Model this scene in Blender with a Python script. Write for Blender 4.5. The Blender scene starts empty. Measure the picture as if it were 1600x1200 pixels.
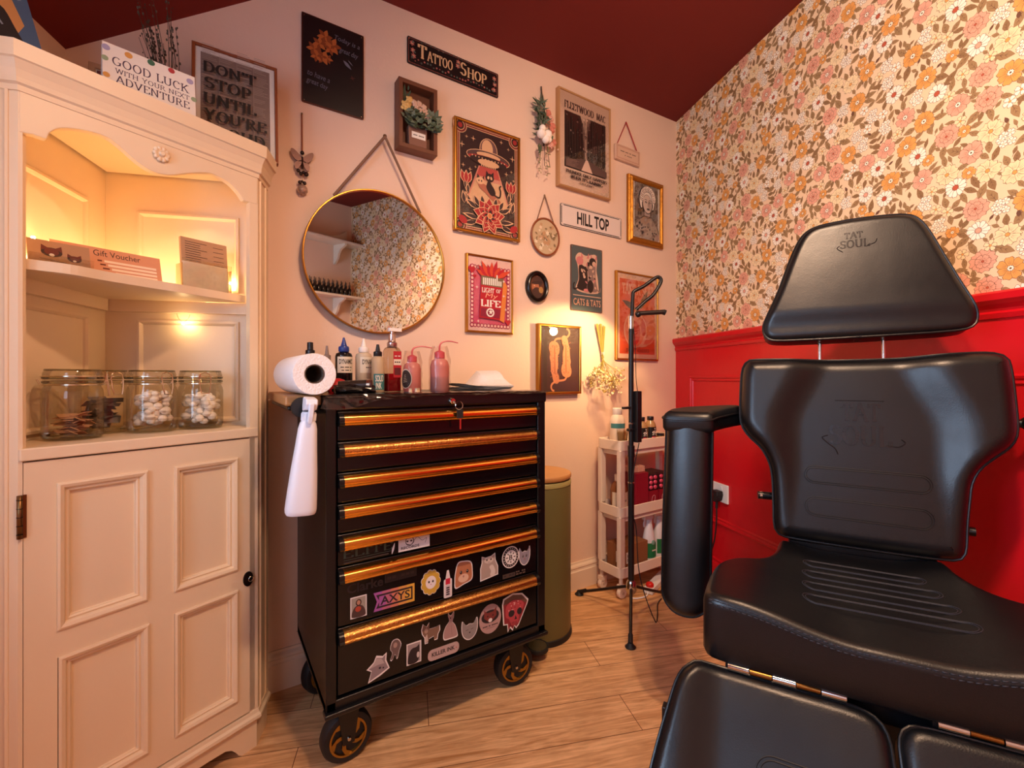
import bpy, bmesh, math, random
from mathutils import Vector, Matrix
from mathutils.geometry import delaunay_2d_cdt
random.seed(11)
S = bpy.context.scene
COL = S.collection
RAD = math.radians
PI = math.pi

# ------------------------------------------------------------------ camera
cam = bpy.data.cameras.new('camera')
cam.sensor_width = 36.0
cam.lens = 711.0 / 1600.0 * 36.0
cam.shift_y = -10.0 / 1600.0
cam.clip_start = 0.02
camo = bpy.data.objects.new('camera', cam)
camo.location = (0.0, -1.6057, 0.98)
camo.rotation_euler = (RAD(90), 0, RAD(-33.357))
COL.objects.link(camo)
S.camera = camo

# ------------------------------------------------------------------ view, world, lights
S.view_settings.view_transform = 'Standard'
S.view_settings.look = 'None'
S.view_settings.gamma = 1.0
S.view_settings.exposure = -0.02
S.view_settings.use_curve_mapping = False
S.cycles.use_denoising = True
S.cycles.max_bounces = 10
S.cycles.transparent_max_bounces = 24
S.cycles.sample_clamp_indirect = 6.0
S.cycles.caustics_reflective = False
S.cycles.caustics_refractive = False
w = bpy.data.worlds.new('daylight')
S.world = w
w.use_nodes = True
bg = w.node_tree.nodes['Background']
sky = w.node_tree.nodes.new('ShaderNodeTexSky')
sky.sky_type = 'HOSEK_WILKIE'
sky.turbidity = 4.0
sky.sun_direction = (0.3, 0.5, 0.8)
w.node_tree.links.new(sky.outputs[0], bg.inputs[0])
bg.inputs[1].default_value = 0.6


def lamp(name, kind, loc, energy, color, size=0.1, aim=None, **kw):
    l = bpy.data.lights.new(name, kind)
    l.energy = energy
    l.color = color
    if kind == 'AREA':
        l.size = size
    else:
        l.shadow_soft_size = size
    for k, v in kw.items():
        setattr(l, k, v)
    o = bpy.data.objects.new(name, l)
    o.location = loc
    if aim is not None:
        o.rotation_euler = (Vector(aim) - Vector(loc)).to_track_quat('-Z', 'Y').to_euler()
    COL.objects.link(o)
    return o


WARM = (1.0, 0.60, 0.36)
# shaded ceiling pendant above the camera, window in the left wall beside it, slim lamp bar on the tripod
lamp('pendant_light', 'SPOT', (0.42, -1.42, 2.12), 52, WARM, 0.05, aim=(0.50, -1.34, 0), spot_size=RAD(170), spot_blend=0.35)
lamp('window_light', 'AREA', (-0.80, -1.077, 1.18), 32, (0.52, 0.72, 1.0), 0.68, aim=(0.13, -1.43, 1.18), shape='RECTANGLE', size_y=0.86)
lamp('front_window_light', 'AREA', (-0.80, -2.19, 1.58), 6.5, (0.46, 0.68, 1.0), 0.46, aim=(-0.4444, -1.2553, 1.58), shape='RECTANGLE', size_y=0.86)
lamp('ceiling_spot_light', 'SPOT', (0.62, -1.50, 2.215), 84, (1.0, 0.68, 0.46), 0.04, aim=(1.75, -0.80, 1.30), spot_size=RAD(150), spot_blend=0.7)
lamp('lamp_bar_light', 'SPOT', (1.452, -0.262, 1.215), 9, (1.0, 0.66, 0.30), 0.02, aim=(1.40, 0.06, 0.93), spot_size=RAD(130), spot_blend=0.25)


# ------------------------------------------------------------------ materials
def lin(h):
    h = h.lstrip('#')
    out = []
    for i in (0, 2, 4):
        c = int(h[i:i + 2], 16) / 255.0
        out.append(c / 12.92 if c <= 0.04045 else ((c + 0.055) / 1.055) ** 2.4)
    return (*out, 1.0)


MATS = {}


def mat(name, col, rough=0.5, metal=0.0, var=0.0, vs=6.0, bump=0.0, bs=60.0, emit=0.0, coat=0.0, spec=0.5, alpha=1.0):
    if name in MATS:
        return MATS[name]
    m = bpy.data.materials.new(name)
    m.use_nodes = True
    nt = m.node_tree
    b = nt.nodes['Principled BSDF']
    c = lin(col) if isinstance(col, str) else (*col, 1.0)
    b.inputs['Base Color'].default_value = c
    b.inputs['Roughness'].default_value = rough
    b.inputs['Metallic'].default_value = metal
    b.inputs['Coat Weight'].default_value = coat
    b.inputs['Specular IOR Level'].default_value = spec
    b.inputs['Alpha'].default_value = alpha
    if emit:
        b.inputs['Emission Color'].default_value = c
        b.inputs['Emission Strength'].default_value = emit
    if var or bump:
        tc = nt.nodes.new('ShaderNodeTexCoord')
    if var:
        n = nt.nodes.new('ShaderNodeTexNoise')
        n.inputs['Scale'].default_value = vs
        n.inputs['Detail'].default_value = 4
        r = nt.nodes.new('ShaderNodeMapRange')
        r.inputs['To Min'].default_value = 1 - var
        r.inputs['To Max'].default_value = 1 + var
        h = nt.nodes.new('ShaderNodeHueSaturation')
        h.inputs['Color'].default_value = c
        nt.links.new(tc.outputs['Object'], n.inputs['Vector'])
        nt.links.new(n.outputs['Fac'], r.inputs['Value'])
        nt.links.new(r.outputs['Result'], h.inputs['Value'])
        nt.links.new(h.outputs['Color'], b.inputs['Base Color'])
    if bump:
        n2 = nt.nodes.new('ShaderNodeTexNoise')
        n2.inputs['Scale'].default_value = bs
        n2.inputs['Detail'].default_value = 3
        bp = nt.nodes.new('ShaderNodeBump')
        bp.inputs['Strength'].default_value = bump
        bp.inputs['Distance'].default_value = 0.01
        nt.links.new(tc.outputs['Object'], n2.inputs['Vector'])
        nt.links.new(n2.outputs['Fac'], bp.inputs['Height'])
        nt.links.new(bp.outputs['Normal'], b.inputs['Normal'])
    MATS[name] = m
    return m


def clear(name, tint='#ffffff', refl=0.10, rough=0.03):
    """thin clear sheet: see-through tint plus a fresnel-weighted gloss"""
    if name in MATS:
        return MATS[name]
    m = bpy.data.materials.new(name)
    m.use_nodes = True
    nt = m.node_tree
    nt.nodes.clear()
    o = nt.nodes.new('ShaderNodeOutputMaterial')
    mx = nt.nodes.new('ShaderNodeMixShader')
    t = nt.nodes.new('ShaderNodeBsdfTransparent')
    t.inputs[0].default_value = lin(tint)
    g = nt.nodes.new('ShaderNodeBsdfGlossy')
    g.inputs['Roughness'].default_value = rough
    f = nt.nodes.new('ShaderNodeLayerWeight')
    f.inputs['Blend'].default_value = 0.25
    r = nt.nodes.new('ShaderNodeMapRange')
    r.inputs['To Min'].default_value = refl * 0.4
    r.inputs['To Max'].default_value = min(0.9, refl * 5)
    nt.links.new(f.outputs['Fresnel'], r.inputs['Value'])
    nt.links.new(r.outputs['Result'], mx.inputs[0])
    nt.links.new(t.outputs[0], mx.inputs[1])
    nt.links.new(g.outputs[0], mx.inputs[2])
    nt.links.new(mx.outputs[0], o.inputs[0])
    MATS[name] = m
    return m


def milky(name, col, trans=0.5, rough=0.35):
    """translucent plastic / liquid: principled mixed with a tinted see-through"""
    if name in MATS:
        return MATS[name]
    m = mat(name, col, rough)
    nt = m.node_tree
    b = nt.nodes['Principled BSDF']
    o = nt.nodes['Material Output']
    mx = nt.nodes.new('ShaderNodeMixShader')
    t = nt.nodes.new('ShaderNodeBsdfTransparent')
    t.inputs[0].default_value = lin(col)
    mx.inputs[0].default_value = trans
    nt.links.new(b.outputs[0], mx.inputs[1])
    nt.links.new(t.outputs[0], mx.inputs[2])
    nt.links.new(mx.outputs[0], o.inputs[0])
    return m


# ------------------------------------------------------------------ mesh helpers
class MB:
    def __init__(s):
        s.v = []
        s.f = []
        s.m = []
        s.sm = []
        s.mats = []

    def mi(s, m):
        if m not in s.mats:
            s.mats.append(m)
        return s.mats.index(m)

    def add(s, vs, fs, m, smooth=False):
        o = len(s.v)
        i = s.mi(m)
        s.v.extend(tuple(p) for p in vs)
        for f in fs:
            s.f.append([k + o for k in f])
            s.m.append(i)
            s.sm.append(smooth)

    def box(s, x0, x1, y0, y1, z0, z1, m):
        vs = [(x, y, z) for x in (x0, x1) for y in (y0, y1) for z in (z0, z1)]
        s.add(vs, [(0, 1, 3, 2), (4, 6, 7, 5), (0, 4, 5, 1), (2, 3, 7, 6), (0, 2, 6, 4), (1, 5, 7, 3)], m)

    def prism(s, poly, a, b, m, T=None, smooth=False):
        """poly in (u,v); extruded from w=a to w=b; T maps (u,v,w) to xyz (default x,z,y)"""
        T = T or (lambda u, v, w: (u, w, v))
        n = len(poly)
        vs = [T(u, v, a) for u, v in poly] + [T(u, v, b) for u, v in poly]
        s.add(vs, [list(range(n)), list(range(2 * n - 1, n - 1, -1))], m)
        o = len(s.v)
        s.add(vs, [(i, n + i, n + (i + 1) % n, (i + 1) % n) for i in range(n)], m, smooth)

    def rings(s, rings, m, smooth=True, cap0=False, cap1=False, closed=True):
        n = len(rings[0])
        vs = [p for r in rings for p in r]
        fs = []
        for k in range(len(rings) - 1):
            for i in range(n if closed else n - 1):
                j = (i + 1) % n
                fs.append((k * n + i, k * n + j, (k + 1) * n + j, (k + 1) * n + i))
        s.add(vs, fs, m, smooth)
        if cap0:
            s.add(rings[0], [list(range(n - 1, -1, -1))], m)
        if cap1:
            s.add(rings[-1], [list(range(n))], m)

    def lathe(s, prof, m, c=(0, 0, 0), n=24, caps=(False, False), axis='z'):
        rs = []
        for r, z in prof:
            ring = []
            for i in range(n):
                a = 2 * PI * i / n
                p = (r * math.cos(a), r * math.sin(a), z)
                if axis == 'y':
                    p = (p[0], z, p[1])
                elif axis == 'x':
                    p = (z, p[0], p[1])
                ring.append((c[0] + p[0], c[1] + p[1], c[2] + p[2]))
            rs.append(ring)
        s.rings(rs, m, True, *caps)

    def tube(s, pts, r, m, n=8, closed=False, r2=None, caps=True):
        P = [Vector(p) for p in pts]
        N = len(P)
        if N < 2:
            return
        rings = []
        t0 = None
        nrm = None
        for i in range(N):
            if closed:
                t = P[(i + 1) % N] - P[i - 1]
            else:
                t = P[min(i + 1, N - 1)] - P[max(i - 1, 0)]
            if t.length < 1e-9:
                t = t0 or Vector((0, 0, 1))
            t.normalize()
            if nrm is None:
                nrm = t.orthogonal().normalized()
            else:
                nrm = (t0.rotation_difference(t) @ nrm)
                nrm = (nrm - t * nrm.dot(t)).normalized()
            bn = t.cross(nrm)
            t0 = t.copy()
            rr = r if r2 is None else r + (r2 - r) * i / (N - 1)
            if callable(r):
                rr = r(i / (N - 1))
            rings.append([tuple(P[i] + nrm * (rr * math.cos(2 * PI * k / n)) + bn * (rr * math.sin(2 * PI * k / n))) for k in range(n)])
        if closed:
            rings.append(rings[0])
        s.rings(rings, m, True, caps and not closed, caps and not closed)

    def ball(s, c, r, m, n=10, sc=(1, 1, 1)):
        h = max(4, n // 2)
        rings = []
        for k in range(h + 1):
            a = PI * k / h
            rr = max(1e-5, r * math.sin(a))
            rings.append([(c[0] + sc[0] * rr * math.cos(2 * PI * i / n), c[1] + sc[1] * rr * math.sin(2 * PI * i / n), c[2] - sc[2] * r * math.cos(a)) for i in range(n)])
        s.rings(rings, m, True)

    def rect_ring(s, x0, x1, z0, z1, prof, m, smooth=False):
        """moulding run round a rectangle; prof = [(inset, y)...]"""
        rs = [[(x0 + i, y, z0 + i), (x1 - i, y, z0 + i), (x1 - i, y, z1 - i), (x0 + i, y, z1 - i)] for i, y in prof]
        s.rings(rs, m, smooth)

    def obj(s, name, parent=None, loc=(0, 0, 0), rot=(0, 0, 0), bevel=0.0, seg=2):
        me = bpy.data.meshes.new(name)
        me.from_pydata(s.v, [], s.f)
        for m in s.mats:
            me.materials.append(m)
        me.polygons.foreach_set('material_index', s.m)
        me.polygons.foreach_set('use_smooth', s.sm)
        bm = bmesh.new()
        bm.from_mesh(me)
        bmesh.ops.remove_doubles(bm, verts=bm.verts, dist=1e-6)
        bmesh.ops.recalc_face_normals(bm, faces=bm.faces)
        for e in bm.edges:
            if len(e.link_faces) == 2 and e.calc_face_angle(0.0) > RAD(44):
                e.smooth = False
        bm.to_mesh(me)
        bm.free()
        me.update()
        o = bpy.data.objects.new(name, me)
        o.location = loc
        o.rotation_euler = rot
        COL.objects.link(o)
        if parent is not None:
            o.parent = parent
        if bevel:
            b = o.modifiers.new('bevel', 'BEVEL')
            b.width = bevel
            b.segments = seg
            b.limit_method = 'ANGLE'
            b.angle_limit = RAD(40)
            b.harden_normals = True
        return o


def thing(name, label, cat, loc=(0, 0, 0), rz=0.0, group=None, rot=None):
    o = bpy.data.objects.new(name, None)
    o.empty_display_size = 0.05
    o.location = loc
    o.rotation_euler = rot or (0, 0, rz)
    COL.objects.link(o)
    return tag(o, label, cat, group)


def tag(o, label=None, cat=None, group=None, kind=None):
    if label:
        o['label'] = label
    if cat:
        o['category'] = cat
    if group:
        o['group'] = group
    if kind:
        o['kind'] = kind
    return o


def copy_tree(o, parent=None):
    c = o.copy()
    COL.objects.link(c)
    if parent is not None:
        c.parent = parent
        c.matrix_parent_inverse = o.matrix_parent_inverse.copy()
    for ch in list(o.children):
        copy_tree(ch, c)
    return c


def sstep(a, b, x):
    t = min(1.0, max(0.0, (x - a) / (b - a)))
    return t * t * (3 - 2 * t)


def arc(cx, cz, rx, rz, a0, a1, n=12):
    return [(cx + rx * math.cos(RAD(a0 + (a1 - a0) * i / n)), cz + rz * math.sin(RAD(a0 + (a1 - a0) * i / n))) for i in range(n + 1)]


def rrect(x0, x1, z0, z1, r, n=5):
    return arc(x1 - r, z0 + r, r, r, -90, 0, n) + arc(x1 - r, z1 - r, r, r, 0, 90, n) + arc(x0 + r, z1 - r, r, r, 90, 180, n) + arc(x0 + r, z0 + r, r, r, 180, 270, n)


def cr(pts, n, closed=True):
    """Catmull-Rom resample to about n points, evenly by arc length"""
    N = len(pts)
    out = []
    segs = N if closed else N - 1
    for i in range(segs):
        if closed:
            p0, p1, p2, p3 = (pts[(i + k) % N] for k in (-1, 0, 1, 2))
        else:
            p0, p1, p2, p3 = pts[max(0, i - 1)], pts[i], pts[i + 1], pts[min(N - 1, i + 2)]
        for k in range(12):
            t = k / 12
            out.append(tuple(0.5 * (2 * b + (c - a) * t + (2 * a - 5 * b + 4 * c - d) * t * t + (3 * b - a - 3 * c + d) * t ** 3) for a, b, c, d in zip(p0, p1, p2, p3)))
    if not closed:
        out.append(tuple(pts[-1]))
    M = len(out)
    L = [0.0]
    for i in range(1, M + (1 if closed else 0)):
        L.append(L[-1] + math.dist(out[i % M], out[i - 1]))
    res = []
    j = 0
    for k in range(n):
        d = L[-1] * k / (n if closed else n - 1)
        while j < len(L) - 2 and L[j + 1] < d:
            j += 1
        t = (d - L[j]) / max(1e-9, L[j + 1] - L[j])
        a, b = out[j % M], out[(j + 1) % M]
        res.append(tuple(x + (y - x) * t for x, y in zip(a, b)))
    return res


# ------------------------------------------------------------------ lettering
_fc = {}


def sans(txt, bold=0.0):
    k = (txt, bold)
    if k not in _fc:
        cu = bpy.data.curves.new('t', 'FONT')
        cu.body = txt
        cu.offset = bold
        cu.resolution_u = 3
        o = bpy.data.objects.new('t', cu)
        COL.objects.link(o)
        dg = bpy.context.evaluated_depsgraph_get()
        dg.update()
        me = bpy.data.meshes.new_from_object(o.evaluated_get(dg))
        vs = [(v.co.x, v.co.y) for v in me.vertices]
        fs = [list(p.vertices) for p in me.polygons]
        bpy.data.objects.remove(o)
        bpy.data.curves.remove(cu)
        bpy.data.meshes.remove(me)
        _fc[k] = (vs, fs)
    return _fc[k]


def _A(cx, cz, rx, rz, a, b, n=8):
    return arc(cx, cz, rx, rz, a, b, n)


SERIF = {
    'A': (.82, [[(.06, 0), (.40, 1)], [(.42, 1), (.76, 0)], [(.2, .36), (.62, .36)]], [(.06, 0), (.76, 0)]),
    'B': (.7, [[(.14, 0), (.14, 1)], [(.14, .97), (.36, .97)] + _A(.36, .75, .2, .22, 90, -90) + [(.14, .53)], [(.36, .53)] + _A(.36, .28, .26, .25, 90, -90) + [(.14, .03)]], []),
    'C': (.76, [_A(.42, .5, .33, .48, 48, 312, 16)], [(.66, .8)]),
    'D': (.8, [[(.14, 0), (.14, 1)], [(.14, .97), (.36, .97)] + _A(.36, .5, .34, .47, 90, -90, 12) + [(.14, .03)]], []),
    'E': (.66, [[(.14, 0), (.14, 1)], [(.08, .97), (.6, .97)], [(.14, .52), (.46, .52)], [(.08, .03), (.62, .03)], [(.6, .97), (.6, .78)], [(.62, .03), (.62, .24)]], []),
    'F': (.6, [[(.14, 0), (.14, 1)], [(.08, .97), (.58, .97)], [(.14, .52), (.44, .52)], [(.58, .97), (.58, .78)]], [(.14, 0)]),
    'G': (.82, [_A(.42, .5, .33, .48, 48, 330, 16), [(.7, .42), (.7, .1)], [(.52, .42), (.8, .42)]], []),
    'H': (.84, [[(.14, 0), (.14, 1)], [(.7, 0), (.7, 1)], [(.14, .52), (.7, .52)]], [(.14, 0), (.14, 1), (.7, 0), (.7, 1)]),
    'I': (.3, [[(.15, 0), (.15, 1)]], [(.15, 0), (.15, 1)]),
    'K': (.8, [[(.14, 0), (.14, 1)], [(.2, .45), (.64, 1)], [(.32, .58), (.7, 0)]], [(.14, 0), (.14, 1), (.64, 1), (.7, 0)]),
    'L': (.62, [[(.14, 0), (.14, 1)], [(.08, .03), (.58, .03)], [(.58, .03), (.58, .25)]], [(.14, 1)]),
    'M': (1., [[(.12, 0), (.14, 1)], [(.16, 1), (.48, .05)], [(.48, .05), (.82, 1)], [(.84, 1), (.86, 0)]], [(.12, 0), (.86, 0)]),
    'N': (.86, [[(.14, 0), (.14, 1)], [(.14, 1), (.7, .02)], [(.7, .02), (.7, 1)]], [(.14, 0), (.7, 1)]),
    'O': (.84, [_A(.42, .5, .33, .48, 0, 360, 20)], []),
    'P': (.66, [[(.14, 0), (.14, 1)], [(.14, .97), (.36, .97)] + _A(.36, .73, .22, .24, 90, -90) + [(.14, .49)]], [(.14, 0)]),
    'R': (.78, [[(.14, 0), (.14, 1)], [(.14, .97), (.36, .97)] + _A(.36, .74, .21, .23, 90, -90) + [(.14, .51)], [(.38, .5), (.7, 0)]], [(.14, 0), (.7, 0)]),
    'S': (.62, [_A(.31, .74, .22, .23, 35, 250, 9) + _A(.31, .27, .24, .25, 80, -150, 9)], [(.5, .88), (.08, .14)]),
    'T': (.74, [[(.37, 0), (.37, 1)], [(.06, .97), (.68, .97)], [(.06, .97), (.06, .78)], [(.68, .97), (.68, .78)]], [(.37, 0)]),
    'U': (.82, [[(.14, 1), (.14, .3)] + _A(.4, .3, .26, .28, 180, 360, 10) + [(.66, 1)]], [(.14, 1), (.66, 1)]),
    'V': (.82, [[(.08, 1), (.4, .02)], [(.4, .02), (.74, 1)]], [(.08, 1), (.74, 1)]),
    'W': (1.1, [[(.08, 1), (.32, .02)], [(.32, .02), (.56, 1)], [(.56, 1), (.8, .02)], [(.8, .02), (1.03, 1)]], [(.08, 1), (1.03, 1)]),
    'X': (.8, [[(.1, 1), (.7, 0)], [(.68, 1), (.1, 0)]], [(.1, 0), (.7, 0), (.1, 1), (.68, 1)]),
    'Y': (.8, [[(.1, 1), (.4, .46)], [(.4, .46), (.7, 1)], [(.4, .48), (.4, 0)]], [(.4, 0), (.1, 1), (.7, 1)]),
    '&': (.84, [[(.74, .1), (.3, .66)] + _A(.4, .8, .14, .17, 200, -20, 8) + [(.2, .44)] + _A(.36, .24, .24, .22, 150, 350, 8) + [(.68, .44)]], []),
    "'": (.24, [[(.12, 1), (.1, .74)]], []),
    ' ': (.36, [], []),
}


def serif(txt, bold=0.15, thin=0.07):
    k = (txt, bold, thin, 's')
    if k in _fc:
        return _fc[k]
    vs, fs = [], []
    x = 0.0

    def rib(pl):
        for (ax, az), (bx, bz) in zip(pl, pl[1:]):
            dx, dz = bx - ax, bz - az
            L = math.hypot(dx, dz)
            if L < 1e-6:
                continue
            w_ = (thin + (bold - thin) * (abs(dz) / L) ** 1.5) * 0.5
            nx, nz = -dz / L * w_, dx / L * w_
            ex, ez = dx / L * w_ * .25, dz / L * w_ * .25
            o = len(vs)
            vs.extend([(ax + nx - ex, az + nz - ez), (bx + nx + ex, bz + nz + ez), (bx - nx + ex, bz - nz + ez), (ax - nx - ex, az - nz - ez)])
            fs.append([o, o + 1, o + 2, o + 3])
    for ch in txt:
        g = SERIF.get(ch, SERIF[' '])
        for pl in g[1]:
            rib([(px + x, pz) for px, pz in pl])
        for sx, sz in g[2]:
            zz = min(max(sz, .03), .97)
            rib([(x + sx - .13, zz), (x + sx + .13, zz)])
        x += g[0] + .06
    _fc[k] = (vs, fs)
    return _fc[k]


class Art(MB):
    """flat printed layers in the x-z plane; each layer a hair nearer the viewer (-y)"""

    def __init__(s, eps=0.00006):
        super().__init__()
        s.k = 0
        s.eps = eps

    def lay(s, vs, fs, m):
        s.k += 1
        y = -s.k * s.eps
        s.add([(u, y, v) for u, v in vs], fs, m)

    def poly(s, pts, m):
        s.lay(pts, [list(range(len(pts)))], m)

    def rect(s, x0, x1, z0, z1, m):
        s.poly([(x0, z0), (x1, z0), (x1, z1), (x0, z1)], m)

    def ell(s, x, z, rx, rz, m, n=20, rot=0.0):
        c_, s_ = math.cos(RAD(rot)), math.sin(RAD(rot))
        s.poly([(x + c_ * rx * math.cos(2 * PI * i / n) - s_ * rz * math.sin(2 * PI * i / n), z + s_ * rx * math.cos(2 * PI * i / n) + c_ * rz * math.sin(2 * PI * i / n)) for i in range(n)], m)

    def line(s, pts, wd, m):
        """one mitred strip, no overlapping pieces"""
        P = [p for k, p in enumerate(pts) if k == 0 or math.dist(p, pts[k - 1]) > 1e-7]
        if len(P) < 2:
            return
        shut = len(P) > 3 and math.dist(P[0], P[-1]) < 1e-7
        if shut:
            P = P[:-1]
        N = len(P)
        ns = []
        for k in range(N if shut else N - 1):
            (ax, az), (bx, bz) = P[k], P[(k + 1) % N]
            L = math.dist(P[k], P[(k + 1) % N])
            ns.append((-(bz - az) / L, (bx - ax) / L))
        vs = []
        for k in range(N):
            a = ns[k - 1] if (k > 0 or shut) else ns[0]
            b = ns[k] if k < len(ns) else ns[-1]
            d = max(.25, 1 + a[0] * b[0] + a[1] * b[1])
            ox, oz = (a[0] + b[0]) / d * wd / 2, (a[1] + b[1]) / d * wd / 2
            vs += [(P[k][0] + ox, P[k][1] + oz), (P[k][0] - ox, P[k][1] - oz)]
        s.lay(vs, [[2 * k, 2 * ((k + 1) % N), 2 * ((k + 1) % N) + 1, 2 * k + 1] for k in range(len(ns))], m)

    def frame(s, x0, x1, z0, z1, wd, m):
        s.line([(x0, z0), (x1, z0), (x1, z1), (x0, z1), (x0, z0)], wd, m)

    def star(s, x, z, r, m, k=4, inner=.22, rot=90):
        s.poly([(x + (r if i % 2 == 0 else r * inner) * math.cos(RAD(rot + 180 * i / k)), z + (r if i % 2 == 0 else r * inner) * math.sin(RAD(rot + 180 * i / k))) for i in range(2 * k)], m)

    def leaf(s, x, z, L, wd, ang, m, rib=None, lob=False):
        c_, s_ = math.cos(RAD(ang)), math.sin(RAD(ang))
        pf = [(0, 0), (.2, .32), (.42, .5), (.7, .36), (1, 0), (.7, -.36), (.42, -.5), (.2, -.32)]
        s.poly([(x + c_ * a * L - s_ * b * wd, z + s_ * a * L + c_ * b * wd) for a, b in pf], m)
        if rib:
            s.line([(x + c_ * L * .08, z + s_ * L * .08), (x + c_ * L * .85, z + s_ * L * .85)], wd * .07, rib)

    def text(s, txt, x0, x1, z0, z1, m, font='serif', bold=None, shear=0.0, slope=0.0, thin=0.07):
        vs, fs = serif(txt, bold if bold is not None else .17, thin) if font == 'serif' else sans(txt, bold or 0.0)
        if not vs:
            return
        xs = [v[0] for v in vs]
        zs = [v[1] for v in vs]
        ax, bx, az, bz = min(xs), max(xs), min(zs), max(zs)
        out = []
        for u, v in vs:
            U = (u - ax) / (bx - ax)
            V = (v - az) / (bz - az)
            out.append((x0 + U * (x1 - x0) + shear * (V - .5) * (z1 - z0), z0 + V * (z1 - z0) + slope * (U - .5) * (x1 - x0)))
        s.lay(out, fs, m)
        if font == 'serif':     # strokes of one letter cross: stagger them a few microns
            o = len(s.v) - len(out)
            for k, f in enumerate(fs):
                for q in f:
                    x, y, z = s.v[o + q]
                    s.v[o + q] = (x, y - 2.5e-6 * (k % 16), z)

# ------------------------------------------------------------------ room shell
DX, DY = -0.35557, -0.93465            # along the side walls, towards the camera
A_RIGHT, A_FRONT, A_LEFT = math.atan2(DY, DX), math.atan2(-DX, DY), math.atan2(-DY, -DX)
RC = (2.149, 0.0, 0.0)                 # back right corner
FC = (RC[0] + 3.03 * DX, 3.03 * DY, 0.0)
LC = (FC[0] + 2.303 * DY, FC[1] - 2.303 * DX, 0.0)

m_wall = mat('cream_wall_paint', '#efd0ba', 0.75, var=0.03, vs=3, bump=0.05, bs=90)
m_ceil = mat('dark_red_ceiling_paint', '#74190f', 0.8, var=0.03, bump=0.04, bs=80)
m_red = mat('red_gloss_paint', '#cc0e1d', 0.34, var=0.04, vs=4, bump=0.10, bs=34)
m_trim = mat('ivory_trim_paint', '#ecd6c0', 0.5, var=0.02)


def floor_mat():
    m = mat('oak_vinyl_planks', '#b98555', 0.42)
    nt = m.node_tree
    b = nt.nodes['Principled BSDF']
    tc = nt.nodes.new('ShaderNodeTexCoord')
    mp = nt.nodes.new('ShaderNodeMapping')
    mp.inputs['Rotation'].default_value = (0, 0, RAD(20.83))
    mp.inputs['Location'].default_value = (0.30, 0.055, 0)
    nt.links.new(tc.outputs['Object'], mp.inputs['Vector'])
    br = nt.nodes.new('ShaderNodeTexBrick')
    br.offset = 0.37
    br.inputs['Scale'].default_value = 1.0
    br.inputs['Brick Width'].default_value = 0.92
    br.inputs['Row Height'].default_value = 0.145
    br.inputs['Mortar Size'].default_value = 0.0012
    br.inputs['Mortar Smooth'].default_value = 0.3
    br.inputs['Color1'].default_value = lin('#e2ad78')
    br.inputs['Color2'].default_value = lin('#d29a66')
    br.inputs['Mortar'].default_value = lin('#6b4022')
    nt.links.new(mp.outputs[0], br.inputs['Vector'])
    st = nt.nodes.new('ShaderNodeMapping')
    st.inputs['Scale'].default_value = (2.2, 26, 1)
    nt.links.new(mp.outputs[0], st.inputs['Vector'])
    n1 = nt.nodes.new('ShaderNodeTexNoise')
    n1.inputs['Scale'].default_value = 2.2
    n1.inputs['Detail'].default_value = 7
    n1.inputs['Roughness'].default_value = 0.62
    n1.inputs['Distortion'].default_value = 1.2
    nt.links.new(st.outputs[0], n1.inputs['Vector'])
    rp = nt.nodes.new('ShaderNodeValToRGB')
    rp.color_ramp.elements[0].position = 0.30
    rp.color_ramp.elements[0].color = lin('#96602f')
    rp.color_ramp.elements[1].position = 0.66
    rp.color_ramp.elements[1].color = lin('#efbf8c')
    nt.links.new(n1.outputs['Fac'], rp.inputs['Fac'])
    n2 = nt.nodes.new('ShaderNodeTexNoise')
    n2.inputs['Scale'].default_value = 5
    n2.inputs['Distortion'].default_value = 2.5
    nt.links.new(mp.outputs[0], n2.inputs['Vector'])
    mx = nt.nodes.new('ShaderNodeMix')
    mx.data_type = 'RGBA'
    mx.inputs[0].default_value = 0.72
    nt.links.new(br.outputs['Color'], mx.inputs[6])
    nt.links.new(rp.outputs['Color'], mx.inputs[7])
    hs = nt.nodes.new('ShaderNodeHueSaturation')
    mr = nt.nodes.new('ShaderNodeMapRange')
    mr.inputs['To Min'].default_value = 0.82
    mr.inputs['To Max'].default_value = 1.16
    nt.links.new(n2.outputs['Fac'], mr.inputs['Value'])
    nt.links.new(mr.outputs[0], hs.inputs['Value'])
    nt.links.new(mx.outputs[2], hs.inputs['Color'])
    m2 = nt.nodes.new('ShaderNodeMix')
    m2.data_type = 'RGBA'
    nt.links.new(br.outputs['Fac'], m2.inputs[0])
    nt.links.new(hs.outputs['Color'], m2.inputs[6])
    m2.inputs[7].default_value = lin('#6b4022')
    nt.links.new(m2.outputs[2], b.inputs['Base Color'])
    bp = nt.nodes.new('ShaderNodeBump')
    bp.inputs['Strength'].default_value = 0.12
    bp.inputs['Distance'].default_value = 0.004
    nt.links.new(n1.outputs['Fac'], bp.inputs['Height'])
    nt.links.new(bp.outputs[0], b.inputs['Normal'])
    return m


def struct(o):
    return tag(o, kind='structure')


b = MB()
P = [(RC[0] + .12 * .9, .1), (FC[0] + .1, FC[1] - .15), (LC[0] - .15, LC[1] - .1), (-0.45, .1)]
b.prism([(x, y) for x, y in P], -0.08, 0.0, floor_mat(), T=lambda u, v, w_: (u, v, w_))
struct(b.obj('floor'))

b = MB()
b.box(-0.45, 2.29, 0.0, 0.1, 0, 2.62, m_wall)
struct(b.obj('wall_back'))

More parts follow.
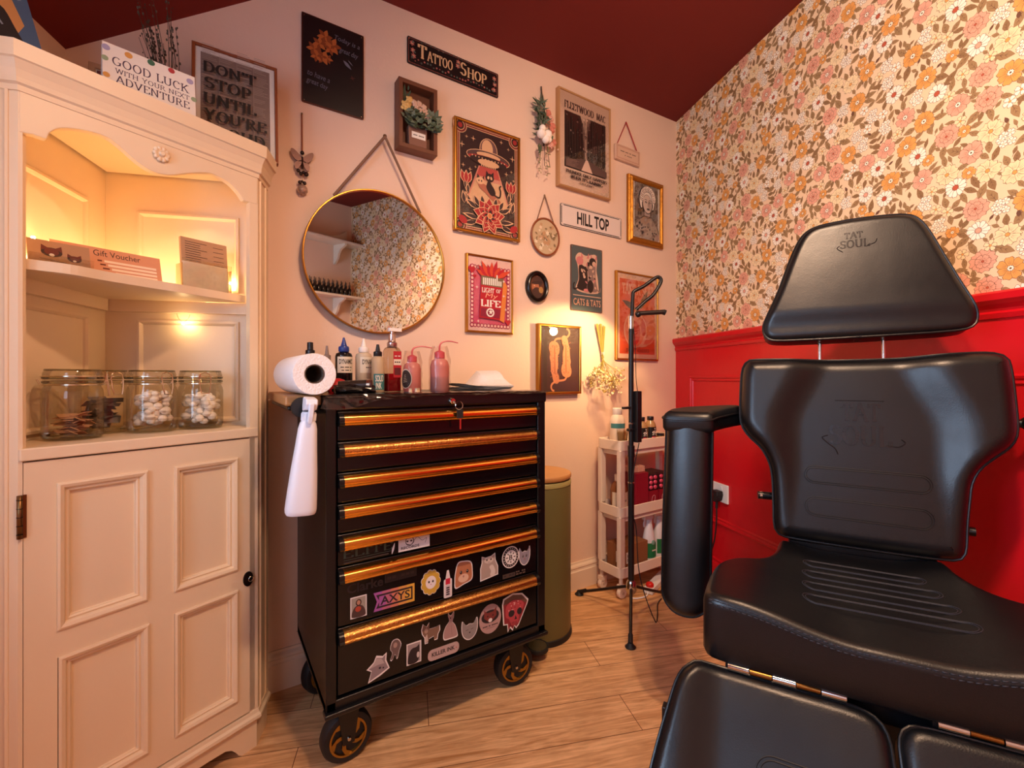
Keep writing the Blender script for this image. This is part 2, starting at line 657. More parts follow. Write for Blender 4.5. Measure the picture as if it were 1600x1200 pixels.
# ceiling: sloped under the roof on the left, nearly flat on the right, running towards the camera
b = MB()
sec = [(-0.316, 1.822), (0.332, 2.314), (2.149, 2.396)]
ext = [(-0.316 - .25, 1.822 - .19), sec[1], (2.149 + .2, 2.396 + .009)]
top = [(x, z + .08) for x, z in ext]
loop = ext + top[::-1]
r0 = [(x - DX * .08, 0 - DY * .08 - .0, z) for x, z in loop]
r1 = [(x + DX * 3.2, DY * 3.2, z) for x, z in loop]
b.rings([r0, r1], m_ceil, False, True, True)
struct(b.obj('ceiling'))

WX0, WX1, WZ0, WZ1 = 0.62, 1.34, 0.74, 1.64
b = MB()
b.box(-.05, WX0, 0, .1, 0, 2.5, m_wall)
b.box(WX1, 2.2, 0, .1, 0, 2.5, m_wall)
b.box(WX0, WX1, 0, .1, 0, WZ0, m_wall)
b.box(WX0, WX1, 0, .1, WZ1, 2.5, m_wall)
struct(b.obj('wall_left', None, LC, (0, 0, A_LEFT)))
b = MB()
FX0, FX1, FZ0, FZ1 = 1.72, 2.22, 1.12, 2.04
b.box(-.1, FX0, 0, .1, 0, 2.5, m_wall)
b.box(FX1, 2.4, 0, .1, 0, 2.5, m_wall)
b.box(FX0, FX1, 0, .1, 0, FZ0, m_wall)
b.box(FX0, FX1, 0, .1, FZ1, 2.5, m_wall)
struct(b.obj('wall_front', None, FC, (0, 0, A_FRONT)))
m_upvc = mat('white_window_frame', '#eeeeea', 0.35)


def window(name, label, loc, rz, x0, x1, z0, z1, mull):
    win = struct(thing(name, label, 'window', loc, rz))
    b = MB()
    b.rect_ring(x0, x1, z0, z1, [(0, .1), (0, .03), (.045, .03), (.045, .08)], m_upvc)
    if mull:
        b.box((x0 + x1) / 2 - .02, (x0 + x1) / 2 + .02, .03, .08, z0 + .04, z1 - .04, m_upvc)
    b.obj('window_frame', win)
    b = MB()
    b.box(x0 + .04, x1 - .04, .05, .056, z0 + .04, z1 - .04, clear('window_glass', refl=.06))
    b.obj('window_pane', win)
    b = MB()
    b.box(x0 - .03, x1 + .03, -.05, .03, z0 - .025, z0, m_upvc)
    b.obj('window_sill', win, bevel=.004)


window('window_1', 'white framed window in the left wall beside the camera', LC, A_LEFT, WX0, WX1, WZ0, WZ1, True)
window('window_2', 'narrow white framed window in the wall behind the camera', FC, A_FRONT, FX0, FX1, FZ0, FZ1, False)

# right wall: backing, red panelled lower half, flowered paper above the rail
b = MB()
b.box(-.1, 3.1, 0.004, .1, 0, 2.6, m_wall)
wr = struct(b.obj('wall_right', None, RC, (0, 0, A_RIGHT)))
b = MB()
b.box(-.02, 3.05, -0.006, .02, 0, 1.16, m_red)
b.obj('wainscot', wr)
b = MB()
b.box(-.02, 3.05, -.002, .02, 1.16, 2.5, mat('wallpaper_ground', '#efd2ac', 0.7))
b.obj('wallpaper_ground', wr)
b = MB()
prof = [(.004, 1.126), (-.012, 1.128), (-.016, 1.140), (-.011, 1.146), (-.012, 1.152), (-.024, 1.162), (-.033, 1.172), (-.034, 1.188), (-.026, 1.194), (.004, 1.195)]
b.rings([[(x, y, z) for y, z in prof] for x in (-.02, 3.03)], m_red, False, True, True)
struct(b.obj('trim_1', None, RC, (0, 0, A_RIGHT)))
k = 2
for x0, x1 in ((.136, 1.04), (1.16, 2.15)):
    b = MB()
    b.rect_ring(x0, x1, .285, .99, [(0, -.005), (.0, -.013), (.006, -.017), (.012, -.015), (.016, -.011), (.024, -.012), (.03, -.005)], m_red)
    struct(b.obj('trim_%d' % k, None, RC, (0, 0, A_RIGHT)))
    k += 1


def skirting(name, x0, x1, h, m, loc, rz):
    b = MB()
    prof = [(0.002, 0), (-.018, 0), (-.018, h * .68), (-.014, h * .71), (-.012, h * .78), (-.016, h * .82), (-.014, h * .88), (-.006, h * .94), (-.005, h), (0.002, h)]
    b.rings([[(x, y, z) for y, z in prof] for x in (x0, x1)], m, False, True, True)
    return struct(b.obj(name, None, loc, (0, 0, rz)))


skirting('baseboard_back', -0.31, 2.13, .122, m_trim, (0, 0, 0), 0)
skirting('baseboard_right', .01, 3.0, .13, m_red, (RC[0] + .0056, RC[1] - .002, 0), A_RIGHT)
skirting('baseboard_left', .02, 2.13, .122, m_trim, LC, A_LEFT)
skirting('baseboard_front', .03, 2.28, .122, m_trim, FC, A_FRONT)


# flowered wallpaper pattern: one repeat of drawn flowers and leaves, printed over the wall
def wallpaper():
    rnd = random.Random(5)
    Wt, Ht = 0.53, 0.60
    C_ = dict(line=mat('wallpaper_ink', '#6d4a33', .7), leaf=mat('wallpaper_leaf_olive', '#9e7f56', .7), leaf2=mat('wallpaper_leaf_brown', '#8e6e48', .7),
              org=mat('wallpaper_orange', '#e6a356', .7), pink=mat('wallpaper_pink', '#e8a98e', .7), white=mat('wallpaper_white', '#fbf1dd', .7),
              cream=mat('wallpaper_cream', '#f3dcae', .7), red=mat('wallpaper_rust', '#b9573c', .7), dark=mat('wallpaper_dark', '#6a4634', .7))
    a = Art(eps=0.000008)
    occ = []

    def free(x, z, r):
        for ox, oz, orr in occ:
            dx = abs(x - ox)
            dz = abs(z - oz)
            dx = min(dx, Wt - dx)
            dz = min(dz, Ht - dz)
            if dx * dx + dz * dz < (r + orr) ** 2:
                return False
        return True

    def place(r, tries=300):
        for _ in range(tries):
            x, z = rnd.uniform(0, Wt), rnd.uniform(0, Ht)
            if free(x, z, r):
                return x, z
        return None

    def petal(x, z, ang, L, wd, grow=0.0, notch=0.0):
        c_, s_ = math.cos(ang), math.sin(ang)
        pf = [(.12, .10), (.45, .36), (.78, .5), (.97, .30), (1 - notch, 0), (.97, -.30), (.78, -.5), (.45, -.36), (.12, -.10)]
        return [(x + c_ * (u * L + (grow if u > .5 else 0)) - s_ * (v * wd + math.copysign(grow, v) * (v != 0)), z + s_ * (u * L + (grow if u > .5 else 0)) + c_ * (v * wd + math.copysign(grow, v) * (v != 0))) for u, v in pf]

    def flower(x, z, r, n, wdf, col, cen, veins=True, cr_=.26, notch=.08, squash=1.0):
        off = rnd.uniform(0, 6.28)
        angs = [off + 2 * PI * i / n + rnd.uniform(-.08, .08) for i in range(n)]
        Ls = [r * rnd.uniform(.9, 1.06) for _ in angs]
        for t, L in zip(angs, Ls):
            a.poly(petal(x, z, t, L, L * wdf, .0010, notch), C_['line'])
            a.poly(petal(x, z, t, L, L * wdf, 0, notch), C_[col])
        if veins:
            vs, fs = [], []
            for t, L in zip(angs, Ls):
                for d in (-.28, 0, .28):
                    t2 = t + d * wdf
                    c_, s_ = math.cos(t2), math.sin(t2)
                    q = (.35, .78)
                    e = .00045
                    o = len(vs)
                    vs += [(x + c_ * L * q[0] - s_ * e, z + s_ * L * q[0] + c_ * e), (x + c_ * L * q[1], z + s_ * L * q[1]), (x + c_ * L * q[0] + s_ * e, z + s_ * L * q[0] - c_ * e)]
                    fs.append([o, o + 1, o + 2])
            a.lay(vs, fs, C_['line'])
        a.star(x, z, r * cr_ * 1.15, C_['line'], 9, .8)
        a.star(x, z, r * cr_, C_[cen], 9, .72)
        if cen == 'white':
            a.ell(x, z, r * cr_ * .35, r * cr_ * .35, C_['line'], 6)

    def leaf(x, z, L, wd, ang, col):
        c_, s_ = math.cos(ang), math.sin(ang)
        bend = rnd.uniform(-.12, .12)
        def mk(g):
            pf = [(-.02, 0), (.15, .26), (.4, .48), (.66, .38), (.84, .2), (1.02, 0), (.84, -.2), (.66, -.38), (.4, -.48), (.15, -.26)]
            return [(x + c_ * (u * L) - s_ * (v * (wd + g) + bend * L * u * u), z + s_ * (u * L) + c_ * (v * (wd + g) + bend * L * u * u)) for u, v in pf]
        a.poly(mk(.0018), C_['line'])
        a.poly(mk(0), C_[col])
        vs, fs = [], []
        def mid(u, v):
            return (x + c_ * (u * L) - s_ * (v * wd + bend * L * u * u), z + s_ * (u * L) + c_ * (v * wd + bend * L * u * u))
        for q in ([(0, .03), (.9, 0), (0, -.03)], [(.25, .02), (.5, .34), (.29, 0)], [(.25, -.02), (.5, -.34), (.29, 0)], [(.5, .02), (.7, .26), (.54, 0)], [(.5, -.02), (.7, -.26), (.54, 0)]):
            o = len(vs)
            vs += [mid(*t) for t in q]
            fs.append([o, o + 1, o + 2])
        a.lay(vs, fs, C_['line'])

    todo = []
    for kind, r, cnt in (('org', .036, 8), ('pink', .035, 6), ('peony', .038, 4), ('dai', .032, 8), ('crm', .036, 5), ('clus', .027, 11), ('sml', .018, 18), ('smo', .020, 5)):
        for _ in range(cnt):
            p = place(r * (.86 if kind != 'clus' else 1.0))
            if p:
                occ.append((p[0], p[1], r * .86))
                todo.append((kind, p[0], p[1], r))
    # leaves first, reaching out from the flowers, then sprigs in what is left
    leaves = []
    for kind, x, z, r in todo:
        for _ in range(10):
            t = rnd.uniform(0, 6.28)
            L = rnd.uniform(.034, .056)
            wd = L * rnd.uniform(.36, .54)
            x0, z0 = x + math.cos(t) * r * .8, z + math.sin(t) * r * .8
            cx_, cz_ = x0 + math.cos(t) * L * .6, z0 + math.sin(t) * L * .6
            if free(cx_, cz_, wd * .52):
                occ.append((cx_, cz_, wd * .52))
                leaves.append((x0, z0, L, wd, t, rnd.choice(['leaf', 'leaf', 'leaf2'])))
    for _ in range(900):
        x, z = rnd.uniform(0, Wt), rnd.uniform(0, Ht)
        t = rnd.uniform(.5, 2.6)
        L = rnd.uniform(.018, .034)
        wd = L * rnd.uniform(.34, .5)
        cx_, cz_ = x + math.cos(t) * L * .5, z + math.sin(t) * L * .5
        if free(cx_, cz_, wd * .62):
            occ.append((cx_, cz_, wd * .6))
            leaves.append((x, z, L, wd, t, rnd.choice(['leaf', 'leaf2', 'leaf', 'dark'] if L < .024 else ['leaf', 'leaf2'])))
    for q, (x, z, L, wd, t, c_) in enumerate(leaves):
        a.k = (q % 8) * .45
        leaf(x, z, L, wd, t, c_)
        a.k = (q % 8) * .1 - .5
        a.line([(x, z), (x - math.cos(t) * L * .35, z - math.sin(t) * L * .35)], .0014, C_['line'])
    for q, (kind, x, z, r) in enumerate(todo):
        a.k = 8 + (q % 8) * .1
        if kind == 'org':
            flower(x, z, r, rnd.choice([7, 8]), .66, 'org', 'white')
        elif kind == 'pink':
            flower(x, z, r, rnd.choice([6, 7]), .74, 'pink', 'white')
        elif kind == 'peony':
            flower(x, z, r, 7, .8, 'pink', 'pink', cr_=.4, notch=.16)
            flower(x, z, r * .58, 6, .8, 'pink', 'red', cr_=.2)
        elif kind == 'dai':
            flower(x, z, r, 12, .42, 'white', rnd.choice(['red', 'org', 'pink']), veins=False, cr_=.3)
        elif kind == 'crm':
            flower(x, z, r, 7, .8, 'cream', 'org', cr_=.18, notch=.16)
        elif kind == 'clus':
            for i in range(6):
                t = i * 1.05 + rnd.uniform(-.2, .2)
                q = 0 if i == 0 else r * .62
                a.k = 8 + i * 1.3
                flower(x + math.cos(t) * q, z + math.sin(t) * q, r * .42, 5, .75, 'white', 'cream', veins=False, cr_=.24)
        elif kind == 'smo':
            flower(x, z, r, 5, .9, 'org', 'white')
        else:
            flower(x, z, r, 5, .7, rnd.choice(['cream', 'cream', 'white', 'pink']), 'org', veins=False, cr_=.22)
    print('wallpaper repeat', len(a.f), 'faces')
    # lay the repeat over the wall
    vs, fs, ms = [], [], []
    K_ = 0.8
    for i in range(8):
        for j in range(3):
            o = len(vs)
            dx, dz = i * Wt * K_ - .03, 1.13 + j * Ht * K_
            vs += [(x * K_ + dx, y - .0022, z * K_ + dz) for x, y, z in a.v]
            fs += [[q + o for q in f] for f in a.f]
            ms += a.m
    # keep what lies on this wall between the rail and the ceiling
    keep = [n for n, f in enumerate(fs) if all(-.005 < vs[q][0] < 3.02 and 1.17 < vs[q][2] < 2.44 for q in f)]
    me = bpy.data.meshes.new('wallpaper')
    used = sorted({q for n in keep for q in fs[n]})
    ix = {q: i for i, q in enumerate(used)}
    me.from_pydata([vs[q] for q in used], [], [[ix[q] for q in fs[n]] for n in keep])
    for m in a.mats:
        me.materials.append(m)
    me.polygons.foreach_set('material_index', [ms[n] for n in keep])
    o = bpy.data.objects.new('wallpaper', me)
    COL.objects.link(o)
    o.parent = wr


wallpaper()

# shelves on the wall behind the camera, seen in the mirror
m_whitewood = mat('white_shelf_paint', '#e9e0d2', 0.45)
for kz, (z, lab) in enumerate(((2.03, 'upper white shelf with scrolled brackets seen in the mirror'), (1.56, 'lower white shelf holding dark bottles seen in the mirror'))):
    t = thing('wall_shelf', lab, 'shelf', (FC[0], FC[1], 0), A_FRONT, 'shelves seen in the mirror')
    b = MB()
    b.box(.004, .84, -.19, -.001, z - .02, z, m_whitewood)
    b.obj('shelf_board', t, bevel=.004)
    for x in (.16, .62):
        b = MB()
        pf = [(-.001, z - .02), (-.17, z - .02), (-.17, z - .035), (-.14, z - .05), (-.10, z - .065), (-.075, z - .10), (-.06, z - .14), (-.03, z - .17), (-.001, z - .19)]
        b.prism(pf, x, x + .02, m_whitewood, T=lambda u, v, w_: (w_, u, v))
        b.obj('bracket', t)
    if kz == 0:
        b = MB()
        pf = [(.06, z), (.8, z), (.8, z + .12), (.74, z + .09), (.66, z + .055), (.2, z + .055), (.12, z + .09), (.06, z + .13)]
        b.prism(pf, -.02, -.002, m_whitewood)
        b.obj('upstand', t)
m_db = mat('dark_bottle_glass', '#1c1310', 0.2)
m_dl = mat('dropper_label', '#3a2a26', 0.5)
for i in range(12):
    for j in range(2):
        t = thing('dropper_bottle', 'small dark dropper bottle in the double row on the lower mirror shelf', 'bottle', (0, 0, 0), 0, 'dropper bottles on the lower shelf')
        x, y = .10 + i * .042, -.13 + j * .05
        c_, s_ = math.cos(A_FRONT), math.sin(A_FRONT)
        t.location = (FC[0] + x * c_ - y * s_, FC[1] + x * s_ + y * c_, 1.56)
        if i == 0 and j == 0:
            b = MB()
            b.lathe([(.001, 0), (.015, 0), (.016, .004), (.016, .06), (.007, .072), (.007, .082)], m_db, n=12)
            proto_b = b.obj('bottle_body', t)
            b = MB()
            b.lathe([(.009, .08), (.009, .095), (.004, .098), (.003, .125), (.001, .126)], m_dl, n=10)
            proto_c = b.obj('bottle_cap', t)
        else:
            for pr in (proto_b, proto_c):
                q = pr.copy()
                COL.objects.link(q)
                q.parent = t

# ------------------------------------------------------------------ corner cabinet
m_cab = mat('ivory_cabinet_paint', '#edd5b4', 0.42, var=0.03, vs=5, bump=0.03, bs=50)
m_brass = mat('aged_brass', '#7d5f3d', 0.35, 1.0)
m_iron = mat('dark_iron', '#2b211c', 0.4, 0.8)
CA = RAD(24.313)
CO = (-0.0995, -0.3116, 0.0)
cab = thing('corner_cabinet', 'tall ivory painted corner cabinet with open shelves above a panelled door', 'cabinet', CO, CA)
FW, RT, BK = 0.22, (0.2766, 0.0566), 0.333


def cabw(x, y, z=0.0):
    c_, s_ = math.cos(CA), math.sin(CA)
    return (CO[0] + x * c_ - y * s_, CO[1] + x * s_ + y * c_, z)


for nm, loc, rot in (('back_board', (0, BK, 0), RAD(-45)), ('back_board', (-RT[0], RT[1], 0), RAD(45))):
    right = rot < 0
    b = MB()
    b.box(0, .391, 0, .012, .06, 1.58, m_cab)
    x0, x1 = (.075, .32) if right else (.07, .318)
    for z0, z1 in ((1.215, 1.425), (.86, 1.135)):
        b.rect_ring(x0, x1, z0, z1, [(0, 0), (0, -.007), (.006, -.008), (.010, -.004), (.012, 0)], m_cab)
    b.obj(nm, cab, loc, (0, 0, rot))
for sgn in (-1, 1):
    b = MB()
    nrm = (sgn * .7071, -.7071)
    p0, p1 = (sgn * FW, 0), (sgn * RT[0], RT[1])
    q = [p0, p1, (p1[0] - nrm[0] * .018, p1[1] - nrm[1] * .018), (p0[0] - nrm[0] * .018, p0[1] - nrm[1] * .018)]
    b.prism(q, .075, 1.52, m_cab, T=lambda u, v, w_: (u, v, w_))
    # shallow reeded strip on the canted face
    for f in (.22, .78):
        a = (p0[0] + (p1[0] - p0[0]) * f, p0[1] + (p1[1] - p0[1]) * f)
        b.tube([(a[0], a[1], .10), (a[0], a[1], 1.51)], .004, m_cab, 6)
    x0, x1 = (.199, .22) if sgn > 0 else (-.22, -.214)
    b.box(x0, x1, 0, .018, .075, 1.52, m_cab)
    b.obj('corner_post', cab)
plan = [(-RT[0], RT[1]), (-FW, 0), (FW, 0), (RT[0], RT[1])]


def plan_sweep(b, prof, m, pts=plan):
    """run a profile [(out, z)] along the canted front"""
    N = len(pts)
    rings = []
    for i, p in enumerate(pts):
        dirs = []
        for a, c in ((i - 1, i), (i, i + 1)):
            if a >= 0 and c < N:
                d = Vector((pts[c][0] - pts[a][0], pts[c][1] - pts[a][1])).normalized()
                dirs.append(Vector((d.y, -d.x)))
        n_ = sum(dirs, Vector((0, 0)))
        n_ = n_ / n_.length_squared * len(dirs) if len(dirs) > 1 else dirs[0]
        if len(dirs) > 1:
            n_ = (dirs[0] + dirs[1]) / (1 + dirs[0].dot(dirs[1]))
        rings.append([(p[0] + n_.x * o, p[1] + n_.y * o, z) for o, z in prof])
    b.rings(rings, m, False, True, True)


b = MB()
plan_sweep(b, [(-.02, 1.510), (.003, 1.510), (.004, 1.520), (.009, 1.523), (.010, 1.532), (.013, 1.545), (.018, 1.556), (.020, 1.560), (.024, 1.562), (.025, 1.592), (-.02, 1.592)], m_cab)
b.obj('cornice', cab)
b = MB()
pent = plan + [(0, BK)]
ins = [(-.262, .06), (-.212, .01), (.212, .01), (.262, .06), (0, .322)]
b.prism(pent, 1.575, 1.591, m_cab, T=lambda u, v, w_: (u, v, w_))
b.prism(ins, 1.522, 1.534, m_cab, T=lambda u, v, w_: (u, v, w_))
b.obj('top_board', cab)
val = [(-.219, 1.434), (-.199, 1.438), (-.182, 1.437), (-.178, 1.451), (-.164, 1.466), (-.132, 1.478), (-.092, 1.481), (-.065, 1.467), (-.040, 1.450), (-.014, 1.440), (.017, 1.443), (.061, 1.464), (.104, 1.480), (.142, 1.475), (.168, 1.459), (.184, 1.440), (.219, 1.440)]
b = MB()
sm = val[:3] + cr(val[3:16], 60, False) + val[16:]
b.prism(sm + [(.219, 1.516), (-.219, 1.516)], -.001, .017, m_cab)
vo = b.obj('valance', cab, bevel=.002)
b = MB()
for k in range(10):
    t = k * 2 * PI / 10
    b.ball((.002 + .0125 * math.cos(t), -.005, 1.483 + .0125 * math.sin(t)), .0052, m_cab, 8, (1, .9, 1))
b.lathe([(.0001, -.013), (.004, -.013), (.006, -.010), (.0065, -.007), (.011, -.008), (.013, -.004), (.013, .001)], m_cab, (.002, 0, 1.483), 18, axis='y')
b.obj('rosette', vo)

# serpentine shelf with cleats, counter, bottom
sh = [(-.214, .018), (-.185, .01), (-.145, .004), (-.09, .02), (-.036, .03), (.014, .038), (.05, .040), (.1, .050), (.15, .056), (.222, .066)]
b = MB()
b.prism(cr(sh, 40, False) + [(.0, .32), (-.262, .06), (-.214, .02)], 1.185, 1.205, m_cab, T=lambda u, v, w_: (u, v, w_))
b.obj('shelf', cab, bevel=.002)
for loc, rot in (((0, BK, 0), RAD(-45)), ((-RT[0], RT[1], 0), RAD(45))):
    b = MB()
    b.box(.012, .37, -.018, 0, 1.155, 1.185, m_cab)
    b.obj('shelf_cleat', cab, loc, (0, 0, rot))
b = MB()
b.prism([(-.219, -.006), (.219, -.006), (.222, .01), (.262, .06), (0, .322), (-.262, .06), (-.222, .01)], .824, .848, m_cab, T=lambda u, v, w_: (u, v, w_))
b.obj('counter_board', cab, bevel=.003)
b = MB()
b.prism(ins, .085, .1, m_cab, T=lambda u, v, w_: (u, v, w_))
b.obj('bottom_board', cab)

# door
b = MB()
DZ0, DZ1 = .104, .821
pans = [(-.168, -.022, .488, .775), (.028, .169, .486, .775), (-.166, -.020, .149, .435), (.029, .169, .149, .435)]
xs = [-.213, -.168, -.021, .0285, .169, .212]
# stiles and rails round the four sunk panels
b.box(-.213, -.167, 0, .02, DZ0, DZ1, m_cab)
b.box(-.021, .0285, 0, .02, DZ0, DZ1, m_cab)
b.box(.169, .212, 0, .02, DZ0, DZ1, m_cab)
for x0, x1 in ((-.167, -.021), (.0285, .169)):
    for z0, z1 in ((DZ0, .149), (.435, .487), (.775, DZ1)):
        b.box(x0, x1, 0, .02, z0, z1, m_cab)
    b.box(x0, x1, .011, .019, DZ0 + .01, DZ1 - .01, m_cab)
door = b.obj('door', cab)
for x0, x1, z0, z1 in pans:
    b = MB()
    b.rect_ring(x0, x1, z0, z1, [(0, .003), (0, -.004), (.004, -.0055), (.010, -.003), (.013, .002), (.0135, .004), (.017, .0025), (.020, .005), (.0205, .010), (.022, .011)], m_cab)
    b.obj('panel_moulding', door)
for z in (.722, .20):
    b = MB()
    b.tube([(-.2185, -.004, z - .04), (-.2185, -.004, z + .04)], .0042, m_brass, 8)
    for q in range(-2, 3):
        b.tube([(-.2185, -.004, z + q * .016 - .0006), (-.2185, -.004, z + q * .016 + .0006)], .0047, m_iron, 8)
    b.box(-.2175, -.209, -.0015, .001, z - .04, z + .04, m_brass)
    tag(b.obj('hinge', door), 'brass hinge')
b = MB()
b.prism([(.194 + .0125 * math.cos(i * PI / 10), .454 + .019 * math.sin(i * PI / 10)) for i in range(20)], -.003, 0, m_iron)
lk = b.obj('lock_plate', door)
b = MB()
b.tube([(.196 + .006 * math.cos(t * PI / 6), -.012, .456 + .006 * math.sin(t * PI / 6)) for t in range(12)], .0014, mat('steel', '#b9b4ac', .25, 1.0), 6, True)
b.tube([(.194, -.012, .450), (.194, 0, .450)], .0016, mat('steel', '#b9b4ac'), 6)
tag(b.obj('key', lk), 'small steel key')

# base moulding and bracket feet
b = MB()
plan_sweep(b, [(-.02, .074), (.006, .074), (.010, .080), (.009, .087), (.004, .092), (.002, .1), (-.02, .1)], m_cab)
b.obj('base_moulding', cab)
b = MB()
pl = [(-.218, 0), (-.175, 0), (-.170, .012), (-.16, .03), (-.14, .038), (-.1, .040), (.1, .040), (.14, .038), (.155, .030), (.168, .014), (.172, .006), (.180, 0), (.218, 0), (.218, .076), (-.218, .076)]
b.prism(pl, .002, .02, m_cab)
for sgn in (-1, 1):
    nrm = (sgn * .7071, -.7071)
    p0, p1 = (sgn * (FW - .002), .002), (sgn * RT[0], RT[1])
    q = [p0, p1, (p1[0] - nrm[0] * .018, p1[1] - nrm[1] * .018), (p0[0] - nrm[0] * .018, p0[1] - nrm[1] * .018)]
    b.prism(q, 0, .076, m_cab, T=lambda u, v, w_: (u, v, w_))
b.box(-.02, .02, .29, .31, 0, .086, m_cab)
b.obj('plinth', cab)


# ------------------------------------------------------------------ things in the cabinet
m_glass = clear('jar_glass', '#f8f6ee', .10, .02)
m_rim = clear('jar_rim_glass', '#e9e8d8', .2, .03)
m_wire = mat('wire_steel', '#e3d3b8', .2, 1.0)
m_paper = mat('white_paper', '#f1ebe2', .7)
m_tan = mat('kraft_paper', '#c89a72', .75, var=.06, vs=20)
m_grey = mat('grey_foil', '#8d837d', .35, .4)
m_cot = mat('white_cotton', '#fff4e8', .95)


def jar(label, x, y, fill, clip):
    t = thing('clip_top_jar', label, 'jar', cabw(x, y, .848), CA, 'glass jars on the cabinet counter')
    b = MB()
    b.lathe([(.001, .002), (.046, .002), (.0495, .006), (.05, .012), (.05, .098), (.0485, .106), (.0455, .112), (.045, .119)], m_glass, n=36)
    b.lathe([(.001, .006), (.047, .006), (.049, .012)], m_rim, n=36)
    b.obj('jar_body', t)
    b = MB()
    for z in (.119, .128):
        b.lathe([(.0465, z), (.0490, z + .002), (.0490, z + .005), (.0465, z + .007)], m_rim, n=36)
    b.lathe([(.0475, .128), (.0475, .140), (.045, .147), (.044, .149), (.030, .147), (.001, .146)], m_glass, n=36)
    b.lathe([(.0445, .1465), (.046, .148), (.0445, .150), (.043, .148)], m_rim, n=36)
    b.obj('jar_lid', t)
    b = MB()
    for z, r in ((.1165, .0475), (.1345, .0495)):
        b.tube([(r * math.cos(k * PI / 18), r * math.sin(k * PI / 18), z) for k in range(36)], .0013, m_wire, 5, True)
    a = RAD(clip)
    def pol(u, out, z):
        r = .051 + out
        return (r * math.cos(a) - u * math.sin(a), r * math.sin(a) + u * math.cos(a), z)
    b.tube([pol(-.010, 0, .118), pol(-.013, .003, .128), pol(-.010, .003, .141), pol(0, .001, .145), pol(.010, .003, .141), pol(.013, .003, .128), pol(.010, 0, .118)], .0016, m_wire, 6)
    b.tube([pol(-.012, .004, .126), pol(-.011, .006, .108), pol(-.008, .007, .092), pol(.008, .007, .092), pol(.011, .006, .108), pol(.012, .004, .126)], .0015, m_wire, 6)
    a += PI
    b.tube([pol(-.009, 0, .118), pol(-.009, .004, .128), pol(.009, .004, .128), pol(.009, 0, .118)], .0011, m_wire, 6)
    b.obj('wire_clip', t)
    rnd = random.Random(int(abs(x) * 1000) + 3)
    b = MB()
    if fill == 'packets':
        for k in range(26):
            r, a = rnd.uniform(0, .024), rnd.uniform(0, 6.28)
            M = Matrix.Translation((r * math.cos(a), r * math.sin(a), .012 + k * .0016)) @ Matrix.Rotation(rnd.uniform(0, 6.28), 4, 'Z') @ Matrix.Rotation(rnd.uniform(-.5, .5), 4, 'X')
            L, W_ = rnd.uniform(.018, .026), rnd.uniform(.006, .010)
            q = [M @ Vector(p) for p in ((-L, -W_, 0), (L, -W_, 0), (L, W_, 0), (-L, W_, 0), (-L, -W_, .0016), (L, -W_, .0016), (L, W_, .0016), (-L, W_, .0016))]
            q = [Vector((p.x, p.y, max(p.z, .008))) for p in q]
            q = [(p.x * min(1, .043 / math.hypot(p.x, p.y)), p.y * min(1, .043 / math.hypot(p.x, p.y)), p.z) for p in q]
            b.add(q, [(0, 3, 2, 1), (4, 5, 6, 7), (0, 1, 5, 4), (1, 2, 6, 5), (2, 3, 7, 6), (3, 0, 4, 7)], m_tan)
    elif fill == 'sachets':
        for k in range(30):
            r, a = rnd.uniform(0, .026), rnd.uniform(0, 6.28)
            M = Matrix.Translation((r * math.cos(a), r * math.sin(a), .018 + k * .0022)) @ Matrix.Rotation(rnd.uniform(0, 6.28), 4, 'Z') @ Matrix.Rotation(rnd.uniform(-1.2, 1.2), 4, 'X')
            L, W_ = rnd.uniform(.016, .022), rnd.uniform(.008, .012)
            q = [M @ Vector(p) for p in ((-L, -W_, 0), (L, -W_, 0), (L, W_, 0), (-L, W_, 0), (0, 0, .004))]
            q = [Vector((p.x, p.y, max(p.z, .008))) for p in q]
            q = [(p.x * min(1, .043 / math.hypot(p.x, p.y)), p.y * min(1, .043 / math.hypot(p.x, p.y)), p.z) for p in q]
            b.add(q, [(0, 1, 4), (1, 2, 4), (2, 3, 4), (3, 0, 4), (3, 2, 1, 0)], m_grey)
    else:
        top = .094 if fill == 'pads' else .086
        for k in range(95):
            r, a = rnd.uniform(.0, .036), rnd.uniform(0, 6.28)
            b.ball((r * math.cos(a), r * math.sin(a), rnd.uniform(.018, top)), rnd.uniform(.008, .0125), m_cot, 8, (1, 1, rnd.uniform(.6, .95)))
    tag(b.obj('jar_contents', t), kind='stuff')
    return t


jar('clip top glass jar holding tan paper packets, nearest the left end', -.118, .108, 'packets', -10)
jar('clip top glass jar of grey sachets standing behind the jar of tan packets', -.044, .195, 'sachets', -78)
jar('clip top glass jar of white cotton pads, in the middle of the row', .030, .124, 'pads', -78)
jar('clip top glass jar of white cotton balls at the right end of the row', .131, .110, 'balls', -104)

# vouchers, cards and holders on the shelf
m_vou = mat('voucher_peach', '#d79a78', .6)
m_vstripe = mat('voucher_cream', '#f2dfc8', .6)
m_ink = mat('dark_ink', '#3b2520', .7)
m_acry = clear('clear_acrylic', '#f6f2ea', .12, .02)
m_kraft = mat('card_buff', '#b58d6b', .65)
m_rust = mat('fox_ink', '#6b2f22', .7)


def card_art(name, parent, w_, h_, base, draw, loc=(0, 0, 0), rx=0.0, th=.0012):
    b = MB()
    b.box(-w_ / 2, w_ / 2, 0, th, 0, h_, base)
    a = Art()
    draw(a, w_, h_)
    b.mats = list(b.mats)
    b.add(a.v, [], base)
    off = len(b.v) - len(a.v)
    for f, mi_ in zip(a.f, a.m):
        b.f.append([q + off for q in f])
        b.m.append(b.mi(a.mats[mi_]))
        b.sm.append(False)
    return b.obj(name, parent, loc, (rx, 0, 0))


t = thing('business_card_stack', 'buff business cards with two dark fox heads at the left end of the lit shelf', 'cards', cabw(-.149, .058, 1.2055), CA)


